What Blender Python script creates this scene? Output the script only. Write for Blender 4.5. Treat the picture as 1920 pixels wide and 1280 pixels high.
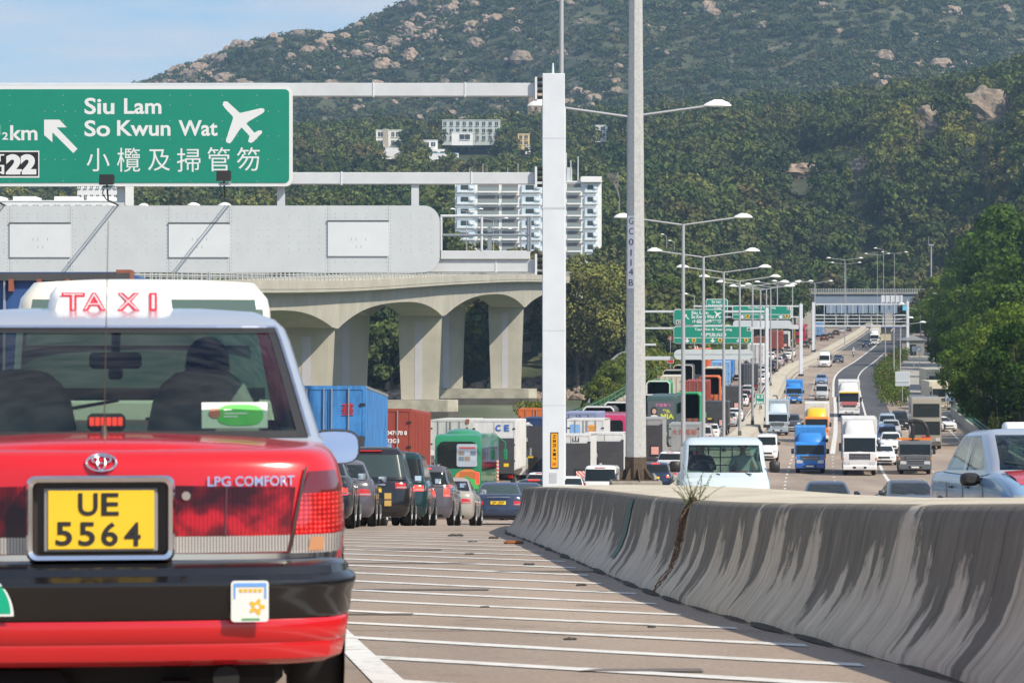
import bpy, math, random
import numpy as np
from mathutils import Vector, Matrix, Euler, noise
random.seed(7)
R = math.radians
PI = math.pi
HAZE = 0.00014
scene = bpy.context.scene
for o in list(bpy.data.objects): bpy.data.objects.remove(o)
COL = scene.collection

# ------------------------------------------------------------ camera
CAMZ = 1.36
FPX = 5750.0                       # focal length in photograph pixels (1920 wide)
cam_d = bpy.data.cameras.new('camera'); cam = bpy.data.objects.new('camera', cam_d); COL.objects.link(cam)
cam.location = (0, 0, CAMZ); cam.rotation_euler = (PI/2, 0, 0)
cam_d.lens = FPX*36/1920; cam_d.sensor_width = 36
cam_d.clip_start = 0.5; cam_d.clip_end = 20000
cam_d.dof.use_dof = True; cam_d.dof.focus_distance = 75; cam_d.dof.aperture_fstop = 13
scene.camera = cam
scene.render.resolution_x = 1024; scene.render.resolution_y = 682
# ------------------------------------------------------------ sun and sky
LDIR = Vector((-0.79, 0.66, -1.0)).normalized()       # the way the light travels
sun_el = math.asin(-LDIR.z); sun_az = math.atan2(-LDIR.x, -LDIR.y)
w = bpy.data.worlds.new('World'); scene.world = w; w.use_nodes = True
nt = w.node_tree; nt.nodes.clear()
out = nt.nodes.new('ShaderNodeOutputWorld'); bg = nt.nodes.new('ShaderNodeBackground')
sky = nt.nodes.new('ShaderNodeTexSky'); sky.sky_type = 'NISHITA'; sky.sun_disc = False
sky.sun_elevation = sun_el; sky.sun_rotation = sun_az
sky.air_density = 1.0; sky.dust_density = 0.6; sky.ozone_density = 2.2; sky.altitude = 0
tc = nt.nodes.new('ShaderNodeTexCoord'); mp = nt.nodes.new('ShaderNodeMapping')
mp.inputs['Scale'].default_value = (9, 9, 60)
nz = nt.nodes.new('ShaderNodeTexNoise'); nz.inputs['Scale'].default_value = 2.2; nz.inputs['Detail'].default_value = 7; nz.inputs['Roughness'].default_value = .55
cr = nt.nodes.new('ShaderNodeValToRGB'); cr.color_ramp.elements[0].position = .36; cr.color_ramp.elements[1].position = .72
cr.color_ramp.elements[0].color = (0, 0, 0, 1); cr.color_ramp.elements[1].color = (.85, .85, .85, 1)
mx = nt.nodes.new('ShaderNodeMix'); mx.data_type = 'RGBA'; mx.inputs[7].default_value = (6.0, 6.3, 6.9, 1)
L = nt.links.new
L(tc.outputs['Generated'], mp.inputs['Vector']); L(mp.outputs[0], nz.inputs['Vector']); L(nz.outputs[0], cr.inputs[0])
tn = nt.nodes.new('ShaderNodeMix'); tn.data_type = 'RGBA'; tn.blend_type = 'MULTIPLY'; tn.inputs[0].default_value = 1; tn.inputs[7].default_value = (.92, 1.0, 1.13, 1)
L(sky.outputs[0], tn.inputs[6]); L(cr.outputs[0], mx.inputs[0]); L(tn.outputs[2], mx.inputs[6]); L(mx.outputs[2], bg.inputs[0]); L(bg.outputs[0], out.inputs[0])
bg.inputs[1].default_value = 0.112
sd = bpy.data.lights.new('sun', 'SUN'); so = bpy.data.objects.new('sun', sd); COL.objects.link(so)
sd.energy = 4.9; sd.angle = R(.55); sd.color = (1, .90, .75)
so.rotation_euler = LDIR.to_track_quat('-Z', 'Y').to_euler()
vs = scene.view_settings; vs.view_transform = 'Standard'; vs.look = 'None'; vs.gamma = 1; vs.exposure = 0.30

# ------------------------------------------------------------ curves of the place
class Curve:
    def __init__(s, pts):
        s.x = [p[0] for p in pts]; s.y = [p[1] for p in pts]; n = len(pts)
        d = [(s.y[i+1]-s.y[i])/(s.x[i+1]-s.x[i]) for i in range(n-1)]
        s.m = [d[0]]+[(d[i-1]+d[i])/2 for i in range(1, n-1)]+[d[-1]]
    def __call__(s, t):
        x, y, m = s.x, s.y, s.m
        if t <= x[0]: return y[0]+m[0]*(t-x[0])
        if t >= x[-1]: return y[-1]+m[-1]*(t-x[-1])
        i = 0
        while t > x[i+1]: i += 1
        h = x[i+1]-x[i]; u = (t-x[i])/h
        return (2*u**3-3*u*u+1)*y[i]+(u**3-2*u*u+u)*h*m[i]+(-2*u**3+3*u*u)*y[i+1]+(u**3-u*u)*h*m[i+1]
    def d(s, t): return (s(t+.5)-s(t-.5))
prof = Curve([(-60,.9),(0,.15),(10.3,0),(17,-.33),(24,-.68),(38,-1.25),(51,-1.85),(66,-2.62),(81,-3.5),(105,-4.9),(130,-6.0),(160,-6.95),(190,-7.5),(213,-7.68),(240,-7.66),(295,-7.5),(344,-7.05),(383,-6.3),(430,-5.15),(496,-3.5),(553,-2.4),(620,-1.0),(690,.5),(800,2.9),(900,5.2),(1000,7.5),(1200,12)])
cen = Curve([(60,1.0),(77,1.7),(107,4.1),(157,8.8),(193,12),(229,15.6),(266,19.6),(295,22.8),(344,28),(417,35.6),(471,41.5),(504,46),(553,53.5),(630,65),(719,78),(830,94),(950,111),(1200,150)])
wl = Curve([(-60,4.2),(0,2.95),(10,2.42),(14.3,2.215),(17,2.055),(20.6,1.80),(23.2,1.626),(28.7,1.30),(36,.92),(44,.56),(50,.30),(53,.20),(58,.26),(70,.5),(77,.75),(90,1.75),(107,3.1)])
wr = Curve([(-60,9),(0,6.8),(10,5.6),(17,4.65),(22,4.15),(30,3.5),(40,3.1),(59,2.95),(70,3.0),(77,3.15),(90,3.9),(107,5.1)])
def left_face(Y): return wl(Y) if Y < 107 else cen(Y)-1.0
def right_face(Y): return wr(Y) if Y < 107 else cen(Y)+1.0
def axis(Y): return .5*(left_face(Y)+right_face(Y))
def PX(px, Y): return (px-960)*Y/FPX
def PZ(py, Y): return CAMZ+(640-py)*Y/FPX

# ------------------------------------------------------------ tagging
def tag(o, label=None, cat=None, group=None, kind=None):
    if label: o['label'] = label
    if cat: o['category'] = cat
    if group: o['group'] = group
    if kind: o['kind'] = kind
    return o
def thing(name, label, cat, loc=(0,0,0), rz=0, group=None, rx=0):
    o = bpy.data.objects.new(name, None); COL.objects.link(o)
    o.location = loc; o.rotation_euler = (rx, 0, rz); o.empty_display_size = .3
    return tag(o, label, cat, group)
def copy_tree(o, parent=None, repl=None):
    c = o.copy(); COL.objects.link(c); c.parent = parent
    if repl and o.type == 'MESH' and len(o.material_slots):
        for i, s in enumerate(o.material_slots):
            if s.material and s.material.name in repl:
                c.material_slots[i].link = 'OBJECT'; c.material_slots[i].material = repl[s.material.name]
    for ch in KIDS.get(o.name, []):
        copy_tree(ch, c, repl); 
    return c
KIDS = {}
def place(o, x, y, rz, label, z=None, cat=None, group=None, name=None, dz=0):
    o.location = (x, y, prof(y)+dz if z is None else z)
    s = prof.d(y) if z is None else 0
    o.rotation_euler = Euler((math.atan(s)*math.cos(rz), 0, rz))
    o['label'] = label
    if cat: o['category'] = cat
    if group: o['group'] = group
    if name: o.name = name
    return o

# ------------------------------------------------------------ mesh builder
class MB:
    def __init__(s): s.v = []; s.f = []; s.m = []; s.uv = None
    def add(s, vs, fs, mi=0):
        b = len(s.v); s.v += [tuple(p) for p in vs]; s.f += [tuple(b+i for i in f) for f in fs]; s.m += [mi]*len(fs); return s
    def box(s, x0, x1, y0, y1, z0, z1, mi=0, c=0):
        if c <= 0:
            return s.add([(x0,y0,z0),(x1,y0,z0),(x1,y1,z0),(x0,y1,z0),(x0,y0,z1),(x1,y0,z1),(x1,y1,z1),(x0,y1,z1)],
                [(0,3,2,1),(4,5,6,7),(0,1,5,4),(1,2,6,5),(2,3,7,6),(3,0,4,7)], mi)
        c = min(c, (x1-x0)*.45, (y1-y0)*.45, (z1-z0)*.45)
        V = []; idx = {}
        for ix, X in enumerate((x0,x1)):
            for iy, Y in enumerate((y0,y1)):
                for iz, Z in enumerate((z0,z1)):
                    sx, sy, sz = (1-2*ix), (1-2*iy), (1-2*iz)
                    for a in range(3):
                        p = [X+sx*c, Y+sy*c, Z+sz*c]; p[a] = (X, Y, Z)[a]
                        idx[(ix,iy,iz,a)] = len(V); V.append(tuple(p))
        F = []
        for a in range(3):
            for e in (0, 1):
                o1, o2 = [k for k in range(3) if k != a]; q = []
                for (i, j) in ((0,0),(1,0),(1,1),(0,1)):
                    t = [0,0,0]; t[a] = e; t[o1] = i; t[o2] = j; q.append(idx[(*t, a)])
                F.append(q)
        for a in range(3):
            b1, b2 = [k for k in range(3) if k != a]
            for i in (0,1):
                for j in (0,1):
                    t0 = [0,0,0]; t1 = [0,0,0]; t0[b1] = t1[b1] = i; t0[b2] = t1[b2] = j; t1[a] = 1
                    F.append([idx[(*t0,b1)], idx[(*t1,b1)], idx[(*t1,b2)], idx[(*t0,b2)]])
        for ix in (0,1):
            for iy in (0,1):
                for iz in (0,1): F.append([idx[(ix,iy,iz,a)] for a in range(3)])
        cx, cy, cz = (x0+x1)/2, (y0+y1)/2, (z0+z1)/2; G = []
        for f in F:
            p = [Vector(V[i]) for i in f]; n = (p[1]-p[0]).cross(p[2]-p[0]); m = sum(p, Vector())/len(p)-Vector((cx,cy,cz))
            G.append(f if n.dot(m) > 0 else f[::-1])
        return s.add(V, G, mi)
    def prism(s, poly, a0, a1, ax='x', mi=0):          # poly in the other two axes, counted outline
        n = len(poly)
        def P(p, a): return {'x': (a,p[0],p[1]), 'y': (p[0],a,p[1]), 'z': (p[0],p[1],a)}[ax]
        V = [P(p, a0) for p in poly]+[P(p, a1) for p in poly]
        A = sum(poly[i][0]*poly[(i+1)%n][1]-poly[(i+1)%n][0]*poly[i][1] for i in range(n))
        F = [tuple(range(n)), tuple(range(2*n-1, n-1, -1))]+[(i, i+n, (i+1)%n+n, (i+1)%n) for i in range(n)]
        flip = (A > 0) ^ (ax == 'y') ^ (a1 < a0)
        if flip: F = [f[::-1] for f in F]
        return s.add(V, F, mi)
    def cyl(s, p0, p1, r0, r1=None, n=12, mi=0, caps=True):
        if r1 is None: r1 = r0
        p0, p1 = Vector(p0), Vector(p1); d = (p1-p0).normalized()
        a = d.orthogonal().normalized(); b = d.cross(a); V = []
        for k in range(n):
            t = 2*PI*(k+.5)/n; q = a*math.cos(t)+b*math.sin(t); V.append(p0+q*r0)
        for k in range(n):
            t = 2*PI*(k+.5)/n; q = a*math.cos(t)+b*math.sin(t); V.append(p1+q*r1)
        F = [(k, (k+1)%n, (k+1)%n+n, k+n) for k in range(n)]
        if caps: F += [tuple(range(n-1,-1,-1)), tuple(range(n, 2*n))]
        return s.add(V, F, mi)
    def tube(s, pts, r, n=6, mi=0):
        for i in range(len(pts)-1): s.cyl(pts[i], pts[i+1], r, r, n, mi)
        return s
    def grid(s, rows, mi=0, closed=False, flip=False):
        nr, nc = len(rows), len(rows[0]); V = [p for r in rows for p in r]; F = []
        for i in range(nr-1):
            for j in range(nc if closed else nc-1):
                f = (i*nc+j, i*nc+(j+1)%nc, (i+1)*nc+(j+1)%nc, (i+1)*nc+j); F.append(f[::-1] if flip else f)
        return s.add(V, F, mi)
    def ball(s, c, rx, ry, rz, n=10, m=6, mi=0):
        V = []; F = []
        for i in range(m+1):
            a = PI*i/m
            for j in range(n): t = 2*PI*j/n; V.append((c[0]+rx*math.sin(a)*math.cos(t), c[1]+ry*math.sin(a)*math.sin(t), c[2]+rz*math.cos(a)))
        for i in range(m):
            for j in range(n): F.append((i*n+j, (i+1)*n+j, (i+1)*n+(j+1)%n, i*n+(j+1)%n))
        return s.add(V, F, mi)
    def disc(s, c, r, axis='y', n=16, mi=0, sz=1):
        V = [];
        for k in range(n):
            t = 2*PI*k/n; a, b = r*math.cos(t), r*math.sin(t)*sz
            V.append({'y': (c[0]+a, c[1], c[2]+b), 'x': (c[0], c[1]+a, c[2]+b), 'z': (c[0]+a, c[1]+b, c[2])}[axis])
        return s.add(V, [tuple(range(n))], mi)
    def mesh(s, name, mats, smooth=None):
        me = bpy.data.meshes.new(name); me.from_pydata(s.v, [], s.f)
        if not isinstance(mats, (list, tuple)): mats = [mats]
        for m in mats: me.materials.append(m)
        if len(mats) > 1: me.polygons.foreach_set('material_index', s.m)
        if smooth is not None:
            me.polygons.foreach_set('use_smooth', [True]*len(me.polygons))
            me.set_sharp_from_angle(angle=R(smooth))
        if s.uv: 
            u = me.uv_layers.new(name='UVMap'); k = 0
            for p in me.polygons:
                for li in p.loop_indices: u.data[li].uv = s.uv[me.loops[li].vertex_index]
        me.update(); return me
    def build(s, name, mats, parent=None, smooth=None):
        return link(name, s.mesh(name, mats, smooth), parent)
def link(name, me, parent=None, loc=None):
    o = bpy.data.objects.new(name, me); COL.objects.link(o)
    if parent is not None:
        o.parent = parent; KIDS.setdefault(parent.name, []).append(o)
    if loc: o.location = loc
    return o
def sweep(path, profile, closed_profile=False):
    """profile points (side, up) swept along path points (x,y,z); side is to the right of travel"""
    rows = []
    n = len(path)
    for i, p in enumerate(path):
        a = Vector(path[max(i-1,0)]); b = Vector(path[min(i+1,n-1)]); d = (b-a); d.z = 0; d.normalize()
        r = Vector((d.y, -d.x, 0))
        rows.append([(p[0]+r.x*q[0], p[1]+r.y*q[0], p[2]+q[1]) for q in profile])
    return rows
def srange(a, b, st):
    n = max(1, int(round((b-a)/st))); return [a+(b-a)*i/n for i in range(n+1)]

# ------------------------------------------------------------ materials
MATS = {}
def mat(name, col, rough=.6, metal=0, noise_amt=0.0, nscale=6, coat=0, emit=None, bump=0, bscale=40, spec=.5, alpha=None):
    if name in MATS: return MATS[name]
    m = bpy.data.materials.new(name); m.use_nodes = True; MATS[name] = m
    t = m.node_tree; b = t.nodes['Principled BSDF']
    b.inputs['Base Color'].default_value = (*col, 1); b.inputs['Roughness'].default_value = rough
    b.inputs['Metallic'].default_value = metal; b.inputs['Specular IOR Level'].default_value = spec
    if coat: b.inputs['Coat Weight'].default_value = coat; b.inputs['Coat Roughness'].default_value = .04
    if emit: b.inputs['Emission Color'].default_value = (*emit[:3], 1); b.inputs['Emission Strength'].default_value = emit[3]
    if noise_amt or bump:
        tc = t.nodes.new('ShaderNodeTexCoord')
    if noise_amt:
        n = t.nodes.new('ShaderNodeTexNoise'); n.inputs['Scale'].default_value = nscale; n.inputs['Detail'].default_value = 6; n.inputs['Roughness'].default_value = .65
        r = t.nodes.new('ShaderNodeValToRGB'); r.color_ramp.elements[0].position = .3; r.color_ramp.elements[1].position = .7
        a = tuple(max(0, c*(1-noise_amt)) for c in col); c2 = tuple(min(1, c*(1+noise_amt*.7)) for c in col)
        r.color_ramp.elements[0].color = (*a, 1); r.color_ramp.elements[1].color = (*c2, 1)
        t.links.new(tc.outputs['Object'], n.inputs['Vector']); t.links.new(n.outputs[0], r.inputs[0]); t.links.new(r.outputs[0], b.inputs['Base Color'])
    if bump:
        n2 = t.nodes.new('ShaderNodeTexNoise'); n2.inputs['Scale'].default_value = bscale; n2.inputs['Detail'].default_value = 4
        bp = t.nodes.new('ShaderNodeBump'); bp.inputs['Strength'].default_value = bump; bp.inputs['Distance'].default_value = .02
        t.links.new(tc.outputs['Object'], n2.inputs['Vector']); t.links.new(n2.outputs[0], bp.inputs['Height']); t.links.new(bp.outputs[0], b.inputs['Normal'])
    return m
def N(t, kind, **kw):
    n = t.nodes.new('ShaderNode'+kind)
    for k, v in kw.items():
        if k in n.inputs: n.inputs[k].default_value = v
        else: setattr(n, k, v)
    return n
def ramp(t, src, stops):
    r = t.nodes.new('ShaderNodeValToRGB'); e = r.color_ramp.elements
    while len(e) > 1: e.remove(e[-1])
    e[0].position = stops[0][0]; e[0].color = (*stops[0][1], 1) if len(stops[0][1]) == 3 else stops[0][1]
    for p, c in stops[1:]:
        k = e.new(p); k.color = (*c, 1)
    t.links.new(src, r.inputs[0]); return r
def mixc(t, f, a, b, mode='MIX'):
    m = t.nodes.new('ShaderNodeMix'); m.data_type = 'RGBA'; m.blend_type = mode
    for s, v in ((0, f), (6, a), (7, b)):
        if isinstance(v, (tuple, list)): m.inputs[s].default_value = (*v, 1) if len(v) == 3 else v
        elif isinstance(v, (int, float)): m.inputs[s].default_value = v
        else: t.links.new(v, m.inputs[s])
    return m.outputs[2]
def newmat(name, rough=.8):
    m = bpy.data.materials.new(name); m.use_nodes = True; MATS[name] = m
    t = m.node_tree; b = t.nodes['Principled BSDF']; b.inputs['Roughness'].default_value = rough
    return m, t, b
G3 = lambda v: (v, v, v)

# text as mesh fitted to a rectangle; returned as flat verts in (x, z)
FONTCACHE = {}
def glyphs(s, bold=0.0):
    if (s, bold) in FONTCACHE: return FONTCACHE[(s, bold)]
    cu = bpy.data.curves.new('lettering', 'FONT'); cu.body = s; cu.size = 1; cu.offset = bold; cu.resolution_u = 4
    ob = bpy.data.objects.new('lettering', cu); COL.objects.link(ob)
    dg = bpy.context.evaluated_depsgraph_get(); dg.update()
    me = bpy.data.meshes.new_from_object(ob.evaluated_get(dg))
    v = [tuple(p.co)[:2] for p in me.vertices]; f = [tuple(p.vertices) for p in me.polygons]
    bpy.data.objects.remove(ob); bpy.data.curves.remove(cu); bpy.data.meshes.remove(me)
    xs = [p[0] for p in v] or [0, 1]; ys = [p[1] for p in v] or [0, 1]
    FONTCACHE[(s, bold)] = (v, f, min(xs), max(xs), min(ys), max(ys)); return FONTCACHE[(s, bold)]
def put_text(mb, s, x0, x1, z0, z1, y, bold=0.0, mi=0, fn=None):
    v, f, a, b, c, d = glyphs(s, bold)
    V = []
    for p in v:
        X = x0+(p[0]-a)/(b-a or 1)*(x1-x0); Z = z0+(p[1]-c)/(d-c or 1)*(z1-z0)
        V.append(fn(X, Z) if fn else (X, y, Z))
    F = f
    if V and F:
        F = []
        for q in f:
            F.append(q)
    mb.add(V, F, mi); return mb
# ============================================================ THE SETTING
def lerp(a, b, t): return a+(b-a)*t
def sstep(t): t = max(0, min(1, t)); return t*t*(3-2*t)
def lut(xs, ys, x):
    if x <= xs[0]: return ys[0]
    for i in range(len(xs)-1):
        if x <= xs[i+1]: return lerp(ys[i], ys[i+1], (x-xs[i])/(xs[i+1]-xs[i]))
    return ys[-1]
# heights of the country beyond the road, by bearing (columns, photograph px at the horizon) and distance (rows)
TCOL = [-700, -200, 200, 500, 700, 900, 1100, 1300, 1500, 1700, 1900, 2300, 3000]
TROW = {
 560: [-12,-12,-12,-12,-12,-12,-12, -9, -2, -1,  5, 12, 20],
 600: [-12,-12,-12,-11,-10,-9.8,-8, -5, -1,  0,  8, 16, 24],
 650: [-12, -8, -2, -2, -1,  0,  0,  1,  1,  2, 12, 22, 30],
 760: [  0,  4,  8, 10, 12, 13, 11,  8,  4,  6, 24, 34, 40],
 900: [ 10, 15, 20, 24, 25, 26, 27, 25, 15, 18, 44, 54, 60],
 1050:[ 15, 25, 34, 38, 40, 41, 42, 44, 44, 52, 72, 80, 84],
 1200:[ 20, 36, 50, 57, 60, 62, 65, 71, 75, 84, 96,100,100],
 1350:[ 25, 46, 66, 76, 80, 82, 86, 92, 96,103,106,108,105],
 1500:[ 28, 54, 80, 92, 95, 94,101,108,113,118,119,116,110],
 1700:[ 25, 50, 72, 84, 86, 88, 98,106,110,112,110,105,100],
 2000:[ 30, 66,110,138,140,150,176,186,190,186,180,170,150],
 2300:[ 40, 90,162,218,226,252,286,300,306,298,290,270,230]}
RIDGE = ([-700,-200,120,265,330,400,470,520,560,610,640,680,740,780,900,1100,1300,1500,1700,1900,2300,3000],
         [  60, 120,192,217,230,240,253,258,262,257,257,262,273,281,316,362,388,402,398,388,350,250])
rows_ = sorted(TROW)
def terrain(X, Y):
    px = 960+FPX*X/Y
    if Y <= 560: r = TROW[560]; z = lut(TCOL, r, px)
    elif Y < 2300:
        for i in range(len(rows_)-1):
            if Y <= rows_[i+1]: break
        t = (Y-rows_[i])/(rows_[i+1]-rows_[i]); z = lerp(lut(TCOL, TROW[rows_[i]], px), lut(TCOL, TROW[rows_[i+1]], px), t)
    else:
        a = lut(TCOL, TROW[2300], px); b = lut(*RIDGE, px)
        z = lerp(a, b, sstep((Y-2300)/300)) if Y < 2600 else b*(1-.55*sstep((Y-2600)/900))
    n = noise.fractal(Vector((X*.004, Y*.004, 1.3)), 1, 2, 4)
    z += n*lerp(0, 7, sstep((Y-700)/500))
    if Y > 1700:
        k = sstep((Y-1700)/400); edge = 1-.75*math.exp(-((Y-2600)/90)**2)
        z += k*edge*(14*noise.fractal(Vector((X*.006+5, Y*.0035, 7)), 1, 2.1, 5)+10*abs(noise.noise(Vector((X*.012, Y*.004, 3)))))
        z += k*3.0*noise.fractal(Vector((X*.04, Y*.04, 9)), 1, 2, 3)
    # the road corridor cut through
    c = cen(Y); d = X-c; rz = lerp(prof(Y)-.14, z, sstep((Y-935)/140))
    wL, wR = 18.6, 22
    if Y < 1080:
        out = max(-wL-d, d-wR)
        bw = lerp(13, 45, sstep((Y-600)/150)) if -wL-d > d-wR else 45
        if out < bw: z = lerp(rz-.0, z, sstep(out/bw)) if out > 0 else rz
    return z
def near_ground(X, Y):
    rz = prof(Y)-.14
    lf = left_face(Y)-17.8; rt = right_face(Y)+21
    if X < lf:
        d = lf-X
        if Y > 330:
            bank = 1.8*sstep(d/4)*sstep((Y-380)/60); w_ = lerp(2.2, 7, sstep((Y-400)/100))
            z = rz+bank if d < w_ else lerp(rz+bank, -12, sstep((d-w_)/7))
        else: z = lerp(rz, -12, sstep((d-1.5)/14))
    elif X > rt:
        d = X-rt; z = rz+lerp(0, 20, sstep((d-13)/75))
    else: z = rz
    if Y > 500: z = lerp(z, terrain(X, Y), sstep((Y-500)/60))
    return z
def ground_at(X, Y): return terrain(X, Y) if Y > 560 else near_ground(X, Y)

# ground sheet: near grid + fan grid out to the mountain
g = MB()
ys = srange(-60, 562, 4); xs = srange(-330, -60, 9)+srange(-57, 130, 3)+srange(138, 330, 9)
g.grid([[(x, y, near_ground(x, y)) for x in xs] for y in ys], flip=False)
ys = srange(558, 1000, 7)+srange(1012, 1700, 13)+srange(1716, 2500, 16)+srange(2510, 2700, 10)+srange(2740, 3600, 80)
pxs = srange(-1600, 3600, 10)
g.grid([[((p-960)*y/FPX, y, terrain((p-960)*y/FPX, y)-(.25 if y < 564 else 0)) for p in pxs] for y in ys])
m, t, b = newmat('hill_ground', .95)
geo = N(t, 'NewGeometry'); sep = N(t, 'SeparateXYZ'); t.links.new(geo.outputs['Position'], sep.inputs[0])
def nmap(t, geo, scale, detail=5, rough=.6, vec=None):
    mpn = N(t, 'Mapping'); t.links.new(geo.outputs['Position'], mpn.inputs[0]); mpn.inputs['Scale'].default_value = vec or (1, 1, 1)
    n = N(t, 'TexNoise'); n.inputs['Scale'].default_value = scale; n.inputs['Detail'].default_value = detail; n.inputs['Roughness'].default_value = rough
    t.links.new(mpn.outputs[0], n.inputs['Vector']); return n.outputs[0]
veg = ramp(t, nmap(t, geo, .16, 10, .82), [(.36, (.020,.030,.014)), (.5, (.045,.056,.025)), (.64, (.095,.088,.045))])
big = ramp(t, nmap(t, geo, .006, 4), [(.35, (.75,.8,.8)), (.62, (1.25,1.2,1.0))])
vegc = mixc(t, 1, veg.outputs[0], big.outputs[0], 'MULTIPLY')
rock = ramp(t, nmap(t, geo, .12, 6, .7), [(.3, (.19,.14,.10)), (.65, (.40,.31,.23))])
rmask = ramp(t, nmap(t, geo, .06, 10, .82, (1, .4, 1.2)), [(.555, G3(0)), (.575, G3(1))])
zone = ramp(t, nmap(t, geo, .0055, 3, .5), [(.40, G3(.1)), (.60, G3(1))])
ym = N(t, 'MapRange'); ym.inputs[1].default_value = 1600; ym.inputs[2].default_value = 1900; t.links.new(sep.outputs[1], ym.inputs[0])
mm = N(t, 'Math', operation='MULTIPLY'); t.links.new(rmask.outputs[0], mm.inputs[0]); t.links.new(zone.outputs[0], mm.inputs[1])
mm2 = N(t, 'Math', operation='MULTIPLY'); t.links.new(mm.outputs[0], mm2.inputs[0]); t.links.new(ym.outputs[0], mm2.inputs[1])
t.links.new(mixc(t, mm2.outputs[0], vegc, rock.outputs[0]), b.inputs['Base Color'])
tag(g.build('ground', m, smooth=60), kind='structure')

# water
m, t, b = newmat('sea_water', .32); geo = N(t, 'NewGeometry')
wc = ramp(t, nmap(t, geo, .05, 5, .6, (1, .3, 1)), [(.35, (.075,.10,.055)), (.65, (.13,.155,.085))])
t.links.new(wc.outputs[0], b.inputs['Base Color'])
bp = N(t, 'Bump'); bp.inputs['Strength'].default_value = .5; bp.inputs['Distance'].default_value = .35
t.links.new(nmap(t, geo, .9, 5, .65, (1, .5, 1)), bp.inputs['Height']); t.links.new(bp.outputs[0], b.inputs['Normal'])
tag(MB().add([(-4000,-200,-9.6),(300,-200,-9.6),(300,3500,-9.6),(-4000,3500,-9.6)], [(0,1,2,3)]).build('water', m), kind='structure')

# ---------------- road surfaces
def road_material(name, a, bcol, cc):
    m, t, b = newmat(name, .82); geo = N(t, 'NewGeometry')
    c1 = ramp(t, nmap(t, geo, .35, 8, .65, (1, .22, 1)), [(.28, a), (.5, bcol), (.75, cc)])
    fine = ramp(t, nmap(t, geo, 38, 3, .7), [(.3, G3(.70)), (.7, G3(1.24))])
    patch = ramp(t, nmap(t, geo, .09, 3, .5, (2.2, .35, 1)), [(.42, G3(.86)), (.55, G3(1.06))])
    spots = ramp(t, nmap(t, geo, 1.1, 6, .75), [(.56, G3(1)), (.72, G3(.66))])
    c2 = mixc(t, 1, c1.outputs[0], fine.outputs[0], 'MULTIPLY'); c3 = mixc(t, 1, c2, patch.outputs[0], 'MULTIPLY')
    t.links.new(mixc(t, 1, c3, spots.outputs[0], 'MULTIPLY'), b.inputs['Base Color'])
    bp = N(t, 'Bump'); bp.inputs['Strength'].default_value = .35; bp.inputs['Distance'].default_value = .01
    t.links.new(nmap(t, geo, 60, 3, .7), bp.inputs['Height']); t.links.new(bp.outputs[0], b.inputs['Normal']); return m
M_road = road_material('worn_concrete_road', (.245,.190,.145), (.32,.253,.197), (.38,.31,.245))
M_dark = road_material('dark_asphalt', (.055,.055,.058), (.075,.075,.078), (.10,.098,.098))
M_pave = road_material('pale_concrete_paving', (.26,.25,.22), (.34,.32,.28), (.42,.40,.35))
M_line = mat('road_paint', (.62,.62,.58), .7, noise_amt=.45, nscale=5)
def strip(name, a, b, y0, y1, m, dz=0, st=5, ncol=2, struct=True):
    g = MB(); Y = srange(y0, y1, st)
    rows = []
    for y in Y:
        xa, xb = a(y), b(y); rows.append([(lerp(xa, xb, j/(ncol-1)), y, prof(y)+dz) for j in range(ncol)])
    g.grid(rows)
    o = g.build(name, m)
    if struct: tag(o, kind='structure')
    return o
strip('road_surface', lambda y: left_face(y)-17.7, lambda y: left_face(y)+.2, -50, 1000, M_road, 0, 1.5)
strip('road_surface', lambda y: right_face(y)-.2, lambda y: right_face(y)+20.4, -50, 1000, M_road, 0, 1.5)
def dk_a(y): return cen(y)+8.05
strip('asphalt_surface', lambda y: cen(y)+8.05, lambda y: cen(y)+14.6, 330, 640, M_dark, .006, 5)
strip('asphalt_surface', lambda y: cen(y)+1.3, lambda y: cen(y)+14.6, 640, 1000, M_dark, .006, 5)
strip('paved_yard', lambda y: cen(y)+(17.5 if y < 470 else 16), lambda y: cen(y)+34, 345, 620, M_pave, .05, 5)
# painted markings, one sheet per kind
mk = MB()
def mline(f, w, y0, y1, st=2, dash=None, dz=.010):
    y = y0
    while y < y1:
        e = min(y1, y+(dash[0] if dash else st))
        Y = srange(y, e, st)
        mk.grid([[(f(v)-w/2, v, prof(v)+dz), (f(v)+w/2, v, prof(v)+dz)] for v in Y])
        y = e+(dash[1] if dash else 0)
cR = lambda y: right_face(y)-1.0
cL = lambda y: left_face(y)+1.0
mline(lambda y: cR(y)+1.9, .16, 20, 980)
mline(lambda y: cR(y)+5.2, .15, 60, 900, dash=(2.2, 4.2))
mline(lambda y: cR(y)+8.35, .15, 60, 246, dash=(1.2, 5))
mline(lambda y: cR(y)+8.3, .42, 246, 400)
mline(lambda y: cR(y)+8.1, .30, 400, 900)
mline(lambda y: cR(y)+11.8, .22, 120, 235)
mline(lambda y: cR(y)+11.7, .22, 330, 620)
mline(lambda y: cR(y)+15.3, .15, 60, 330, dash=(2, 6))
mline(lambda y: cR(y)+19.6, .16, 60, 400)
for k in range(6):      # hatched nose before the planted island
    y = 332+k*4.2; mk.grid([[(cR(y)+11.8+j*.55, y+(j*1.5), prof(y)+.013), (cR(y)+11.8+j*.55, y+.55+j*1.5, prof(y)+.013)] for j in range(7)], flip=True)
mline(lambda y: cL(y)-1.7, .16, 95, 980)
for k in range(1, 4): mline(lambda y, k=k: cL(y)-1.7-3.4*k, .13, 60, 800, dash=(2, 6))
mline(lambda y: cL(y)-17.7+.6, .16, 60, 800)
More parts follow.
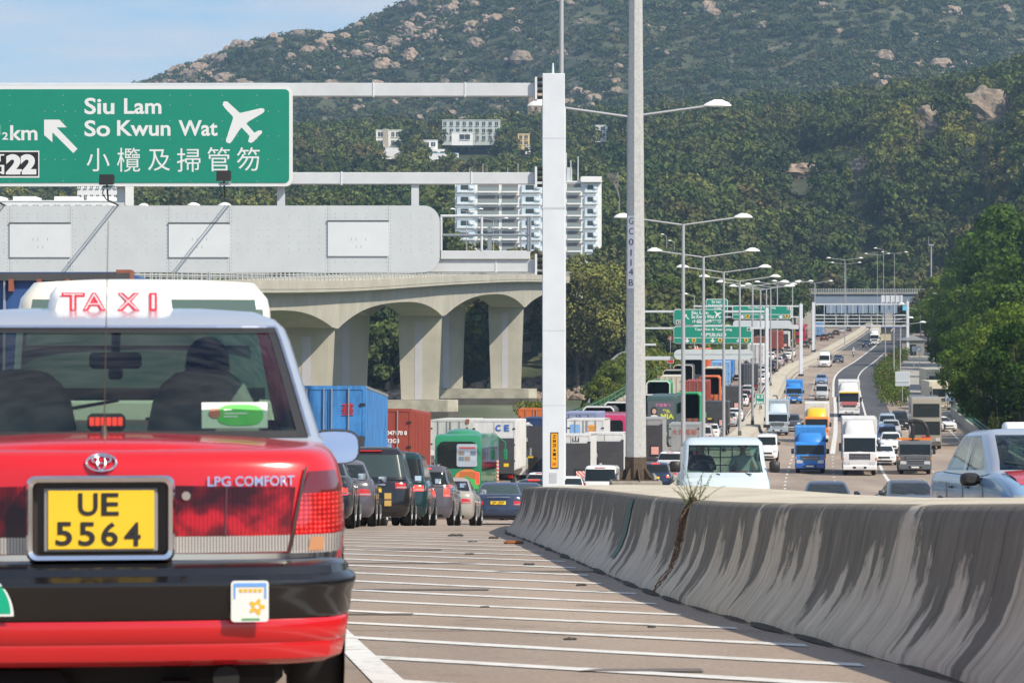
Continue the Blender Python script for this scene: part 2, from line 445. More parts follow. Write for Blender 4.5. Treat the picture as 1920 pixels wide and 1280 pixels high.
# chevron gore in front of the camera
def gore(y): return max(-.95-.1*(y-17.6), -3.6) if y > 5 else .31
mline(gore, .15, 3, 46, 1.5, dz=.0055)
y = 11.2
while y < 58:
    dl = -1.15
    x0 = gore(y); X = []
    for j in range(30):
        x = x0+j*.15
        yy = y+(x-x0)*dl
        if x > left_face(yy)-.42: break
        X.append([(x, yy, prof(yy)+.005), (x, yy+.30, prof(yy+.30)+.005)])
    if len(X) > 1: mk.grid(X, flip=True)
    y += 2.25
m, t, b = newmat('painted_line', .7); geo = N(t, 'NewGeometry')
wr_ = ramp(t, nmap(t, geo, 6, 8, .75), [(.34, (.30,.27,.23)), (.46, (.62,.61,.57)), (.8, (.72,.72,.69))])
t.links.new(wr_.outputs[0], b.inputs['Base Color'])
tag(mk.build('road_markings', m), kind='structure')
# a few repair patches and joints on the near road
pt = MB()
for (x0, x1, yy, ww) in [(-2.2,-.7,21.6,.22),(-1.4,-.2,26.5,.3),(-.2,.9,31,.25),(-1.9,-.9,39,.5),(.3,.9,14.4,.25),(-2,-.4,33.5,.18)]:
    pt.add([(x0,yy,prof(yy)+.006),(x1,yy-.05,prof(yy-.05)+.006),(x1,yy+ww,prof(yy+ww)+.006),(x0+.1,yy+ww*.8,prof(yy+ww*.8)+.006)], [(0,1,2,3)])
for yy in [19.2, 31.6, 44, 56.5]:
    a, bb = gore(yy)-3.5, left_face(yy)-.3; pt.add([(a,yy,prof(yy)+.005),(bb,yy-.3,prof(yy-.3)+.005),(bb,yy-.27,prof(yy-.27)+.005),(a,yy+.03,prof(yy+.03)+.005)], [(0,1,2,3)])
tag(pt.build('road_patches', mat('tar_patch', (.14,.12,.105), .75, noise_amt=.3, nscale=8)), kind='structure')
for i, (x, yy, s_) in enumerate([(.18,33,.05),(.05,43,.10),(-.3,47,.07),(-.9,49,.09),(-.55,44,.05),(.6,27.5,.04),(-.2,23,.025),(.9,19.5,.03),(.35,17.8,.03),(-.5,37,.04)]):
    g = MB(); rr = random.Random(i)
    for k in range(4): g.ball((rr.uniform(-s_,s_), rr.uniform(-s_,s_), s_*.2), s_*rr.uniform(.4,1), s_*rr.uniform(.3,.7), s_*.3, 6, 4)
    o = g.build('road_debris', mat('dark_debris' if i != 1 else 'rusty_debris', (.05,.045,.04) if i != 1 else (.22,.08,.03), .9)); o.location = (x, yy, prof(yy))
    tag(o, 'dark scrap of debris lying on the hatched road surface' if i != 1 else 'rust coloured scrap lying at the foot of the barrier end', 'debris', 'scraps of debris on the hatched road')

HB = .79
# ---------------- the central reserve: two concrete barrier faces with a filled top
m, t, b = newmat('stained_barrier_concrete', .88)
uv = N(t, 'UVMap'); 
def umap(scale, vec, detail=6, rough=.65, seed=0):
    mpn = N(t, 'Mapping'); t.links.new(uv.outputs[0], mpn.inputs[0]); mpn.inputs['Scale'].default_value = vec; mpn.inputs['Location'].default_value = (seed, seed*.37, 0)
    n = N(t, 'TexNoise'); n.inputs['Scale'].default_value = scale; n.inputs['Detail'].default_value = detail; n.inputs['Roughness'].default_value = rough
    t.links.new(mpn.outputs[0], n.inputs['Vector']); return n.outputs[0]
base = ramp(t, umap(3, (1, 1, 1), 8), [(.3, (.44,.375,.29)), (.7, (.60,.525,.42))])
suv = N(t, 'SeparateXYZ'); t.links.new(uv.outputs[0], suv.inputs[0])
st1 = umap(1.5, (1, .16, 1), 3, .58); st2 = umap(1.1, (1, .25, 1), 3, .5, 4); wig = umap(7, (1, .7, 1), 5, .7, 9)
# the stain runs down from the top edge: the higher, the wider
ad = N(t, 'Math', operation='MULTIPLY_ADD'); t.links.new(suv.outputs[1], ad.inputs[0]); ad.inputs[1].default_value = .30; t.links.new(st1, ad.inputs[2])
ad2 = N(t, 'Math', operation='MULTIPLY_ADD'); t.links.new(st2, ad2.inputs[0]); ad2.inputs[1].default_value = .45; t.links.new(ad.outputs[0], ad2.inputs[2])
ad3 = N(t, 'Math', operation='MULTIPLY_ADD'); t.links.new(wig, ad3.inputs[0]); ad3.inputs[1].default_value = .22; t.links.new(ad2.outputs[0], ad3.inputs[2])
sm = ramp(t, ad3.outputs[0], [(.955, G3(0)), (1.0, G3(.6)), (1.08, G3(.88))])
dark = ramp(t, umap(6, (1,.3,1), 4), [(.3, (.06,.054,.042)), (.7, (.17,.15,.12))])
c = mixc(t, sm.outputs[0], base.outputs[0], dark.outputs[0])
st3 = ramp(t, umap(9, (1, .05, 1), 3, .5, 2), [(.4, G3(.88)), (.6, G3(1.05))]); c = mixc(t, 1, c, st3.outputs[0], 'MULTIPLY')
# joints between the cast units
fr = N(t, 'Math', operation='FRACT'); dv = N(t, 'Math', operation='DIVIDE'); dv.inputs[1].default_value = .52
t.links.new(suv.outputs[0], dv.inputs[0]); t.links.new(dv.outputs[0], fr.inputs[0])
jt = ramp(t, fr.outputs[0], [(0, G3(.42)), (.02, G3(.55)), (.05, G3(1))]); c = mixc(t, 1, c, jt.outputs[0], 'MULTIPLY')
t.links.new(c, b.inputs['Base Color'])
bp = N(t, 'Bump'); bp.inputs['Strength'].default_value = .5; bp.inputs['Distance'].default_value = .02; t.links.new(umap(14, (1,.5,1), 6), bp.inputs['Height']); t.links.new(bp.outputs[0], b.inputs['Normal'])
M_barrier = m
m, t, b = newmat('barrier_top_concrete', .85); geo = N(t, 'NewGeometry')
c1 = ramp(t, nmap(t, geo, 1.4, 8, .7, (1, .35, 1)), [(.3, (.39,.345,.26)), (.52, (.52,.465,.36)), (.75, (.60,.55,.44))])
cr_ = ramp(t, nmap(t, geo, .55, 5, .7), [(.49, G3(1)), (.5, G3(.80)), (.51, G3(1))]); 
fine = ramp(t, nmap(t, geo, 45, 3, .7), [(.3, G3(.88)), (.7, G3(1.1))])
t.links.new(mixc(t, 1, mixc(t, 1, c1.outputs[0], cr_.outputs[0], 'MULTIPLY'), fine.outputs[0], 'MULTIPLY'), b.inputs['Base Color'])
M_bartop = m
PR = [(-.30,-.05),(-.30,.0),(-.285,.06),(-.20,.16),(-.125,.27),(-.075,.40),(-.045,.53),(-.02,.67),(.0,.74),(.03,.778),(.09,HB)]
def barrier_part(side, y0, y1, st):
    g = MB(); g.uv = []; rows = []; s = 0; prev = None; f = left_face if side < 0 else right_face
    for y in srange(y0, y1, st):
        x = f(y); zz = prof(y)
        if prev: s += math.hypot(x-prev[0], y-prev[1])
        prev = (x, y)
        rows.append([(x-side*(-q[0]) if side < 0 else x-q[0], y, zz+q[1]) for q in PR])
        g.uv += [(s, q[1]/HB) for q in PR]
    if side < 0:
        rows = [[(f(y)+q[0]+.0, y, prof(y)+q[1]) for q in PR] for y in srange(y0, y1, st)]
    g.grid(rows, flip=side > 0)
    return g
bar = thing('median_barrier', 'long stained concrete barrier with pale flat top curving between the two carriageways', 'barrier')
Z0 = 6
for side, nm in ((-1, 'barrier_face'), (1, 'barrier_face')):
    barrier_part(side, Z0, 120, .5).build(nm, M_barrier, bar, smooth=50)
    barrier_part(side, 120, 980, 4).build(nm, mat('weathered_barrier_concrete', (.40,.37,.31), .85, noise_amt=.3, nscale=.8), bar, smooth=50)
g = MB()
rows = []
for y in srange(Z0, 120, 1)+srange(121, 980, 4):
    a, bb = left_face(y)+.09, right_face(y)-.09; zz = prof(y)+HB
    rows.append([(lerp(a, bb, k/6), y, zz+[0,.02,.03,.035,.03,.02,0][k]) for k in range(7)])
g.grid(rows)
y = Z0; a, bb, zz = left_face(y)-.28, right_face(y)+.28, prof(y)
g.add([(a,y,zz-.1),(bb,y,zz-.1),(bb-.4,y,zz+HB),(a+.4,y,zz+HB)], [(0,1,2,3)])
g.build('barrier_top', M_bartop, bar, smooth=50)
# small green reflector plates bolted on the shaded face
def plate_on_barrier(y, hw, z0, z1, mname, col):
    g = MB(); R_ = []
    for yy in (y-hw, y+hw): R_.append([(left_face(yy)+q[0]-.012, yy, prof(yy)+q[1]) for q in PR if z0 <= q[1] <= z1])
    g.grid(R_); return g.build('marker_plate', mat(mname, col, .5), bar)
plate_on_barrier(30.5, .22, .15, .75, 'mottled_green_plate', (.04,.085,.05))
# low moss strip / grime along the foot
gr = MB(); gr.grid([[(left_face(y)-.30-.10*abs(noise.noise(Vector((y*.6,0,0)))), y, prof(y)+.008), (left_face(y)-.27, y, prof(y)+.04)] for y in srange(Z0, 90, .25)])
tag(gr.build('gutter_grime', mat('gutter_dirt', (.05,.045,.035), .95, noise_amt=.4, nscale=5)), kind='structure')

# ---------------- weed growing out of the barrier joint
wd = thing('weed', 'straggly weed with reddish dead stems hanging down the barrier face', 'weed', (left_face(25.6)+.03, 25.6, prof(25.6)+HB))
rr = random.Random(3)
def blade(g, p, d, ln, w, droop, mi=0, n=4):
    side = d.cross(Vector((0,0,1))); side = side.normalized() if side.length > .01 else Vector((1,0,0)); P = []; q = Vector(p)
    for k in range(n+1):
        ww = w*(1-k/n)+.0006; P.append([tuple(q-side*ww), tuple(q+side*ww)]); d = (d+Vector((0,0,-droop))).normalized(); q = q+d*ln/n
    g.grid(P, mi)
g = MB()
for k in range(26):
    a = rr.uniform(0, 2*PI); d = Vector((math.cos(a)*.5, math.sin(a)*.5, rr.uniform(.4, 1.5))).normalized(); L_ = rr.uniform(.15, .38); p = Vector((rr.uniform(-.05,.05), rr.uniform(-.06,.06), -.05)); q = p
    for s_ in range(9):
        q2 = q+d*L_/9; g.cyl(q, q2, .0022, .0018, 4); q = q2; d = (d+Vector((rr.uniform(-.12,.12), rr.uniform(-.12,.12), -.07))).normalized()
        for e in range(2):
            b_ = rr.uniform(0, 2*PI); blade(g, q, Vector((math.cos(b_), math.sin(b_), rr.uniform(-.2,.7))).normalized(), rr.uniform(.03,.07), .004, .12)
g.build('green_shoots', mat('weed_green', (.16,.19,.05), .7, noise_amt=.5, nscale=20), wd)
g = MB()
for k in range(24):
    z = 0; q = Vector((rr.uniform(-.03,.03), rr.uniform(-.05,.05), .02)); tgt = rr.uniform(.2, .86)
    while -q.z < tgt:
        u = -q.z; # follow the face outline outward and down
        fx = np.interp(HB-u, [p[1] for p in PR], [p[0] for p in PR])-.03
        q2 = Vector((fx-.03+rr.uniform(-.03,.02), q.y+rr.uniform(-.05,.042), q.z-rr.uniform(.03,.06))); g.cyl(q, q2, .0035, .003, 4, caps=False)
        if rr.random() < .6: blade(g, q2, Vector((rr.uniform(-1,-.1), rr.uniform(-1,1), rr.uniform(-.6,.3))).normalized(), .05, .005, .15)
        q = q2
g.build('dead_stems', mat('dead_stem_brown', (.17,.10,.06), .85, noise_amt=.5, nscale=30), wd)
# ============================================================ VEHICLES
def paint(name, col, rough=.28, metal=0):
    return mat(name, col, rough, metal, coat=.6)
M_glass = mat('dark_vehicle_glass', (.012,.016,.016), .06, spec=.4)
M_glass2 = mat('greenish_vehicle_glass', (.04,.062,.06), .08, spec=.5)
M_tyre = mat('tyre_rubber', (.022,.022,.022), .85)
M_rim = mat('alloy_rim', (.22,.22,.23), .45, .4)
M_black = mat('black_plastic', (.02,.02,.021), .5)
M_arch = mat('wheel_well_black', (.008,.008,.008), .95)
M_red = mat('tail_lamp_red', (.42,.012,.012), .2, emit=(1,.03,.02,.10), coat=.5)
M_redlit = mat('brake_lamp_lit', (.6,.02,.02), .2, emit=(1,.06,.03,1.6))
M_amber = mat('amber_lamp', (.7,.22,.02), .25, coat=.5)
M_lamp = mat('headlamp_glass', (.62,.64,.66), .12, .3, coat=.6)
M_chrome = mat('chrome_trim', (.72,.72,.74), .12, 1)
M_ply = mat('yellow_number_plate', (.80,.52,.02), .5)
M_plw = mat('white_number_plate', (.75,.75,.73), .5)
M_txt = mat('black_lettering', (.015,.015,.015), .6)
M_white = mat('white_trim', (.78,.78,.76), .5)
M_mirr = mat('mirror_glass', (.8,.82,.85), .03, 1)
M_under = mat('underbody_black', (.012,.012,.012), .9)
M_silver = mat('brushed_steel', (.5,.51,.52), .4, .7)
# rows round the plan outline: fraction across, fraction along
FR = [(0,0),(.2,.0008),(.4,.003),(.6,.008),(.74,.0145),(.84,.0225),(.885,.028),(.935,.040),(.972,.058),(.993,.083),(1,.115),(1,.2),(1,.27),(1,.36),(1,.45),(1,.475),(1,.56),(1,.65),(1,.74),(1,.80),(1,.86),(.992,.90),(.97,.935),(.935,.958),(.88,.972),(.8,.981),(.6,.990),(.4,.9955),(.2,.999),(0,1)]
NF = len(FR)
def ring(wx, yr, yf, z, zfn=None, bow=1.0):
    P = []
    L_ = yf-yr
    for (a, b) in FR:
        if b < .12: y = yr+b*4.4*bow*.9
        elif b > .855: y = yf-(1-b)*4.4*bow*.9
        else:
            y0, y1 = yr+.115*4.4*bow*.9, yf-.145*4.4*bow*.9; y = lerp(y0, y1, (b-.115)/(.855-.115))
        P.append((a*wx, y))
    full = [(x, y) for x, y in P]+[(-x, y) for x, y in P[-2:0:-1]]
    return [(x, y, zfn(y, z) if zfn else z) for x, y in full]
def cls(j):   # what an outline column belongs to
    n = j if j < NF-1 else (2*NF-3-j)
    if n < 7: return 'rear'
    if n < 10: return 'cp'
    if n in (10, 11, 12, 13): return 'side1'
    if n == 14: return 'bp'
    if n in (15, 16, 17, 18, 19): return 'side2'
    if n < 24: return 'ap'
    return 'front'
WHEELS = {}
def wheel_mesh(r, w_):
    k = (round(r, 2), round(w_, 2))
    if k not in WHEELS:
        g = MB(); pr = [(-w_/2, r*.62), (-w_/2, r*.9), (-w_/2+.025, r*.985), (-w_/2+.05, r), (w_/2-.05, r), (w_/2-.025, r*.985), (w_/2, r*.9), (w_/2, r*.62)]
        n = 20; g.grid([[(p[0], p[1]*math.cos(2*PI*i/n), p[1]*math.sin(2*PI*i/n)) for p in pr] for i in range(n+1)])
        t_ = g.mesh('tyre', M_tyre, smooth=40)
        g = MB()
        for sx in (-1, 1):
            x = sx*(w_/2-.02); g.disc((x, 0, 0), r*.64, 'x', 20)
            for k2 in range(6):
                a = k2*PI/3; g.cyl((x+sx*.006, math.cos(a)*r*.1, math.sin(a)*r*.1), (x+sx*.004, math.cos(a)*r*.6, math.sin(a)*r*.6), .045*r/.3, .035*r/.3, 5, 0)
        WHEELS[k] = (t_, g.mesh('rim', M_rim, smooth=40))
    return WHEELS[k]
def add_wheel(root, x, y, r, w_):
    a, b_ = wheel_mesh(r, w_); o = link('wheel', a, root, (x, y, r)); link('rim', b_, o)
class Body:
    """car body by plan rings: lower = [(z, half width, y rear, y front)], belt height follows zb(y)"""
    def __init__(s, root, lower, zb, green, win, paint_m, glass=None, split=None, mirror=True, trim=None, glassopen=False, roof_m=None):
        s.lower = lower; s.zb = zb; s.root = root; zmax = lower[-1][0]; zmin = lower[0][0]
        def zf(y, z):
            t = (z-zmin)/(zmax-zmin); return z+(zb(y)-zmax)*sstep((t-.35)/.65)
        g = MB(); rows = [ring(wx, yr, yf, z, zf) for (z, wx, yr, yf) in lower]
        s.rows = rows
        g.grid(rows, closed=True)
        # bonnet / boot lid: rows across from right point i to left point
        top = rows[-1]; n = len(top); cap = []
        wmax = max(p[0] for p in top)
        for i in range(NF):
            r_, l_ = top[i], top[(n-i) % n]; cap.append([(lerp(r_[0], l_[0], k/6), r_[1], r_[2]+.035*(1-(2*k/6-1)**2)*(r_[0]/wmax)) for k in range(7)])
        g.grid(cap, flip=False)
        bot = [(x, y, zmin) for x, y, z in rows[0]]; g.add(bot, [tuple(range(len(bot)-1, -1, -1))])
        g.build('body', paint_m, root, smooth=40)
        # greenhouse
        G = [ring(wx, yr, yf, z, None, bw) for (z, wx, yr, yf, bw) in green]
        # follow the belt for the first ring
        G[0] = [(x, y, zb(y)-.01) for (x, y, z) in G[0]]
        shell = MB(); gl = {}
        nn = len(G[0])
        win = win or {}
        for i in range(len(G)-1):
            for j in range(nn):
                q = [G[i][j], G[i][(j+1)%nn], G[i+1][(j+1)%nn], G[i+1][j]]
                c_ = cls(j); tgt = shell
                a0, a1 = win.get(c_, win.get('all', (1, len(G)-4)))
                if c_ in ('rear','front','side1','side2') and a0 <= i < a1:
                    tgt = gl.setdefault(({'rear':'rear_window','front':'windscreen'}.get(c_, 'side_window'), c_, j >= NF and c_[:4] == 'side'), MB())
                tgt.add(q, [(0,1,2,3)])
        last = G[-1]; shell.add(last, [tuple(range(len(last)))])
        def weld(mb):
            d = {}; V = []; F = []
            for f in mb.f:
                q = []
                for i in f:
                    k = tuple(round(c, 4) for c in mb.v[i])
                    if k not in d: d[k] = len(V); V.append(mb.v[i])
                    if not q or q[-1] != d[k]: q.append(d[k])
                if len(set(q)) > 2: F.append(tuple(q))
            mb.v, mb.f, mb.m = V, F, [0]*len(F)
        weld(shell); shell.build('cabin_shell', roof_m or paint_m, root, smooth=42)
        for k, mb in gl.items():
            if mb.f:
                weld(mb); mb.build(k[0], glass or M_glass, root, smooth=50)
        s.G = G
    def rear(s, z):
        L_ = s.lower
        for i in range(len(L_)-1):
            if z <= L_[i+1][0]:
                t = max(0, (z-L_[i][0])/(L_[i+1][0]-L_[i][0])); return [lerp(L_[i][k], L_[i+1][k], t) for k in (1,2,3)]
        return list(L_[-1][1:])
    def at(s, x, z, end='rear', off=.006):
        wx, yr, yf = s.rear(z); a = min(.9999, abs(x)/wx)
        fr = FR[:12] if end == 'rear' else [(p[0], 1-p[1]) for p in FR[::-1][:10]]
        for i in range(len(fr)-1):
            if a <= fr[i+1][0]: break
        t = (a-fr[i][0])/max(1e-6, fr[i+1][0]-fr[i][0]); dy = lerp(fr[i][1], fr[i+1][1], min(1,t))*3.96
        return (x, yr+dy-off if end == 'rear' else yf-dy+off, z)
    def patch(s, name, x0, x1, z0, z1, m, parent=None, end='rear', off=.008, nx=8, nz=3, corners=None, build=True, mb=None, skirt=.03):
        g = mb or MB(); rows = []
        for i in range(nz+1):
            v = i/nz; row = []
            for j in range(nx+1):
                u = j/nx
                if corners:
                    (ax, az), (bx, bz), (cx, cz), (dx, dz) = corners   # bl br tr tl
                    x = lerp(lerp(ax, bx, u), lerp(dx, cx, u), v); z = lerp(lerp(az, bz, u), lerp(dz, cz, u), v)
                else: x = lerp(x0, x1, u); z = lerp(z0, z1, v)
                row.append(s.at(x, z, end, off))
            rows.append(row)
        g.grid(rows, flip=(end == 'front'))
        if skirt:
            sg = skirt if end == 'rear' else -skirt
            ed = rows[0]+[r[-1] for r in rows[1:]]+rows[-1][-2::-1]+[r[0] for r in rows[-2:0:-1]]
            g.grid([ed, [(p[0], p[1]+sg, p[2]) for p in ed]], closed=True, flip=(end != 'front'))
        if build: return g.build(name, m, parent or s.root, smooth=50)
def side_mirror(root, x, y, z, m, s_=1, w_=.2, h=.13):
    for sx in (-1, 1):
        g = MB(); g.box(min(sx*x, sx*(x+w_)), max(sx*x, sx*(x+w_)), y, y+.09, z, z+h, c=.03); o = g.build('door_mirror', m, root, smooth=60)
        g = MB(); g.box(min(sx*(x+.02), sx*(x+w_-.02)), max(sx*(x+.02), sx*(x+w_-.02)), y-.006, y, z+.015, z+h-.015); g.build('mirror_glass', M_mirr, o)
def arches(root, xs, ys_, r):
    for x in xs:
        for y in ys_:
            g = MB(); n = 18; sx = 1 if x > 0 else -1
            V = [(x, y+r*math.cos(a), r*.9+r*math.sin(a)) for a in [(-.32+1.64*k/n)*PI for k in range(n+1)]]
            g.add(V if sx > 0 else V[::-1], [tuple(range(len(V)))]); g.build('wheel_arch', M_arch, root)
PROTO = {}
def car(kind, pm, label, glass=None, plate=None, lit=False, group=None, nameo=None, roofm=None):
    """returns a fresh car thing of a kind, built once per kind and then copied with other paint"""
    cat = {'sedan':'car','hatch':'car','suv':'car','mpv':'minivan','minivan':'minivan','van':'van','minibus':'minibus'}[kind]
    nm = {'sedan':'sedan_car','hatch':'hatchback_car','suv':'suv_car','mpv':'people_carrier','minivan':'minivan','van':'van','minibus':'minibus'}[kind]
    key = (kind, lit)
    if key not in PROTO:
        P0 = mat('proto_paint', (.5,.5,.5), .25, coat=.6)
        P1 = mat('proto_roof', (.5,.5,.5), .25, coat=.6)
        r = thing(nm, None, None); PROTO[key] = r
        if kind == 'sedan':
            low = [(.20,.78,.10,4.52),(.30,.86,.02,4.58),(.45,.88,0,4.6),(.62,.885,.02,4.59),(.80,.875,.04,4.55),(.90,.845,.07,4.48),(.94,.80,.13,4.40)]
            zb = Curve([(0,1.0),(.6,1.03),(1.2,.98),(3.0,.93),(3.5,.95),(4.2,.83),(4.6,.70)])
            gr_ = [(.95,.80,.55,3.55,.9),(1.0,.775,.66,3.40,.9),(1.2,.70,1.0,2.95,.9),(1.34,.635,1.28,2.6,.8),(1.40,.60,1.40,2.45,.8),(1.445,.50,1.6,2.2,.7),(1.455,.3,1.75,2.0,.4)]
            L_, W, H = 4.6, .885, 1.45; tl = (.52,.84,.66,.86); hl = (.5,.82,.56,.70); wy = (.95, 3.7)
        elif kind == 'hatch':
            low = [(.20,.78,.06,4.0),(.32,.84,.0,4.06),(.5,.86,0,4.08),(.75,.865,.03,4.05),(.92,.85,.08,3.98),(.97,.81,.14,3.9)]
            zb = Curve([(0,1.0),(1.2,.98),(2.8,.94),(3.2,.97),(3.8,.84),(4.08,.74)])
            gr_ = [(.98,.81,.10,3.3,.9),(1.04,.79,.15,3.15,.9),(1.25,.72,.32,2.7,.9),(1.40,.66,.50,2.3,.8),(1.46,.62,.60,2.15,.8),(1.50,.5,.8,1.95,.7),(1.51,.3,1,1.7,.4)]
            L_, W, H = 4.08, .86, 1.5; tl = (.58,.83,.72,1.0); hl = (.5,.8,.60,.76); wy = (.75, 3.3)
        elif kind == 'suv':
            low = [(.28,.82,.08,4.5),(.4,.9,.0,4.55),(.6,.92,0,4.57),(.85,.92,.03,4.53),(1.02,.90,.08,4.46),(1.07,.86,.14,4.38)]
            zb = Curve([(0,1.1),(1.5,1.08),(3.1,1.04),(3.5,1.07),(4.2,.98),(4.57,.86)])
            gr_ = [(1.08,.86,.12,3.6,.9),(1.14,.84,.17,3.45,.9),(1.38,.77,.36,3.05,.9),(1.56,.71,.52,2.7,.8),(1.62,.67,.62,2.55,.8),(1.67,.55,.85,2.3,.7),(1.68,.3,1,2.1,.4)]
            L_, W, H = 4.57, .92, 1.68; tl = (.66,.88,.85,1.08); hl = (.55,.86,.74,.90); wy = (.9, 3.7)
        elif kind in ('mpv', 'minivan'):
            h = 1.85 if kind == 'minivan' else 1.68; W = .915 if kind == 'minivan' else .85; L_ = 4.8 if kind == 'minivan' else 4.5
            low = [(.22,W-.08,.06,L_-.1),(.34,W-.02,.0,L_-.03),(.55,W,0,L_),(.85,W,.03,L_-.04),(1.02,W-.02,.05,L_-.12),(1.06,W-.05,.09,L_-.2)]
            zb = Curve([(0,1.08),(3.2,1.03),(3.8,1.0),(4.4,.90),(L_,.78)])
            gr_ = [(1.07,W-.05,.07,L_-.75,.8),(1.13,W-.07,.10,L_-.9,.8),(h-.42,W-.13,.20,L_-1.35,.8),(h-.20,W-.18,.28,L_-1.75,.7),(h-.12,W-.20,.33,L_-1.9,.7),(h-.03,W-.30,.45,L_-2.15,.6),(h,W-.6,.7,L_-2.4,.4)]
            H = h; tl = (W-.23,W-.03,.80,1.12) if kind == 'mpv' else (W-.34,W-.05,.86,1.06); hl = (W-.38,W-.06,.62,.82); wy = (.85, L_-.95)
        else:  # van / minibus: short nose
            W, h, L_ = (.86, 1.98, 4.7) if kind == 'van' else (1.02, 2.62, 6.9)
            low = [(.25,W-.06,.05,L_-.03),(.4,W-.01,0,L_),(.7,W,0,L_),(1.0,W,.02,L_-.05),(1.12,W-.02,.03,L_-.2),(1.15,W-.03,.04,L_-.25)]
            zb = Curve([(0,1.15),(L_-.9,1.15),(L_-.4,1.08),(L_,.95)])
            gr_ = [(1.16,W-.03,.05,L_-.32,.6),(1.20,W-.04,.06,L_-.36,.6),(h-.5,W-.08,.10,L_-.72,.6),(h-.19,W-.10,.13,L_-.97,.6),(h-.12,W-.115,.15,L_-1.05,.6),(h-.03,W-.19,.24,L_-1.25,.5),(h,W-.5,.5,L_-1.6,.4)]
            if kind == 'minibus': gr_ = [(1.16,W-.03,.05,L_-.22,.6),(1.20,W-.04,.06,L_-.24,.6),(h-.9,W-.08,.10,L_-.42,.6),(h-.62,W-.11,.13,L_-.55,.6),(h-.25,W-.14,.17,L_-.75,.6),(h-.06,W-.24,.28,L_-.95,.5),(h,W-.5,.5,L_-1.3,.4)]
            H = h; tl = (W-.14,W-.02,.72,1.10); hl = (W-.34,W-.05,.66,.86); wy = (1.1, L_-.9)
        B = Body(r, low, zb, gr_, None, P0, glass=M_glass, roof_m=P1)
        rm = M_redlit if lit else M_red
        for sx in (-1, 1):
            a, b_ = sorted((sx*tl[0], sx*tl[1])); o = B.patch('tail_lamp', a, b_, tl[2], tl[3], rm, nx=5)
            if kind in ('sedan','mpv','suv','minivan'): B.patch('reversing_lamp', a+.03, b_-.03, tl[2]+.015, tl[2]+.05, mat('reversing_lens', (.35,.26,.25), .2, coat=.5), parent=o, off=.014, nx=4, nz=1, skirt=0)
            a, b_ = sorted((sx*hl[0], sx*hl[1])); B.patch('headlamp', a, b_, hl[2], hl[3], M_lamp, end='front', nx=5)
        zpl = tl[2] if kind in ('van','minibus') else (.70 if kind == 'sedan' else .80)
        B.patch('number_plate', -.26, .26, zpl-.02, zpl+.10, M_ply, nx=3, off=.018)
        B.patch('number_plate', -.26, .26, .40, .51, M_plw, end='front', nx=3, off=.03)
        B.patch('grille', -.42, .42, .52, .66, M_black, end='front', nx=5, off=.012)
        B.patch('bumper_intake', -.55, .55, .27, .38, M_black, end='front', nx=5, off=.012)
        B.patch('bumper_trim', -.6, .6, .24, .31, M_black, nx=5, off=.012)
        if kind != 'sedan': g = MB(); g.box(-.25,.25,gr_[4][2]-.03,gr_[4][2]+.02,gr_[4][0]+.0,gr_[4][0]+.03); g.build('brake_light', rm, r)
        rw = .34 if kind in ('suv','minibus') else .31
        arches(r, (-W-.006, W+.006), wy, rw+.06)
        for y in wy:
            for x in (-W+.08, W-.08): add_wheel(r, x, y, rw, .2)
        side_mirror(r, W-.02, gr_[0][3]-.35 if kind not in ('van','minibus') else L_-.55, zb(2)+.02, P0 if kind not in ('van','minibus') else M_black, w_=.2, h=.15 if kind not in ('van','minibus') else .24)
        r['used'] = 0
        # wipers and the join of the doors
        y0 = gr_[0][3]
        for x in (-.5, .1): g = MB(); g.cyl((x, y0-.02, gr_[0][0]+.0), (x+.45, y0-.17, gr_[0][0]+.09), .012, .012, 5); g.build('wiper', M_black, r)
        for sx in (-1, 1):
            for yy in (L_*.49,): g = MB(); g.box(min(sx*(W-.004), sx*(W+.003)), max(sx*(W-.004), sx*(W+.003)), yy, yy+.02, .35, zb(yy)-.12); g.build('door_seam', M_black, r)
        MATS[nm+'_p'] = P0
        r.location = (0, -500, 0)
    r = PROTO[key]
    c_ = copy_tree(r, None, {'proto_paint': pm, 'proto_roof': roofm or pm}); c_.name = nameo or nm
    if 'used' in c_: del c_['used']
    if glass:
        for ch in c_.children:
            if ch.name.startswith(('rear_window','windscreen','side_window')): ch.material_slots[0].link = 'OBJECT'; ch.material_slots[0].material = glass
    tag(c_, label, cat, group); return c_
def drop_protos():
    for r in PROTO.values():
        def rm(o):
            for ch in KIDS.get(o.name, []): rm(ch)
            bpy.data.objects.remove(o)
        rm(r)
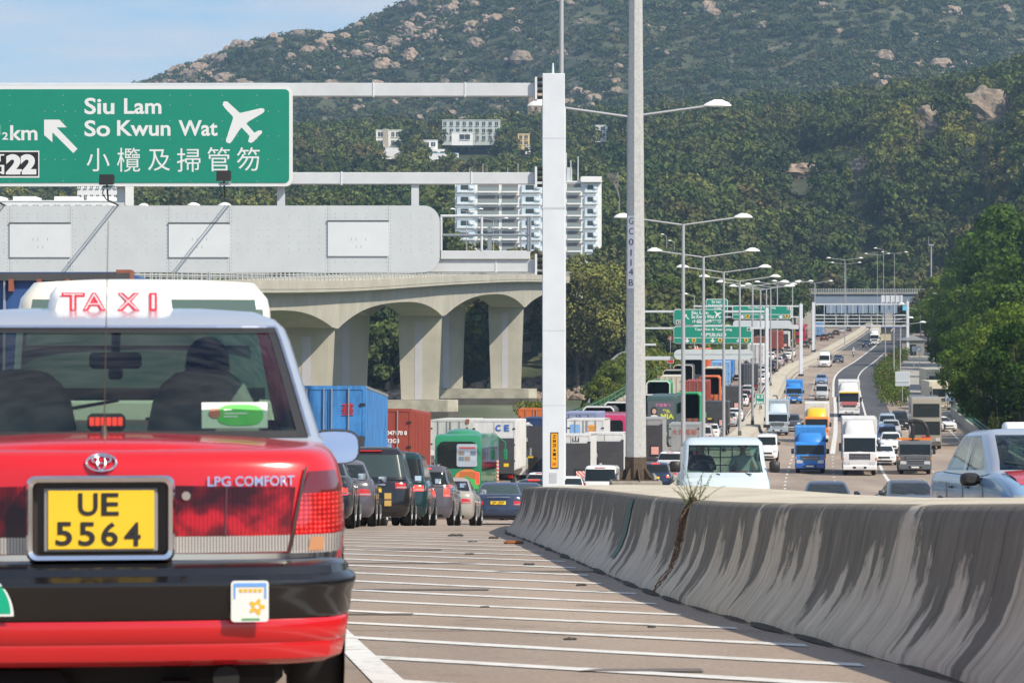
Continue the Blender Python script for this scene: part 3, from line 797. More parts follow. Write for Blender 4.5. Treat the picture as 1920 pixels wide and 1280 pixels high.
# ---------------- the near taxi
def taxi(name, label, loc, rz, detail=True):
    red = paint('taxi_red_paint', (.52,.008,.012), .2); sil = paint('taxi_silver_paint', (.50,.54,.60), .28, .45)
    gl, t, b = (MATS['taxi_glass'], None, None) if 'taxi_glass' in MATS else newmat('taxi_glass', .02)
    if t:
        t.nodes.remove(b); o_ = t.nodes['Material Output']; tr = N(t, 'BsdfTransparent'); tr.inputs[0].default_value = (.45,.56,.50,1)
        gs = N(t, 'BsdfGlossy'); gs.inputs['Roughness'].default_value = .02; gs.inputs[0].default_value = (.9,.95,1,1)
        lw = N(t, 'LayerWeight'); lw.inputs[0].default_value = .5; mx_ = N(t, 'MixShader')
        pw = N(t, 'Math', operation='POWER'); pw.inputs[1].default_value = 3.5; ma_ = N(t, 'Math', operation='MULTIPLY_ADD'); ma_.inputs[1].default_value = .8; ma_.inputs[2].default_value = .045
        t.links.new(lw.outputs['Facing'], pw.inputs[0]); t.links.new(pw.outputs[0], ma_.inputs[0]); t.links.new(ma_.outputs[0], mx_.inputs[0]); t.links.new(tr.outputs[0], mx_.inputs[1]); t.links.new(gs.outputs[0], mx_.inputs[2]); t.links.new(mx_.outputs[0], o_.inputs[0])
    r = thing(name, label, 'taxi', loc, rz)
    low = [(.30,.74,.10,4.55),(.36,.79,.06,4.60),(.45,.815,.05,4.62),(.60,.835,.05,4.62),(.72,.846,.055,4.61),(.86,.838,.070,4.58),(.93,.822,.082,4.53),(.967,.80,.10,4.48),(.985,.77,.135,4.44),(.99,.73,.19,4.38)]
    zb = Curve([(0,.99),(.5,.995),(.9,1.0),(1.5,.985),(3.0,.96),(3.4,.98),(4.2,.88),(4.62,.78)])
    gr_ = [(.98,.80,.66,3.50,.75),(1.01,.785,.72,3.42,.75),(1.12,.755,.84,3.30,.75),(1.25,.72,1.0,3.08,.75),(1.36,.69,1.17,2.88,.7),(1.41,.672,1.25,2.78,.7),(1.445,.635,1.33,2.68,.65),(1.475,.56,1.46,2.55,.6),(1.49,.35,1.7,2.4,.4)]
    B = Body(r, low, zb, gr_, {'all': (1,5)}, red, glass=gl, roof_m=sil)
    # silver below the waist? no: red body, silver roof and pillars. black window surround inside the rear glass
    g = MB()
    for i in (1,2,3,4):
        for (j0, j1) in ((6,7),):
            for s_ in (1,-1):
                def P(i_, j_, k=1.0):
                    x, y, z = B.G[i_][j_]; return (s_*x*k, y-.004, z)
                q = [P(i,j0), P(i,j1), P(i+1,j1), P(i+1,j0)]; g.add(q if s_ > 0 else q[::-1], [(0,1,2,3)])
    n = len(B.G[0])
    for (i0, i1, f0, f1) in ((1,2,0,.22),(4,5,.6,1)):
        for j in list(range(0, 7))+list(range(n-7, n)):
            def Q(j_, f):
                a_, b_ = B.G[i0][j_ % n], B.G[i1][j_ % n]; return (lerp(a_[0],b_[0],f), lerp(a_[1],b_[1],f)-.004, lerp(a_[2],b_[2],f)+.002)
            g.add([Q(j,f0), Q(j+1,f0), Q(j+1,f1), Q(j,f1)], [(0,1,2,3)])
    g.build('window_seal', M_black, r)
    # chrome strip round the rear window
    g = MB(); n = len(B.G[0])
    for s_ in (1,-1):
        pts = [(s_*B.G[i][7][0]*1.004, B.G[i][7][1]-.008, B.G[i][7][2]) for i in range(1, 6)]; g.tube(pts, .007, 6)
    g.tube([(p[0], p[1]-.006, p[2]+.004) for p in ([B.G[5][j % n] for j in range(-7, 8)])], .007, 6)
    g.build('window_trim', M_chrome, r)
    # bumper: swept profile round the tail
    g = MB()
    path = [(-.80,.95),(-.845,.62),(-.862,.32),(-.852,.17),(-.80,.062),(-.70,.012),(-.5,-.022),(-.25,-.035),(0,-.04),(.25,-.035),(.5,-.022),(.70,.012),(.80,.062),(.852,.17),(.862,.32),(.845,.62),(.80,.95)]
    path = [(x*(.958 if abs(x) > .6 else 1), y, 0) for x, y in path]
    black = mat('bumper_black', (.007,.007,.008), .18, coat=.4)
    g.grid(sweep(path, [(-.06,.62),(-.01,.613),(.012,.60),(.018,.575),(.046,.556),(.050,.545),(.046,.53),(.036,.50),(.03,.44),(.02,.428),(.0,.424)]), flip=False); g.build('bumper', black, r, smooth=35)
    g = MB(); g.grid(sweep(path, [(.018,.425),(.024,.41),(.018,.36),(.008,.345),(.010,.325),(.000,.29),(-.03,.272),(-.09,.262)])); g.build('bumper_apron', red, r, smooth=35)
    # tail lamps
    ml, t, b = (MATS['tail_lens'], None, None) if 'tail_lens' in MATS else newmat('tail_lens', .12)
    if t:
        tc_ = N(t, 'TexCoord'); br = N(t, 'TexVoronoi'); br.inputs['Scale'].default_value = 62
        mpn = N(t, 'Mapping'); mpn.inputs['Scale'].default_value = (1, 0, 1); t.links.new(tc_.outputs['Object'], mpn.inputs[0]); t.links.new(mpn.outputs[0], br.inputs['Vector']); br.inputs['Randomness'].default_value = .12
        rp = ramp(t, br.outputs['Distance'], [(0, (.95,.20,.15)), (.2, (.62,.015,.018)), (.6, (.20,.003,.005))]); b.inputs['Coat Weight'].default_value = 1; b.inputs['Coat Roughness'].default_value = .03
        nz_ = N(t, 'TexNoise'); nz_.inputs['Scale'].default_value = 5; t.links.new(tc_.outputs['Object'], nz_.inputs['Vector']); r2 = ramp(t, nz_.outputs[0], [(.4, G3(.45)), (.6, G3(1.15))])
        fin = mixc(t, 1, rp.outputs[0], r2.outputs[0], 'MULTIPLY'); t.links.new(fin, b.inputs['Base Color'])
        t.links.new(fin, b.inputs['Emission Color']); b.inputs['Emission Strength'].default_value = .25
    mi_, t, b = (MATS['inner_lens'], None, None) if 'inner_lens' in MATS else newmat('inner_lens', .15)
    if t:
        tc_ = N(t, 'TexCoord'); wv = N(t, 'TexWave'); wv.inputs['Scale'].default_value = 22; wv.bands_direction = 'X'; t.links.new(tc_.outputs['Object'], wv.inputs['Vector'])
        nz_ = N(t, 'TexNoise'); nz_.inputs['Scale'].default_value = 7; nz_.inputs['Detail'].default_value = 5; t.links.new(tc_.outputs['Object'], nz_.inputs['Vector'])
        r1 = ramp(t, nz_.outputs[0], [(.40, (.03,.0005,.002)), (.52, (.13,.001,.004)), (.62, (.42,.005,.012))]); r2 = ramp(t, wv.outputs['Fac'], [(.3, G3(.75)), (.6, G3(1.05))])
        fin = mixc(t, 1, r1.outputs[0], r2.outputs[0], 'MULTIPLY'); t.links.new(fin, b.inputs['Base Color']); b.inputs['Coat Weight'].default_value = .35; b.inputs['Coat Roughness'].default_value = .06; b.inputs['Specular IOR Level'].default_value = .25
        t.links.new(fin, b.inputs['Emission Color']); b.inputs['Emission Strength'].default_value = .03
    mw_, t, b = (MATS['clear_lens'], None, None) if 'clear_lens' in MATS else newmat('clear_lens', .15)
    if t:
        tc_ = N(t, 'TexCoord'); wv = N(t, 'TexWave'); wv.inputs['Scale'].default_value = 30; wv.bands_direction = 'X'; t.links.new(tc_.outputs['Object'], wv.inputs['Vector'])
        r1 = ramp(t, wv.outputs['Fac'], [(.2, (.16,.14,.13)), (.7, (.42,.40,.38))]); t.links.new(r1.outputs[0], b.inputs['Base Color']); b.inputs['Coat Weight'].default_value = 1; b.inputs['Coat Roughness'].default_value = .03
    mdk = mat('dark_red_lens', (.12,.006,.008), .12, coat=1)
    for s_ in (1, -1):
        def C(*p):
            q = [(s_*a, z) for a, z in p]; return q if s_ > 0 else [q[1], q[0], q[3], q[2]]
        o = B.patch('tail_lamp', 0,0,0,0, ml, off=.012, nx=12, nz=6, corners=C((.655,.70),(.838,.70),(.826,.84),(.68,.84)))
        B.patch('lamp_top_lens', 0,0,0,0, mdk, parent=o, off=.012, nx=10, nz=3, corners=C((.68,.84),(.826,.84),(.80,.915),(.705,.915)))
        B.patch('lamp_clear_lens', 0,0,0,0, mw_, parent=o, off=.012, nx=10, nz=3, corners=C((.640,.635),(.842,.635),(.838,.70),(.655,.70)))
        B.patch('lamp_amber_lens', 0,0,0,0, mat('pale_amber_lens', (.50,.25,.13), .15, coat=1), parent=o, off=.015, nx=4, nz=2, corners=C((.70,.645),(.755,.645),(.76,.692),(.71,.692)), skirt=0)
        o = B.patch('inner_lamp', 0,0,0,0, mi_, off=.011, nx=12, nz=5, corners=C((.243,.70),(.640,.70),(.658,.862),(.250,.872)))
        B.patch('lamp_clear_lens', 0,0,0,0, mw_, parent=o, off=.011, nx=10, nz=2, corners=C((.243,.645),(.628,.645),(.640,.70),(.243,.70)))
        B.patch('lamp_divider', 0,0,0,0, mat('lens_dark', (.08,.004,.005), .2, coat=1), parent=o, off=.014, nx=2, nz=3, corners=C((.415,.70),(.42,.70),(.425,.866),(.42,.866)), skirt=0)
        B.patch('chrome_strip', 0,0,0,0, M_chrome, off=.020, nx=14, nz=1, corners=C((.238,.622),(.845,.618),(.845,.637),(.238,.643)))
        B.patch('boot_seam', 0,0,0,0, M_black, off=.0155, nx=1, nz=8, corners=C((.622,.60),(.630,.60),(.700,.93),(.692,.93)), skirt=0)
    g = MB(); g.cyl((.285,.0,.840),(.285,.03,.840),.015,.015,14); g.build('boot_lock', M_chrome, r, smooth=40)
    # number plate in its chrome frame
    g = MB(); pts = []
    def rr_(hw, z0, z1, c, y):
        P = []
        for (cx, cz, a0) in ((hw-c, z1-c, 0),(-hw+c, z1-c, 90),(-hw+c, z0+c, 180),(hw-c, z0+c, 270)):
            for k in range(5): a = R(a0+22.5*k); P.append((cx+c*math.cos(a), y, cz+c*math.sin(a)))
        return P
    outer = rr_(.247,.622,.910,.03,-.012); mid = rr_(.240,.629,.903,.028,-.026); inn = rr_(.226,.643,.889,.02,-.022); deep = rr_(.222,.647,.885,.02,.03)
    g.grid([outer, mid, inn], closed=True, flip=False); g.grid([rr_(.247,.622,.910,.03,.06), outer], closed=True)
    g.build('plate_surround', M_chrome, r, smooth=50)
    g = MB(); g.grid([inn, deep], closed=True); g.add(deep, [tuple(range(len(deep)))]); g.build('plate_recess', mat('recess_dark', (.05,.04,.035), .4, .2), r)
    g = MB(); g.box(-.190,.190,.004,.014,.655,.868,c=.003); pl = g.build('number_plate_holder', mat('plate_backing_grey', (.25,.25,.25), .5), r)
    g = MB(); g.box(-.176,.178,-.002,.004,.663,.860,c=.0015); g.build('number_plate', M_ply, pl)
    g = MB()
    put_text(g, 'U', -.075,-.010,.776,.852,-.0045, .02); put_text(g, 'E', .002,.060,.776,.852,-.0045, .02)
    for k, ch in enumerate('5564'): put_text(g, ch, -.150+k*.076, -.095+k*.076, .676-k*.001, .756-k*.001, -.0045, .02)
    g.build('plate_number', M_txt, pl)
    # emblem: three interlocked ovals
    g = MB()
    def oval(cx, cz, a_, b_, rr2):
        pts = [(cx+a_*math.cos(2*PI*k/28), B.at(0, cz+b_*math.sin(2*PI*k/28))[1]-.004, cz+b_*math.sin(2*PI*k/28)) for k in range(29)]; g.tube(pts, rr2, 6)
    oval(0,.950,.050,.028,.0045); oval(0,.960,.032,.012,.0035); oval(0,.952,.013,.026,.0035)
    g.build('emblem', M_chrome, r, smooth=60)
    g = MB(); put_text(g, 'LPG', .358,.436,.868,.902,0,.015, fn=lambda x,z: B.at(x,z,off=.012)); put_text(g, 'COMFORT', .452,.655,.868,.902,0,.015, fn=lambda x,z: B.at(x,z,off=.012)); g.build('boot_lettering', M_chrome, r)
    # stickers on the bumper
    g = MB(); P = rr_(.063,.422,.560,.012,0); P = [(x+.497, -.084, z) for x, y, z in P]; g.add(P, [tuple(range(len(P)))]); st_ = g.build('bumper_sticker', mat('sticker_white', (.72,.73,.70), .4), r)
    g = MB()
    P = [(.520+(.0215+.007*math.cos(5*a))*math.cos(a), -.0855, .472+(.0215+.007*math.cos(5*a))*math.sin(a)) for a in [2*PI*k/60 for k in range(60)]]; g.add(P, [tuple(range(60))])
    g.build('flower_print', mat('sticker_yellow', (.80,.45,.03), .4), st_)
    g = MB(); g.disc((.520,-.087,.472),.008,'y',10); g.build('flower_centre', mat('sticker_white', (.8,.8,.8), .4), st_)
    g = MB(); g.box(.443,.552,-.0857,-.0852,.540,.552); g.box(.443,.449,-.0857,-.0852,.50,.54); g.box(.546,.552,-.0857,-.0852,.50,.54); g.build('blue_print', mat('sticker_blue', (.15,.35,.75), .4), st_)
    g = MB(); 
    for k in range(5): g.box(.462+k*.016,.473+k*.016,-.0858,-.0853,.522,.533)
    g.build('yellow_print', mat('sticker_yellow', (.8,.45,.03), .4), st_)
    g = MB(); g.box(.47,.53,-.0858,-.0853,.428,.434); g.build('green_print', mat('sticker_green', (.1,.35,.1), .4), st_)
    g = MB(); 
    for (rad, y, mi__) in ((.155,-.080,0),(.145,-.081,1)):
        P = [(-.44+rad*math.cos(a), y, (.448 if mi__ == 0 else .456)+rad*math.sin(a)) for a in [PI*k/24 for k in range(25)]]; g.add(P, [tuple(range(len(P)-1,-1,-1))], mi__)
    g.build('green_disc_sticker', [mat('sticker_white', (.8,.8,.8), .4), mat('sticker_emerald', (.0,.36,.20), .4)], r)
    # roof sign
    g = MB()
    rows = []
    for (yy, ins) in ((1.50,.03),(1.53,.008),(1.56,0),(1.66,0),(1.69,.008),(1.72,.03)):
        hw0, hw1 = .245-ins, .226-ins; z0, z1 = 1.445, 1.572-ins
        rows.append([(-hw0,yy,z0),(-hw1-.004,yy,z1-.03),(-hw1+.02,yy,z1),(hw1-.02,yy,z1),(hw1+.004,yy,z1-.03),(hw0,yy,z0)])
    g.grid(rows, flip=True); g.add(rows[0], [tuple(range(6))]); g.add(rows[-1], [tuple(range(5,-1,-1))])
    sg = g.build('roof_sign', mat('roof_sign_white', (.82,.82,.80), .35), r, smooth=40)
    pr_ = mat('sign_red_print', (.75,.03,.06), .4); g = MB()
    xs_ = [(-.185,-.095),(-.105,-.015),(.025,.115),(.150,.180)]
    for (a_, b_), ch in zip(xs_, 'TAXI'):
        if ch == 'I': g.box(a_, b_, 1.4955, 1.4990, 1.478, 1.548)
        else: put_text(g, ch, a_, b_, 1.478, 1.548, 1.4975, .05)
    tr_ = g.build('sign_lettering', pr_, sg)
    g = MB()
    for (a_, b_), ch in zip(xs_, 'TAXI'):
        g = MB()
        if ch == 'I': g.box(a_+.009, b_-.009, 1.4935, 1.4950, 1.486, 1.540)
        else: put_text(g, ch, a_+.008, b_-.008, 1.483, 1.543, 1.4950, -.022)
        g.build('letter_inlay', mat('sign_pink_inlay', (.82,.62,.66), .4), sg)
    # third brake light, aerial, shelf
    g = MB(); g.box(-.068,.068,.812,.90,1.035,1.098,c=.012); bl = g.build('brake_light_housing', M_black, r)
    g = MB(); 
    for k in range(6): g.box(-.060+k*.0205,-.043+k*.0205,.805,.813,1.055,1.086,c=.002)
    g.build('brake_light', mat('brake_light_glow', (.8,.05,.03), .3, emit=(1,.06,.03,1.3)), bl)
    g = MB(); g.cyl((.0,.50,1.02),(.0,.50,1.065),.016,.008,10); g.cyl((.0,.50,1.06),(-.004+.02,.42,1.78),.0022,.0012,6); g.build('aerial', mat('aerial_bronze', (.16,.12,.09), .35, .7), r, smooth=40)
    # interior
    din = mat('cabin_dark', (.03,.038,.036), .8); seat = mat('seat_grey_leather', (.40,.44,.42), .5)
    g = MB(); g.box(-.72,.72,.80,1.55,.90,.965); g.box(-.70,.70,1.3,1.5,.6,.98,c=.05); g.build('rear_shelf', din, r)
    g = MB(); g.box(-.72,.72,3.0,3.42,.72,.955,c=.06); g.box(-.70,.70,2.95,3.2,.8,.975,c=.05); g.build('dashboard', din, r)
    for s_ in (1,-1): g = MB(); g.box(min(s_*.70,s_*.76), max(s_*.70,s_*.76), .9, 3.3, .5, .985); g.build('door_lining', din, r)
    for cx in (-.36,.36):
        g = MB(); rows = []
        for k, (z, hw, th) in enumerate(((.45,.22,.07),(.9,.23,.08),(1.02,.22,.075),(1.12,.20,.07),(1.19,.165,.06),(1.235,.11,.05),(1.25,.05,.02))):
            rows.append([(cx+hw*math.copysign(abs(math.cos(a))**.55, math.cos(a)), 1.95+.10*(z-.45)*-1+th*math.copysign(abs(math.sin(a))**.7, math.sin(a)), z) for a in [2*PI*q/20 for q in range(20)]])
        g.grid(rows, closed=True, flip=True); g.build('front_seat', seat, r, smooth=60)
    g = MB(); g.box(-.11,.11,2.62,2.65,1.245,1.315,c=.015); g.cyl((0,2.66,1.30),(0,2.80,1.41),.02,.02,8); g.box(-.03,.03,2.6,2.7,1.20,1.25,c=.01); g.build('rear_view_mirror', M_black, r)
    if detail:
        g = MB(); n_ = 20; g.tube([(.36+.18*math.cos(2*PI*k/n_), 2.70-.06*math.sin(2*PI*k/n_), 1.02+.17*math.sin(2*PI*k/n_)) for k in range(n_+1)], .014, 6); g.build('steering_wheel', M_black, r)
        g = MB(); g.add([(.345,.815,1.045),(.585,.85,1.045),(.585,.89,1.138),(.345,.855,1.138)], [(0,1,2,3)]); ss = g.build('window_card', mat('card_white', (.62,.66,.62), .5), r)
        def cd(x, z, o_=0): u = (x-.345)/.24; v = (z-1.045)/.093; return (x, .815+.035*u+.04*v-.003-o_, z)
        g = MB(); P = [cd(.485+.085*math.copysign(abs(math.cos(a))**.6, math.cos(a)), 1.092+.038*math.copysign(abs(math.sin(a))**.8, math.sin(a))) for a in [2*PI*k/24 for k in range(24)]]; g.add(P, [tuple(range(24))]); g.build('green_print', mat('card_green', (.06,.50,.05), .5), ss)
        g = MB(); P = [cd(.392+.022*math.cos(a), 1.098+.017*math.sin(a), .001) for a in [2*PI*k/16 for k in range(16)]]; g.add(P, [tuple(range(16))]); g.build('red_print', mat('card_red', (.5,.10,.06), .5), ss)
        g = MB()
        for (x0, x1, z) in ((.425,.455,1.108),(.425,.51,1.095),(.425,.475,1.084)): g.add([cd(x0,z,.002),cd(x1,z,.002),cd(x1,z+.005,.002),cd(x0,z+.005,.002)], [(0,1,2,3)])
        g.build('pale_print', M_white, ss)
    # far glass, body sides
    arches(r, (-.853,.853), (.95,3.73), .37)
    for y in (.95, 3.73):
        for x in (-.755, .755): add_wheel(r, x, y, .305, .185)
    g = MB(); g.box(-.62,.62,.25,.9,.17,.28,c=.03); g.cyl((.42,.02,.22),(.42,.6,.22),.045,.045,12); g.box(-.5,-.1,.12,.7,.13,.24,c=.05); g.cyl((-.6,.93,.27),(.6,.93,.27),.05,.05,8); g.box(.2,.3,.15,.3,.15,.2); g.build('underbody', M_under, r)
    g = MB(); g.box(-.35,.3,.3,1.6,.14,.3,c=.06); g.build('gas_tank', M_under, r)
    for s_ in (1,-1):
        g = MB(); rows = []
        for (yy, k) in ((2.86,.88),(2.90,.98),(2.96,.9),(3.0,.5)):
            cx, cz = s_*.935, .905; rows.append([(cx+.115*k*math.copysign(abs(math.cos(a))**.6, math.cos(a)), yy, cz+.078*k*math.copysign(abs(math.sin(a))**.7, math.sin(a))) for a in [2*PI*q/20 for q in range(20)]])
        g.grid(rows, closed=True, flip=True); g.add(rows[-1], [tuple(range(20))]); o = g.build('door_mirror', M_black, r, smooth=50)
        g = MB(); P = [(p[0]*1.0, 2.850+(p[2]-cz)*.22, p[2]) for p in rows[0]]; g.add(P, [tuple(range(19,-1,-1))]); g.build('mirror_glass', M_mirr, o)
        g = MB(); g.cyl((s_*.80,3.0,.90),(s_*.88,2.96,.90),.03,.025,8); g.build('mirror_arm', M_black, r)
        B.patch('headlamp', *sorted((s_*.5, s_*.80)), .60, .74, M_lamp, end='front', nx=6)
        for yy in (1.30, 2.15, 3.15): g = MB(); g.box(min(s_*.849,s_*.853), max(s_*.849,s_*.853), yy, yy+.012, .35, .86); g.build('door_seam', M_black, r)
        for yy in (1.5, 2.35): g = MB(); g.box(min(s_*.85,s_*.872), max(s_*.85,s_*.872), yy, yy+.16, .80, .825, c=.008); g.build('door_handle', M_black, r)
        g = MB(); g.box(min(s_*.85,s_*.866), max(s_*.85,s_*.866), .6, 4.3, .52, .57, c=.006); g.build('side_moulding', M_black, r)
        g = MB(); x_ = s_*.728; g.cyl((s_*.770,2.12,1.0),(s_*.655,2.12,1.40),.025,.02,6); g.build('door_pillar', M_black, r)
    B.patch('grille', -.42, .42, .60, .74, M_chrome, end='front', nx=6, off=.012)
    B.patch('bumper', -.84, .84, .36, .54, black, end='front', nx=14, off=.05)
    B.patch('number_plate', -.26, .26, .42, .53, M_plw, end='front', nx=3, off=.06)
    for x in (-.5, .12):
        g = MB(); g.cyl((x, 3.42, 1.01), (x+.5, 3.28, 1.10), .010, .008, 5); g.build('wiper', M_black, r)
    return r
tx = taxi('taxi', 'red taxi with silver roof and lit tail lamps filling the lower corner, number UE 5564', (PX(189, 10.3), 10.3, prof(10.3)), .11)
# ============================================================ STRUCTURES
M_gal = mat('galvanised_steel', (.36,.37,.37), .5, .35, noise_amt=.16, nscale=30)
M_gal2 = mat('pole_grey', (.40,.41,.42), .5, .2)
M_panel = mat('pale_grey_panel', (.52,.56,.58), .5, noise_amt=.05, nscale=2)
M_panel2 = mat('inset_panel', (.62,.66,.68), .5, noise_amt=.04, nscale=2)
M_gw = mat('gantry_white_paint', (.64,.68,.72), .45, noise_amt=.06, nscale=1.5)
M_gb = mat('gantry_beam_paint', (.55,.58,.60), .5, noise_amt=.07, nscale=2)
M_sgn = mat('sign_green', (.0,.225,.150), .6, noise_amt=.05, nscale=2)
M_sgw = mat('sign_white', (.68,.70,.70), .45)
M_sgk = mat('sign_black', (.012,.012,.012), .5)
M_gry = mat('rail_blue_grey', (.22,.26,.30), .5, .1)

# ---------------- near gantry (facing the camera, 77 m away)
GY = 76.67; GP = 75.0
def gx(px): return (px-960)/GP
def gz(py): return CAMZ+(640-py)/GP
gt = thing('sign_gantry', 'pale painted steel overhead gantry with tall white box column and three long beams', 'gantry')
g = MB(); g.box(gx(1017), gx(1059), GY-.05, GY+.55, prof(GY)+HB-.02, gz(138), c=.012); col_ = g.build('column', M_gw, gt)
g = MB(); g.cyl((gx(1037), GY+.25, gz(138)), (gx(1037), GY+.25, gz(117)), .035, .02, 6); g.build('column_spike', M_gw, col_)
g = MB(); g.box(gx(1017)-.004, gx(1059)+.004, GY-.056, GY+.556, gz(392), gz(388)); g.build('column_joint', M_gb, col_)
g = MB(); g.box(gx(1013), gx(1063), GY-.1, GY+.6, prof(GY)+HB-.02, prof(GY)+HB+.06); g.build('base_plate', M_gb, col_)
for (y0, y1) in ((145,187),(313,352),(476,516)):
    g = MB(); g.box(gx(1003), gx(1007), GY-.10, GY+.45, gz(y1), gz(y0)); br = g.build('joint_bracket', M_gw, gt)
    for k in range(4):
        zz = gz(lerp(y1-4, y0+4, k/3)); g = MB(); g.cyl((gx(1007), GY-.02, zz), (gx(1017), GY-.02, zz), .045, .045, 8); g.build('bolt', M_sgk, br)
XL = -19.5
for (px_, yy0, yy1) in ((700,154,181.5),(872,154,181.5),(640,321.5,346.5),(884,321.5,346.5),(930,484.5,511.5)):
    g = MB(); g.box(gx(px_-1.2), gx(px_+1.2), GY+.035, GY+.46, gz(yy1), gz(yy0)); g.build('splice_flange', M_gw, gt)
g = MB(); g.tube([(gx(1060), GY+.2, gz(900)), (gx(1060), GY+.2, gz(200)), (gx(1056), GY-.02, gz(196))], .018, 6); g.build('conduit', M_gb, gt)
for py_0 in (260, 620, 760):
    g = MB(); g.box(gx(1017)-.003, gx(1059)+.003, GY-.053, GY+.553, gz(py_0), gz(py_0-.8)); g.build('weld_seam', mat('weld_grey', (.42,.45,.48), .6), col_)
g = MB(); g.box(gx(1030), gx(1044), GY-.056, GY-.05, gz(905), gz(886)); g.build('access_hatch', mat('weld_grey', (.42,.45,.48)), col_)
for i, (y0, y1, xr) in enumerate(((155.5,180,1003),(323,345,1003))):
    g = MB(); g.box(XL, gx(xr), GY+.05, GY+.38, gz(y1), gz(y0), c=.01); g.build('beam', M_gb, gt)
g = MB(); g.box(XL, gx(1003), GY+.05, GY+.45, gz(510), gz(486), c=.01); g.build('beam', M_gb, gt)
g = MB(); g.box(gx(826), gx(994), GY-.02, GY+.7, gz(486), gz(470), c=.01); g.build('walkway_deck', M_gb, gt)
for px in (-320,-30, 225, 526, 778):
    g = MB(); g.box(gx(px-7), gx(px+7), GY+.12, GY+.30, gz(392), gz(345)); g.build('strut', M_gb, gt)
g = MB(); g.box(-20.1, -19.4, GY-.05, GY+.55, prof(GY)-.1, gz(138), c=.012); g.build('column', M_gw, gt)
# walkway railing
rl = []
for (x0, x1, z) in ((826,994,405),(830,994,441)):
    g = MB(); g.cyl((gx(x0), GY-.0, gz(z)), (gx(x1), GY-.0, gz(z)), .035, .035, 8); g.build('guard_rail', M_gry if z > 410 else M_gb, gt)
for px in (827,903,990,994):
    g = MB(); g.cyl((gx(px), GY-.0, gz(470)), (gx(px), GY-.0, gz(405)), .035, .035, 8); g.build('rail_post', M_gb if px < 950 else M_gry, gt)
g = MB(); g.box(gx(914), gx(922), GY+.3, GY+.42, gz(470), gz(424)); g.build('rail_post', M_gry, gt)
# the id plate on the column
g = MB(); P = []
g.box(gx(1032), gx(1047), GY-.062, GY-.05, gz(878), gz(810), c=.004); ip = g.build('number_plate', mat('marker_black_edge', (.02,.02,.02), .5), gt)
g = MB(); g.box(gx(1033.3), gx(1045.7), GY-.066, GY-.0625, gz(876), gz(812)); g.build('yellow_face', mat('marker_orange', (.80,.36,.01), .5), ip)
g = MB()
for k, ch in enumerate('Nsn417'):
    zc_ = 818+k*8.3; v = glyphs(ch, .02)
    x0, x1, z0, z1 = gx(1036.5), gx(1042.5), gz(zc_+3), gz(zc_-3); cx, cz = (x0+x1)/2, (z0+z1)/2; hw, hh = (z1-z0)/2*1.0, (x1-x0)/2
    put_text(g, ch, -hw, hw, -hh, hh, 0, .03, fn=lambda a, c, cx=cx, cz=cz: (cx+c, GY-.0675, cz-a))
g.build('marker_text', M_txt, ip)
g = MB(); put_text(g, 'NW', gx(1036), gx(1043), gz(873), gz(866), GY-.0675, .03); g.build('red_text', mat('marker_red', (.5,.02,.02), .5), ip)
# floodlights hung under the sign on arms towards the camera
for px, py in ((10,352),(222,352),(435,345),(-205,354)):
    fl = thing('floodlight', {10:'black floodlight on an arm under the green sign beside the exit number',222:'black floodlight on an arm under the middle of the green sign',435:'black floodlight on an arm under the aeroplane symbol'}.get(px,'black floodlight on an arm under the far part of the green sign'), 'floodlight', (gx(px), GY-2.2, gz(py)+.05), 0, 'floodlights below the sign')
    g = MB(); g.prism([(-.16,-.10),(.16,-.05),(.16,.14),(-.10,.16)], -.17, .17, 'x'); g.build('lamp_housing', M_sgk, fl)
    g = MB(); g.prism([(-.05,-.20),(.25,-.12),(.24,-.09),(-.05,-.16)], -.12, .16, 'x'); g.build('glare_flap', M_silver, fl)
    g = MB(); g.tube([(0,0,-.05),(.03,.03,-.47),(.03,1.92,-.50)], .022, 8); g.build('arm', M_sgk, fl)
    g = MB(); g.tube([(-.06,0,-.12),(-.10,-.02,-.3),(-.02,.05,-.44),(-.02,1.88,-.46)], .014, 5); g.build('cable', M_sgk, fl)
def rrect(x0, x1, z0, z1, c, y, n=6):
    P = []
    for (cx, cz, a0) in ((x1-c, z1-c, 0),(x0+c, z1-c, 90),(x0+c, z0+c, 180),(x1-c, z0+c, 270)):
        for k in range(n): a = R(a0+90*k/(n-1)); P.append((cx+c*math.cos(a), y, cz+c*math.sin(a)))
    return P
def slab(mb, P, y0, y1, mi=0):
    a = [(p[0], y0, p[2]) for p in P]; b_ = [(p[0], y1, p[2]) for p in P]; n = len(P)
    mb.add(a+b_, [tuple(range(n-1,-1,-1)), tuple(range(n, 2*n))]+[(i, (i+1)%n, (i+1)%n+n, i+n) for i in range(n)], mi)
# big green sign
sg = thing('direction_sign', 'large green overhead road sign reading Siu Lam and So Kwun Wat with an aeroplane symbol', 'road sign')
g = MB(); P = rrect(gx(-560), gx(549), gz(350), gz(162), .17, 0); slab(g, P, GY-.14, GY-.02); g.build('sign_border', M_sgw, sg)
g = MB(); P = rrect(gx(-554), gx(543), gz(343.5), gz(168.5), .11, 0); slab(g, P, GY-.155, GY-.138); g.build('sign_face', M_sgn, sg)
TY = GY-.159
def stext(nm, s_, x0, x1, y0, y1, bold=.02, m_=M_sgw, yy=TY):
    g = MB(); put_text(g, s_, gx(x0), gx(x1), gz(y1), gz(y0), yy, bold); return g.build(nm, m_, sg)
stext('lettering', 'Siu', 160, 216, 184.5, 215.5, .022); stext('lettering', 'Lam', 234, 304, 185.5, 215, .022)
stext('lettering', 'So', 160, 208, 226.5, 257, .022); stext('lettering', 'Kwun', 221, 321, 226.5, 256, .022); stext('lettering', 'Wat', 336, 409, 226.5, 256, .022)
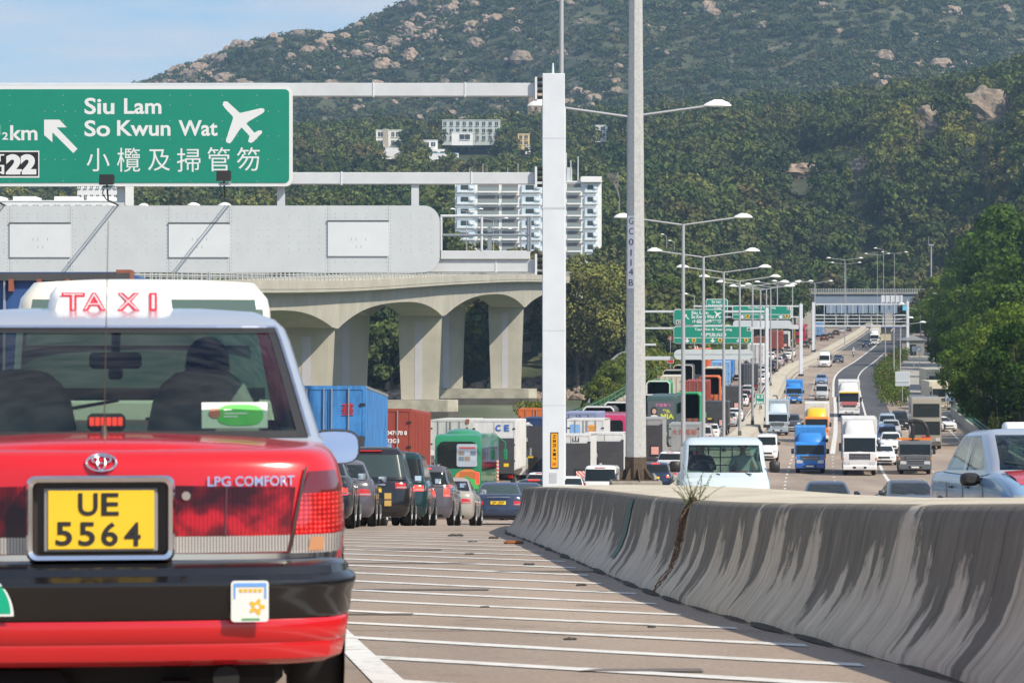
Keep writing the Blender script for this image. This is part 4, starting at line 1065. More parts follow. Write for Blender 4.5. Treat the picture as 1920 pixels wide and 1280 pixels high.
for ch, x0, x1, y0, y1 in (('小',164,207,279,322),('欖',221,264,278,323),('及',279,320,281,321),('掃',333,377,279,323),('管',390,432,277,322),('笏',445,488,277,321)):
    stext('lettering', ch, x0, x1, y0, y1, 0.0)
stext('lettering', 'km', 21, 72, 236, 264, .02); stext('lettering', '2', 6, 17, 249, 263, .02); stext('lettering', '1', -3, 2, 235, 254, .03)
stext('lettering', 'Tuen Mun', -420, -160, 205, 240, .02)
def poly(nm, pts, m_=M_sgw, par=None, yy=None):
    g = MB(); n = len(pts); g.add([(gx(a), yy or TY, gz(b_)) for a, b_ in pts], [tuple(range(n))])
    return g.build(nm, m_, par or sg)
poly('arrow', [(84.5,225.5),(113,225.5),(127,240),(108,240),(147,280),(139,288),(100,249),(100,268),(84.5,254)])
poly('aeroplane', [(419.5,193),(422,191),(428,192),(432,196),(451,213),(490,204),(496,205),(497,209),(494,213),(467,229),(463,233),(478,250),(486,245.5),(492,246),(492.5,250),(476,267),(471,269),(466,266.5),(469,256),(454,240),(449,246),(436,266),(432,270),(426,268.5),(424.5,264),(438,223),(437,219),(422,203),(419,198)])
g = MB(); g.box(gx(-60), gx(75.5), TY-.003, TY, gz(334), gz(283.5)); ex = g.build('exit_plate', M_sgw, sg)
g = MB(); g.box(gx(-58.5), gx(73.5), TY-.006, TY-.003, gz(331), gz(286)); g.build('exit_plate_face', M_sgk, ex)
for s_, x0, x1, y0, y1, bb in (('22',13,70,290,328,.06),('EXIT',-48,10,290,304,.03),('出口',-48,10,308,328,.04)):
    g = MB(); put_text(g, s_, gx(x0), gx(x1), gz(y1), gz(y0), TY-.008, bb); g.build('exit_lettering', M_sgw, ex)
# rivets
def rivets(par, pts, y, m_, r_=.016, nm='rivet_row', hl=True):
    g = MB()
    for (a, b_) in pts: g.disc((gx(a), y, gz(b_)), r_, 'y', 5)
    o = g.build(nm, m_, par); o['kind'] = 'stuff'; return o
rv = [(x, y) for x in (20,120,181,320,358,418,483) for y in (180,198,340,300,262,228) if not(160<x<300)]+[(x, y) for y in (210,256,300,) for x in range(10,540,19) if not (150<x<420) and not (x<80)]
rivets(sg, rv, TY-.001, mat('rivet_pale', (.35,.48,.42), .4), .013)
# long grey panel board below
pb = thing('panel_board', 'long pale grey riveted metal board with rounded end hanging under the green sign', 'panel')
g = MB(); P = rrect(gx(-560), gx(825), gz(511), gz(386.5), .40, 0, 8); slab(g, P, GY-.30, GY-.18); g.build('board', M_panel, pb)
for k, x0 in enumerate((-274, 22, 319, 616)):
    g = MB(); g.box(gx(x0), gx(x0+113), GY-.335, GY-.30, gz(483-(k>2)*2), gz(421-(k>2)*4), c=.004); o = g.build('cover_plate', M_panel2, pb)
    g = MB(); g.box(gx(x0-1), gx(x0+114), GY-.345, GY-.30, gz(420-(k>2)*4), gz(418-(k>2)*4)); g.build('drip_edge', mat('dark_seam', (.10,.11,.12), .6), o)
    rivets(o, [(x0+44+i*9, y) for i in range(4) for y in (448,451,462,465) if (i*7+y) % 3], GY-.337, mat('rivet_dark', (.16,.17,.18), .5), .012)
g = MB()
for x in (-274,-161,22,135,319,432,616,729): g.box(gx(x)-.006, gx(x)+.006, GY-.3015, GY-.30, gz(510), gz(388))
o = g.build('panel_seams', mat('seam_grey', (.28,.30,.32), .6), pb); o['kind'] = 'stuff'
rv = [(x, y) for x in range(-540, 820, 19) for y in (404,410,432,444,456,468,474) if not any(x0-6 < x < x0+119 for x0 in (-274,22,319,616)) and (y not in (404, 474) or x % 2)]
rv += [(x0+d, y) for x0 in (-274,22,319,616) for d in (-4,4,109,117) for y in range(395,508,7)]
rv += [(x0+d, y) for x0 in (-274,22,319,616) for d in range(14,110,19) for y in (402,409,492)]
rivets(pb, rv, GY-.302, mat('rivet_dark', (.16,.17,.18), .5), .0105)

# ---------------- lamp posts
M_head = mat('lamp_head_white', (.80,.80,.78), .35)
def lamp_post(x, y, label, H=13.5, S=3.12, double=True, group='double-arm street lamps along the central reserve', z0=None, r0=.13, rz=0, single=0):
    t = thing('street_lamp', label, 'street lamp', (x, y, (prof(y)+HB-.05) if z0 is None else z0), rz, group)
    g = MB(); g.cyl((0,0,0), (0,0,H), r0, r0*.62, 10); g.build('pole', M_gal2, t, smooth=50)
    g = MB(); g.box(-.22,.22,-.22,.22,0,.05); g.box(-.15,.15,-.15,.15,.05,.5,c=.03); g.build('base_plate', mat('pole_base_dark', (.10,.09,.08), .7), t)
    for s_ in ((-1, 1) if double else (single,)):
        g = MB(); g.tube([(0,0,H-.05), (s_*(S-.45), 0, H+.32)], .045, 6); g.build('arm', M_gal2, t)
        hx, hz = s_*(S-.1), H+.36
        rows = []
        for (u, wv, th) in ((-.42,.05,.05),(-.30,.13,.12),(-.05,.19,.23),(.22,.19,.22),(.44,.12,.12),(.54,.03,.02)):
            rows.append([(hx+s_*u, wv*math.cos(a), hz-.03+(th if math.sin(a) > 0 else th*.12)*math.sin(a)) for a in [2*PI*k/12 for k in range(12)]])
        g = MB(); g.grid(rows, closed=True, flip=s_ > 0); g.add(rows[0], [tuple(range(12))]); g.build('lamp_head', M_head, t, smooth=60)
    return t
LP = [(1180,107,1),(1281,157,0),(1319,193,0),(1357,229,0),(1387,266,0),(1411,297,0),(1426,344,0),(1437,380,0),(1445,417,0),(1457.5,471,0),(1486,520,0),(1528,600,0)]
ords = ['hidden behind the thick octagonal pole','nearest fully visible one, left of the others','second in the row after the tall thin one','third along the row, above the green sign','fourth along the row','fifth along the row','sixth along the row, by the small green number board','seventh along the row','eighth along the row','ninth along the row','tenth, beside the far gantry columns','last of the row, before the overbridge']
proto_lamp = None
for (px, y, f), lb in zip(LP, ords):
    x = PX(px, y)
    if proto_lamp is None: o = proto_lamp = lamp_post(x, y, 'pale double-arm street lamp, '+lb)
    else:
        o = copy_tree(proto_lamp); o.location = (x, y, prof(y)+HB-.05); o['label'] = 'pale double-arm street lamp, '+lb
# slim tall pole behind the gantry column
t = thing('slim_pole', 'slender grey pole rising out of the frame behind the white gantry column', 'pole', (PX(1052.5, 86), 86, prof(86)+HB-.05))
g = MB(); g.cyl((0,0,0),(0,0,15.5),.085,.062,10); g.build('pole', M_gal2, t, smooth=50); g = MB(); g.box(-.18,.18,-.18,.18,0,.04); g.build('base_plate', M_gal2, t)
# thick octagonal pole GC0114B
py_ = 55.0; pz = prof(py_)+HB
t = thing('octagonal_pole', 'thick grey octagonal lighting pole with vertical number plate standing on the barrier top', 'pole', (PX(1192, py_), py_, pz))
g = MB(); g.box(-.46,.46,-.35,.5,-.02,.13,c=.02); g.build('plinth', mat('old_plinth_concrete', (.27,.25,.21), .9, noise_amt=.35, nscale=6), t)
pp = FPX/py_
def oct_(g, z0, z1, r0, r1, mi=0):
    V = []
    for z, r_ in ((z0, r0), (z1, r1)):
        for k in range(8): a = R(22.5+45*k+10); V.append((r_*math.cos(a), r_*math.sin(a), z))
    g.add(V, [(k, (k+1)%8, (k+1)%8+8, k+8) for k in range(8)]+[tuple(range(7,-1,-1)), tuple(range(8,16))], mi)
g = MB(); oct_(g, .13, 13.4, .192, .085); g.build('pole', mat('galvanised_speckled', (.46,.47,.46), .5, .15, noise_amt=.18, nscale=18), t)
g = MB(); oct_(g, .13, .55, .20, .197); sl = g.build('base_sleeve', mat('rust_stained_sleeve', (.085,.062,.045), .8, noise_amt=.5, nscale=9), t)
for a in (0, 45, 90, 135, 180, 225, 270, 315):
    c_, s_ = math.cos(R(a+10)), math.sin(R(a+10)); px_, pyy = -s_*.008, c_*.008
    g = MB(); V = [(.17*c_+px_, .17*s_+pyy, .13), (.36*c_+px_, .36*s_+pyy, .13), (.17*c_+px_, .17*s_+pyy, .38)]; V += [(v[0]-2*px_, v[1]-2*pyy, v[2]) for v in V]
    g.add(V, [(0,1,2),(5,4,3),(0,3,4,1),(1,4,5,2),(2,5,3,0)]); g.build('gusset', mat('rust_stained_sleeve', (.085,.062,.045)), sl)
g = MB(); g.box(-.40,.40,-.30,.38,.125,.15); g.build('base_plate', mat('rust_stained_sleeve', (.085,.062,.045)), t)
for (x, y) in ((-.33,-.24),(.33,-.24),(-.33,.3),(.33,.3)):
    g = MB(); g.cyl((x,y,.15),(x,y,.24),.03,.03,6); g.build('anchor_bolt', M_gal, t)
zt = lambda py: CAMZ+(640-py)/pp-pz
g = MB()
xo = PX(1192, py_)
def plate_pt(a, z):   # plate lies on the flat whose normal points to the left of the camera
    r_ = lerp(.192, .085, (z-.13)/13.27)*math.cos(R(22.5))
    n_ = R(22.5+45*4+22.5+10-0); n_ = R(235.0); tx_, ty_ = math.sin(n_), -math.cos(n_)
    return (math.cos(n_)*(r_+.006)-tx_*a, math.sin(n_)*(r_+.006)-ty_*a, z)
zz0, zz1 = zt(541), zt(405)
V = [plate_pt(-.072, zz0), plate_pt(.072, zz0), plate_pt(.072, zz1), plate_pt(-.072, zz1)]
g.add(V, [(0,1,2,3)]); npl = g.build('number_plate', mat('plate_lilac_white', (.72,.73,.78), .5), t)
g = MB()
for k, ch in enumerate('GC0114B'):
    yc = [415,434,454,474,492.5,510,530][k]; z0, z1 = zt(yc+6), zt(yc-6)
    def fn(a, z, z0=z0): 
        q = plate_pt(a, z); n_ = R(235.0); return (q[0]+math.cos(n_)*.004, q[1]+math.sin(n_)*.004, q[2])
    hw = .048 if ch != '1' else .012
    put_text(g, ch, -hw, hw, z0, z1, 0, .0, fn=fn)
o = g.build('plate_lettering', M_txt, npl)

# ---------------- far gantries over the left carriageway
def sign(par_name, label, x0, x1, y0, y1, Y, texts=(), arrows=(), shields=(), divider=None, plane=None, arrow45=None, fcol=M_sgn, exitp=None):
    """x/y in photograph pixels, at distance Y"""
    p = FPX/Y; X = lambda a: (a-960)/p; Z = lambda b_: CAMZ+(640-b_)/p
    s_ = thing(par_name, label, 'road sign')
    g = MB(); slab(g, rrect(X(x0), X(x1), Z(y1), Z(y0), .25, 0, 4), Y-.14, Y-.02); g.build('sign_border', M_sgw, s_)
    b_ = 1.2/p*1.0; g = MB(); slab(g, rrect(X(x0)+b_, X(x1)-b_, Z(y1)+b_, Z(y0)-b_, .2, 0, 4), Y-.17, Y-.13); g.build('sign_face', fcol, s_)
    yy = Y-.18
    for (tx_, a, b2, c, d) in texts:
        g = MB(); put_text(g, tx_, X(a), X(b2), Z(d), Z(c), yy, .03); g.build('lettering', M_sgw, s_)
    for (ax, ay) in arrows:
        g = MB(); P = [(ax-1.6,ay-4),(ax+1.6,ay-4),(ax+1.6,ay),(ax+5.5,ay),(ax,ay+4.5),(ax-5.5,ay),(ax-1.6,ay)]; g.add([(X(a), yy, Z(c)) for a, c in P], [tuple(range(7))]); g.build('down_arrow', M_sgw, s_)
    for k, (ax, ay) in enumerate(shields):
        g = MB(); P = [(ax-4,ay-3.5),(ax+4,ay-3.5),(ax+4,ay+1),(ax,ay+4.5),(ax-4,ay+1)]; g.add([(X(a), yy, Z(c)) for a, c in P], [tuple(range(5))]); q = g.build('route_shield', mat('shield_amber', (.75,.40,.03), .5), s_)
        g = MB(); put_text(g, '9', X(ax-1.6), X(ax+1.6), Z(ay+2.6), Z(ay-2.4), yy-.02, .03); g.build('route_number', M_txt, q)
    if divider: g = MB(); g.box(X(x0)+b_, X(x1)-b_, yy, yy+.01, Z(divider+.5), Z(divider-.5)); g.build('divider_line', M_sgw, s_)
    if plane:
        cx, cy, k = plane; P = [(419.5,193),(428,192),(451,213),(490,204),(497,209),(467,229),(463,233),(478,250),(486,245.5),(492.5,250),(476,267),(471,269),(466,266.5),(469,256),(454,240),(436,266),(426,268.5),(438,223),(437,219),(422,203)]
        g = MB(); g.add([(X(cx+(a-458)*k), yy, Z(cy+(c-231)*k)) for a, c in P], [tuple(range(len(P)))]); g.build('aeroplane', M_sgw, s_)
    if arrow45:
        cx, cy, k = arrow45; P = [(84.5,225.5),(113,225.5),(127,240),(108,240),(147,280),(139,288),(100,249),(100,268),(84.5,254)]
        g = MB(); g.add([(X(cx+(a-115)*k), yy, Z(cy+(c-256)*k)) for a, c in P], [tuple(range(9))]); g.build('arrow', M_sgw, s_)
    if exitp:
        a, b2, c, d, tx_ = exitp; g = MB(); g.box(X(a), X(b2), yy-.02, yy, Z(d), Z(c)); q = g.build('exit_plate', M_sgw, s_)
        g = MB(); g.box(X(a)+.08, X(b2)-.08, yy-.04, yy-.02, Z(d)+.06, Z(c)-.06); g.build('plate_face', M_sgk, q)
        g = MB(); put_text(g, tx_, X(a)+.15, X(b2)-.15, Z(d)+.12, Z(c)-.12, yy-.06, .04); g.build('exit_lettering', M_sgw, q)
    return s_
def far_gantry(Y, px_col, col_w, ytop, ybase, beams, label, xl, extra_cols=(), members=()):
    p = FPX/Y; X = lambda a: (a-960)/p; Z = lambda b_: CAMZ+(640-b_)/p
    t = thing('sign_gantry', label, 'gantry')
    for (c_, w_, yt, zb_) in ((px_col, col_w, ytop, None),)+tuple(extra_cols):
        g = MB(); g.box(X(c_-w_/2), X(c_+w_/2), Y-.1, Y+.6, prof(Y)+HB-.05 if zb_ is None else zb_, Z(yt), c=.03); o = g.build('column', M_gw, t)
        g = MB(); g.cyl((X(c_), Y+.2, Z(yt)), (X(c_), Y+.2, Z(yt-4)), .06, .03, 6); g.build('column_spike', M_gw, o)
        g = MB(); g.box(X(c_-w_/2)-.12, X(c_+w_/2)+.12, Y-.22, Y+.72, prof(Y)+HB-.05 if zb_ is None else zb_, (prof(Y)+HB if zb_ is None else zb_)+.25); g.build('base_plate', M_sgk, o)
    for (y0, y1, xr) in beams:
        g = MB(); g.box(xl, X(xr), Y, Y+.4, Z(y1), Z(y0), c=.02); g.build('beam', M_gb, t)
    for (a, b_, c, d) in members:
        g = MB(); g.box(X(a), X(b_), Y+.02, Y+.3, Z(d), Z(c)); g.build('strut', M_gb, t)
    return t
Yg = 290.0
far_gantry(Yg, 1438, 6.2, 579, 742, ((582,586,1435),(613.5,617,1435),(644,648,1230)), 'pale overhead gantry carrying the green sign stack, its column on the central reserve', PX(1192, Yg),
    extra_cols=((1192, 6.5, 579, prof(Yg)-.1),), members=((1303,1305,648,656),(1307,1309,648,656),(1370,1373,648,656)))
sign('direction_sign', 'green sign with small aeroplane reading Siu Lam, upper of the far stack', 1263, 1356, 579.5, 609.5, Yg, [('Siu Lam',1296,1328,583,589),('So Kwun Wat',1296,1339,590,597),('小欖及掃管笏',1297,1353,599,606)], plane=(1346,590,.18), arrow45=(1287,594,.16), exitp=(1267,1280,600,607.5,'22'))
sign('direction_sign', 'wide green sign reading Tuen Mun and Yuen Long, lower of the far stack', 1263, 1410, 611, 644, Yg, [('Tuen Mun & Yuen Long',1302,1372,615,621),('屯門及元朗',1314,1361,624,631)], arrows=[(1288,638),(1336,638),(1385,638)], shields=[(1301,638),(1350,638),(1399,638)], divider=633.2, exitp=(1400,1408,614,621,'C'))
bd = thing('panel_board', 'plain pale grey board hanging below the far stack of green signs', 'panel')
p = FPX/Yg; g = MB(); slab(g, rrect((1263-960)/p, (1412-960)/p, PZ(674, Yg), PZ(655, Yg), .5, 0, 5), Yg-.3, Yg-.15); g.build('board', M_panel, bd)
for k in range(3):
    g = MB(); a = 1273+k*48; slab(g, [((a-960)/p, 0, PZ(673, Yg)), ((a+1-960)/p, 0, PZ(673, Yg)), ((a+13-960)/p, 0, PZ(657, Yg)), ((a+12-960)/p, 0, PZ(657, Yg))], Yg-.315, Yg-.3); g.build('board_stripe', M_panel2, bd)
g = MB(); g.box(PX(1192, Yg), PX(1262, Yg), Yg, Yg+.5, PZ(675, Yg), PZ(668, Yg), c=.02); g.build('walkway_beam', M_gb, bd)
Yh = 455.0
far_gantry(Yh, 1502, 6.2, 570, 667, ((572.5,575.5,1498),(593,595.5,1498),(609,617,1498)), 'pale gantry behind the sign stack, carrying the long green board', PX(1300, Yh), members=((1484,1486,572,596),))
sign('direction_sign', 'long green board with lane arrows on the gantry further back', 1373, 1483, 573, 598, Yh, [('Tuen Mun & Yuen Long',1402,1454,575,579.5)], arrows=[(1391.5,593),(1428,593),(1464,593)], shields=[(1401.5,593),(1475,593)], divider=589.5, exitp=(1475,1482,574.5,581,'E'))
sign('direction_sign', 'small green board standing highest above the far sign stack', 1323.5, 1364.5, 560.5, 598, Yh+1.2, [('Siu Lam',1334,1352,563,568),('So Kwun Wat',1328,1358,570,574),('小欖',1338,1352,576,580)])
bd = thing('panel_board', 'pale grey board below the long green board further back', 'panel'); g = MB(); slab(g, rrect(PX(1374, Yh), PX(1484, Yh), PZ(615.5, Yh), PZ(600.5, Yh), .5, 0, 5), Yh-.3, Yh-.15); g.build('board', M_panel, bd)
g = MB(); g.box(PX(1420, Yh), PX(1440, Yh), Yh-.32, Yh-.3, PZ(614, Yh), PZ(602, Yh)); g.build('cover_plate', M_panel2, bd)
# gantry seen from its back over the right carriageway
Yb = 600.0
t = far_gantry(Yb, 1525, 5, 567, 655, ((569,572,1700),(589.5,592,1700),(609.5,612.5,1700)), 'pale steel gantry seen from the back across the far carriageway', PX(1525, Yb), extra_cols=((1702, 5, 565, prof(Yb)-.2),),
    members=tuple((a, a+1.4, 569, 592) for a in range(1545, 1696, 22))+tuple((a, a+1.2, 592, 612) for a in range(1545, 1696, 22)))
g = MB(); g.box(PX(1529, Yb), PX(1700, Yb), Yb, Yb+.2, PZ(598, Yb), PZ(596.6, Yb)); g.build('guard_rail', M_gb, t)
g = MB(); g.box(PX(1529, Yb), PX(1700, Yb), Yb, Yb+.2, PZ(604, Yb), PZ(602.6, Yb)); g.build('guard_rail', M_gb, t)
mb_ = mat('sign_back_blue_grey', (.20,.27,.36), .5)
for k, (a, b_) in enumerate([(1549,1567),(1569,1587),(1590,1607),(1609,1627),(1629,1647),(1651,1666),(1668,1682)]):
    g = MB(); g.box(PX(a, Yb), PX(b_, Yb), Yb-.25, Yb-.05, PZ(587, Yb), PZ(571.5, Yb)); sb_ = g.build('sign_back', mb_, t)
    g = MB(); g.box(PX(a+8, Yb), PX(a+9.2, Yb), Yb-.33, Yb-.25, PZ(588, Yb), PZ(571.5, Yb)); g.build('stiffener', M_gb, sb_)
s_ = thing('overhead_sign', 'pale back of a sign standing higher on the far gantry before the overbridge', 'sign')
g = MB(); g.box(PX(1652, Yb+1), PX(1692, Yb+1), Yb+.5, Yb+.7, PZ(566, Yb), PZ(553.5, Yb)); g.build('panel', M_gb, s_)
for k in range(5): g = MB(); g.box(PX(1653+9*k, Yb), PX(1654.5+9*k, Yb), Yb+.35, Yb+.5, PZ(568, Yb), PZ(553, Yb)); g.build('stiffener', M_gw, s_)
s_ = thing('direction_sign', 'small sky-blue sign at the end column of the far gantry', 'sign'); g = MB(); g.box(PX(1692, Yb), PX(1700, Yb), Yb-.4, Yb-.3, PZ(582, Yb), PZ(573, Yb)); g.build('sign_face', mat('sky_blue_sign', (.15,.5,.75), .5), s_)
g = MB(); g.box(PX(1695, Yb), PX(1697, Yb), Yb-.3, Yb, PZ(580, Yb), PZ(575, Yb)); g.build('bracket', M_gb, s_)
# further gantry above the overbridge
Yc = 1000.0
t = far_gantry(Yc, 1672.5, 3.5, 500, 545, ((502,504,1745),(520,522,1740),(536,537.5,1735)), 'furthest gantry seen over the overbridge, half hidden by trees', PX(1673, Yc))
for (a, b_, c, d) in ((1724,1733,503,520),(1692,1732,521,536)):
    g = MB(); g.box(PX(a, Yc), PX(b_, Yc), Yc-.3, Yc-.1, PZ(d, Yc), PZ(c, Yc)); g.build('sign_back', M_gb, t)

# ---------------- overbridge across the motorway
Yo = 905.0
ob = thing('overbridge', 'blue-grey road bridge crossing over the motorway in the distance', 'bridge')
Xo0, Xo1 = PX(1490, Yo), PX(1800, Yo)
g = MB(); g.prism([(0, PZ(570, Yo)), (0, PZ(551, Yo)), (9, PZ(549, Yo)), (9, PZ(570, Yo))], Xo0, Xo1, 'x'); o = g.build('girder', mat('girder_blue_grey', (.20,.25,.33), .6, noise_amt=.1, nscale=.4), ob)
for v in range(3): pass
o.location.y = Yo
g = MB(); g.box(Xo0, Xo1, Yo-.5, Yo+9.5, PZ(551, Yo), PZ(548.5, Yo)); g.build('deck_edge', mat('bridge_concrete', (.38,.37,.34), .85), ob)
g = MB()
for zz in (541.5, 544, 546.5): g.box(Xo0, Xo1, Yo-.4, Yo-.3, PZ(zz+.6, Yo), PZ(zz, Yo))
for k in range(70): x = lerp(Xo0, Xo1, k/69); g.box(x, x+.14, Yo-.42, Yo-.28, PZ(549, Yo), PZ(541, Yo))
g.build('parapet_railing', mat('railing_pale', (.42,.46,.46), .5), ob)
for px in (1518, 1668): g = MB(); x = PX(px, Yo); g.box(x-1.1, x+1.1, Yo+1, Yo+8, prof(Yo)-1, PZ(569, Yo)); g.build('pier', mat('bridge_concrete', (.38,.37,.34), .85), ob)
g = MB(); g.box(Xo0-14, PX(1512, Yo), Yo-1, Yo+10, prof(Yo)-6, PZ(570, Yo)); g.build('abutment', mat('bridge_concrete', (.38,.37,.34)), ob)
g = MB(); g.box(PX(1730, Yo), Xo1+20, Yo-1, Yo+10, prof(Yo)-6, PZ(570, Yo)); g.build('abutment', mat('bridge_concrete', (.38,.37,.34)), ob)
# covered way lower down behind the gantry: pale service deck
# lamps round and beyond the bridge
far_l = [(1584,640,'far double-arm lamp beside the overbridge, taller of a pair',487,3.4,1),(1586,760,'far double-arm lamp beside the overbridge, behind its twin',495,3.4,1),(1645,860,'far double-arm lamp over the bridge, left of two close ones',478,3.2,1),(1677,830,'far double-arm lamp beyond the bridge, by the tallest grey mast',475,3.2,1),
 (1656.5,820,'single-arm lamp with the highest head among the lamps past the bridge',468,2.2,0),(1802,620,'single-arm lamp rising out of the trees right of the gantry',554,5.3,0),(1822,700,'short single-arm lamp deep in the right-hand trees',571,2.6,2),(1726,640,'single-arm lamp leaning over the road in front of the dark trees',580,3.0,0),(1688,430,'single-arm lamp with its pole standing in the planted island',609,3.2,2),(1660,520,'slim lamp in the island hedge, its head level with the gantry deck',573,2.8,2),(1676,470,'slim lamp pole in the island hedge near the speed sign',600,2.6,2),(1786.5,900,'single-arm lamp standing on the slope above the bridge',468,2.2,2)]
for px, Y, lb, yt, S_, k in far_l:
    gz_ = min(ground_at(PX(px, Y), Y), PZ(yt, Y)-5) if Y < 900 else PZ(545, Y)
    lamp_post(PX(px, Y), Y, lb, H=PZ(yt, Y)-gz_, S=S_, double=(k == 1), single=(-1 if k == 0 else 1), z0=gz_, group='lamps around the overbridge', r0=.11)
t = thing('camera_mast', 'grey mast with a camera cluster on top rising above the far trees', 'mast', (PX(1746, 820), 820, prof(820))); h = PZ(458, 820)-prof(820)
g = MB(); g.cyl((0,0,0),(0,0,h),.25,.2,8); g.build('mast_pole', M_gal2, t); g = MB(); g.box(-.7,.7,-.3,.3,h-.4,h); g.build('mast_head', M_gal2, t); g = MB(); g.cyl((-.7,0,h),(-.7,0,h+2),.08,.08,6); g.build('antenna', M_gal2, t)

# ---------------- arched viaduct over the water
vb = thing('viaduct', 'pale concrete viaduct with haunched arches on wide tapering piers standing in the water', 'bridge')
M_vc = mat('viaduct_concrete', (.43,.41,.34), .85, noise_amt=.16, nscale=.22)
M_vs = mat('pier_strip_pale', (.47,.46,.49), .8, noise_amt=.08, nscale=.5)
XR = Curve([(150,-60),(290,-30.5),(360,-20.5),(431,-9.5),(533,2.4),(645,15.0),(720,15.0),(800,9),(900,-2)])
DZ = Curve([(150,5.0),(290,7.2),(360,8.5),(431,10.6),(533,13.0),(645,14.4),(720,14.6),(800,13.8),(900,12)])
PIER = [(290-71,0),(290,0),(360,0),(431,0),(533,0),(645,0),(740,0)]
pys = [p[0] for p in PIER]
def soff(y):
    for i in range(len(pys)-1):
        if pys[i] <= y <= pys[i+1]:
            u = (y-pys[i])/(pys[i+1]-pys[i]); e = abs(2*u-1); return 1.7+2.7*e**2.6
    return 2.0
def deck(off, nm):
    rows = []
    for y in srange(160, 760, 3):
        x = XR(y)+1.3-off; z = DZ(y); h = soff(y); d = (XR(y+1)-XR(y-1))/2; r_ = Vector((1, -d, 0)).normalized()
        def P(a, zz): return (x+r_.x*a, y+r_.y*a, z+zz)
        rows.append([P(0,0),P(0,-.9),P(-.05,-.95),P(-.05,-1.25),P(-1.3,-1.45),P(-1.45,-1.45-h),P(-7.3,-1.45-h),P(-7.5,-1.45),P(-8.9,-1.25),P(-8.95,-.9),P(-9,0),P(-8.75,0),P(-8.7,-.85),P(-.3,-.85),P(-.25,0)])
    g = MB(); g.grid(rows, closed=True, flip=True); g.build(nm, M_vc, vb, smooth=30)
deck(0, 'deck'); deck(10.3, 'deck')
g = MB()
for off in (0, 10.3):
    for hh in (.35, .62, .9): g.tube([(XR(y)+1.2-off, y, DZ(y)+hh) for y in srange(160, 760, 6)], .05, 4)
    for y in srange(160, 760, 2.2): g.cyl((XR(y)+1.2-off, y, DZ(y)-.05), (XR(y)+1.2-off, y, DZ(y)+.9), .06, .05, 4)
g.build('parapet_railing', mat('railing_galvanised', (.45,.46,.45), .5), vb)
for i, y in enumerate(pys[1:]):
    for off in (0, 10.2):
        x1 = XR(y)-.35-off; zt_ = DZ(y)-1.45-4.3; zb_ = -9.7 if y < 560 else ground_at(x1, y)-1
        if y < 360: zb_ = -9.7
        cap = y in (360, 431, 533)
        zc_ = -9.6+2.8 if cap else zb_
        g = MB(); wt, wb, th = 6.15, 5.25, 1.5
        P0 = []; rows = []
        for (z, w_, k) in ((zc_, wb, 1), (zt_-.2, wt, 1), (zt_+.25, wt+.1, 1.0)):
            cx = x1-wt/2-.15*0; cx = x1-3.1; hw = w_/2
            rows.append([(cx-hw, y+.25, z),(cx-hw, y, z),(cx+hw-.55, y, z),(cx+hw-.55, y+.14, z),(cx+hw-.28, y+.14, z),(cx+hw-.28, y+.28, z),(cx+hw, y+.28, z),(cx+hw, y+th, z),(cx-hw, y+th, z)])
        g.grid(rows, closed=True); pr_ = g.build('pier', M_vc, vb)
        g = MB(); cx = x1-3.3; g.box(cx-.52, cx+.52, y-.03, y, zc_+.02, zt_-.8); g.build('pier_strip', M_vs, pr_)
    if cap:
        g = MB(); xa, xb = XR(y)-14.2-3.2, XR(y)+1.9; ya, yb = y-2.2, y+3.4; c_ = 1.4
        P = [(xa+c_,ya),(xb-c_,ya),(xb,ya+c_),(xb,yb-c_),(xb-c_,yb),(xa+c_,yb),(xa,yb-c_),(xa,ya+c_)]
        g.prism(P, -9.8, -9.6+2.75, 'z'); cp = g.build('pile_cap', mat('pile_cap_concrete', (.40,.38,.31), .9, noise_amt=.35, nscale=.35), vb)
        g = MB(); P2 = [(a+.06*(1 if a > (xa+xb)/2 else -1), b_+.06*(1 if b_ > y else -1)) for a, b_ in P]; g.prism(P2, -9.75, -8.45, 'z'); g.build('tide_mark', mat('tide_dark', (.085,.08,.07), .9, noise_amt=.3, nscale=.4), cp)
# lamp posts on the viaduct
for px, Y, lb in ((875,560,'small double-arm lamp on the viaduct seen through the walkway railing'),(925,620,'second small double-arm lamp on the viaduct, behind the railing post'),(977,690,'third small double-arm lamp on the viaduct beside the apartment block'),(1096,760,'thin double-arm lamp where the viaduct meets the trees')):
    lamp_post(PX(px, Y), Y, lb, H=12.5, S=2.6, z0=DZ(Y)-.8, group='lamps on the viaduct', r0=.1)
for px, Y, lb in ((392,230,'double-arm lamp head showing over the grey board, nearest the middle'),(240,300,'double-arm lamp head showing over the board under the sign')):
    z_ = PZ(386, Y); lamp_post(PX(px, Y), Y, lb, H=z_-DZ(Y)+.8-.3, S=(30/FPX*Y), z0=DZ(Y)-.8, group='lamps on the viaduct', r0=.1)

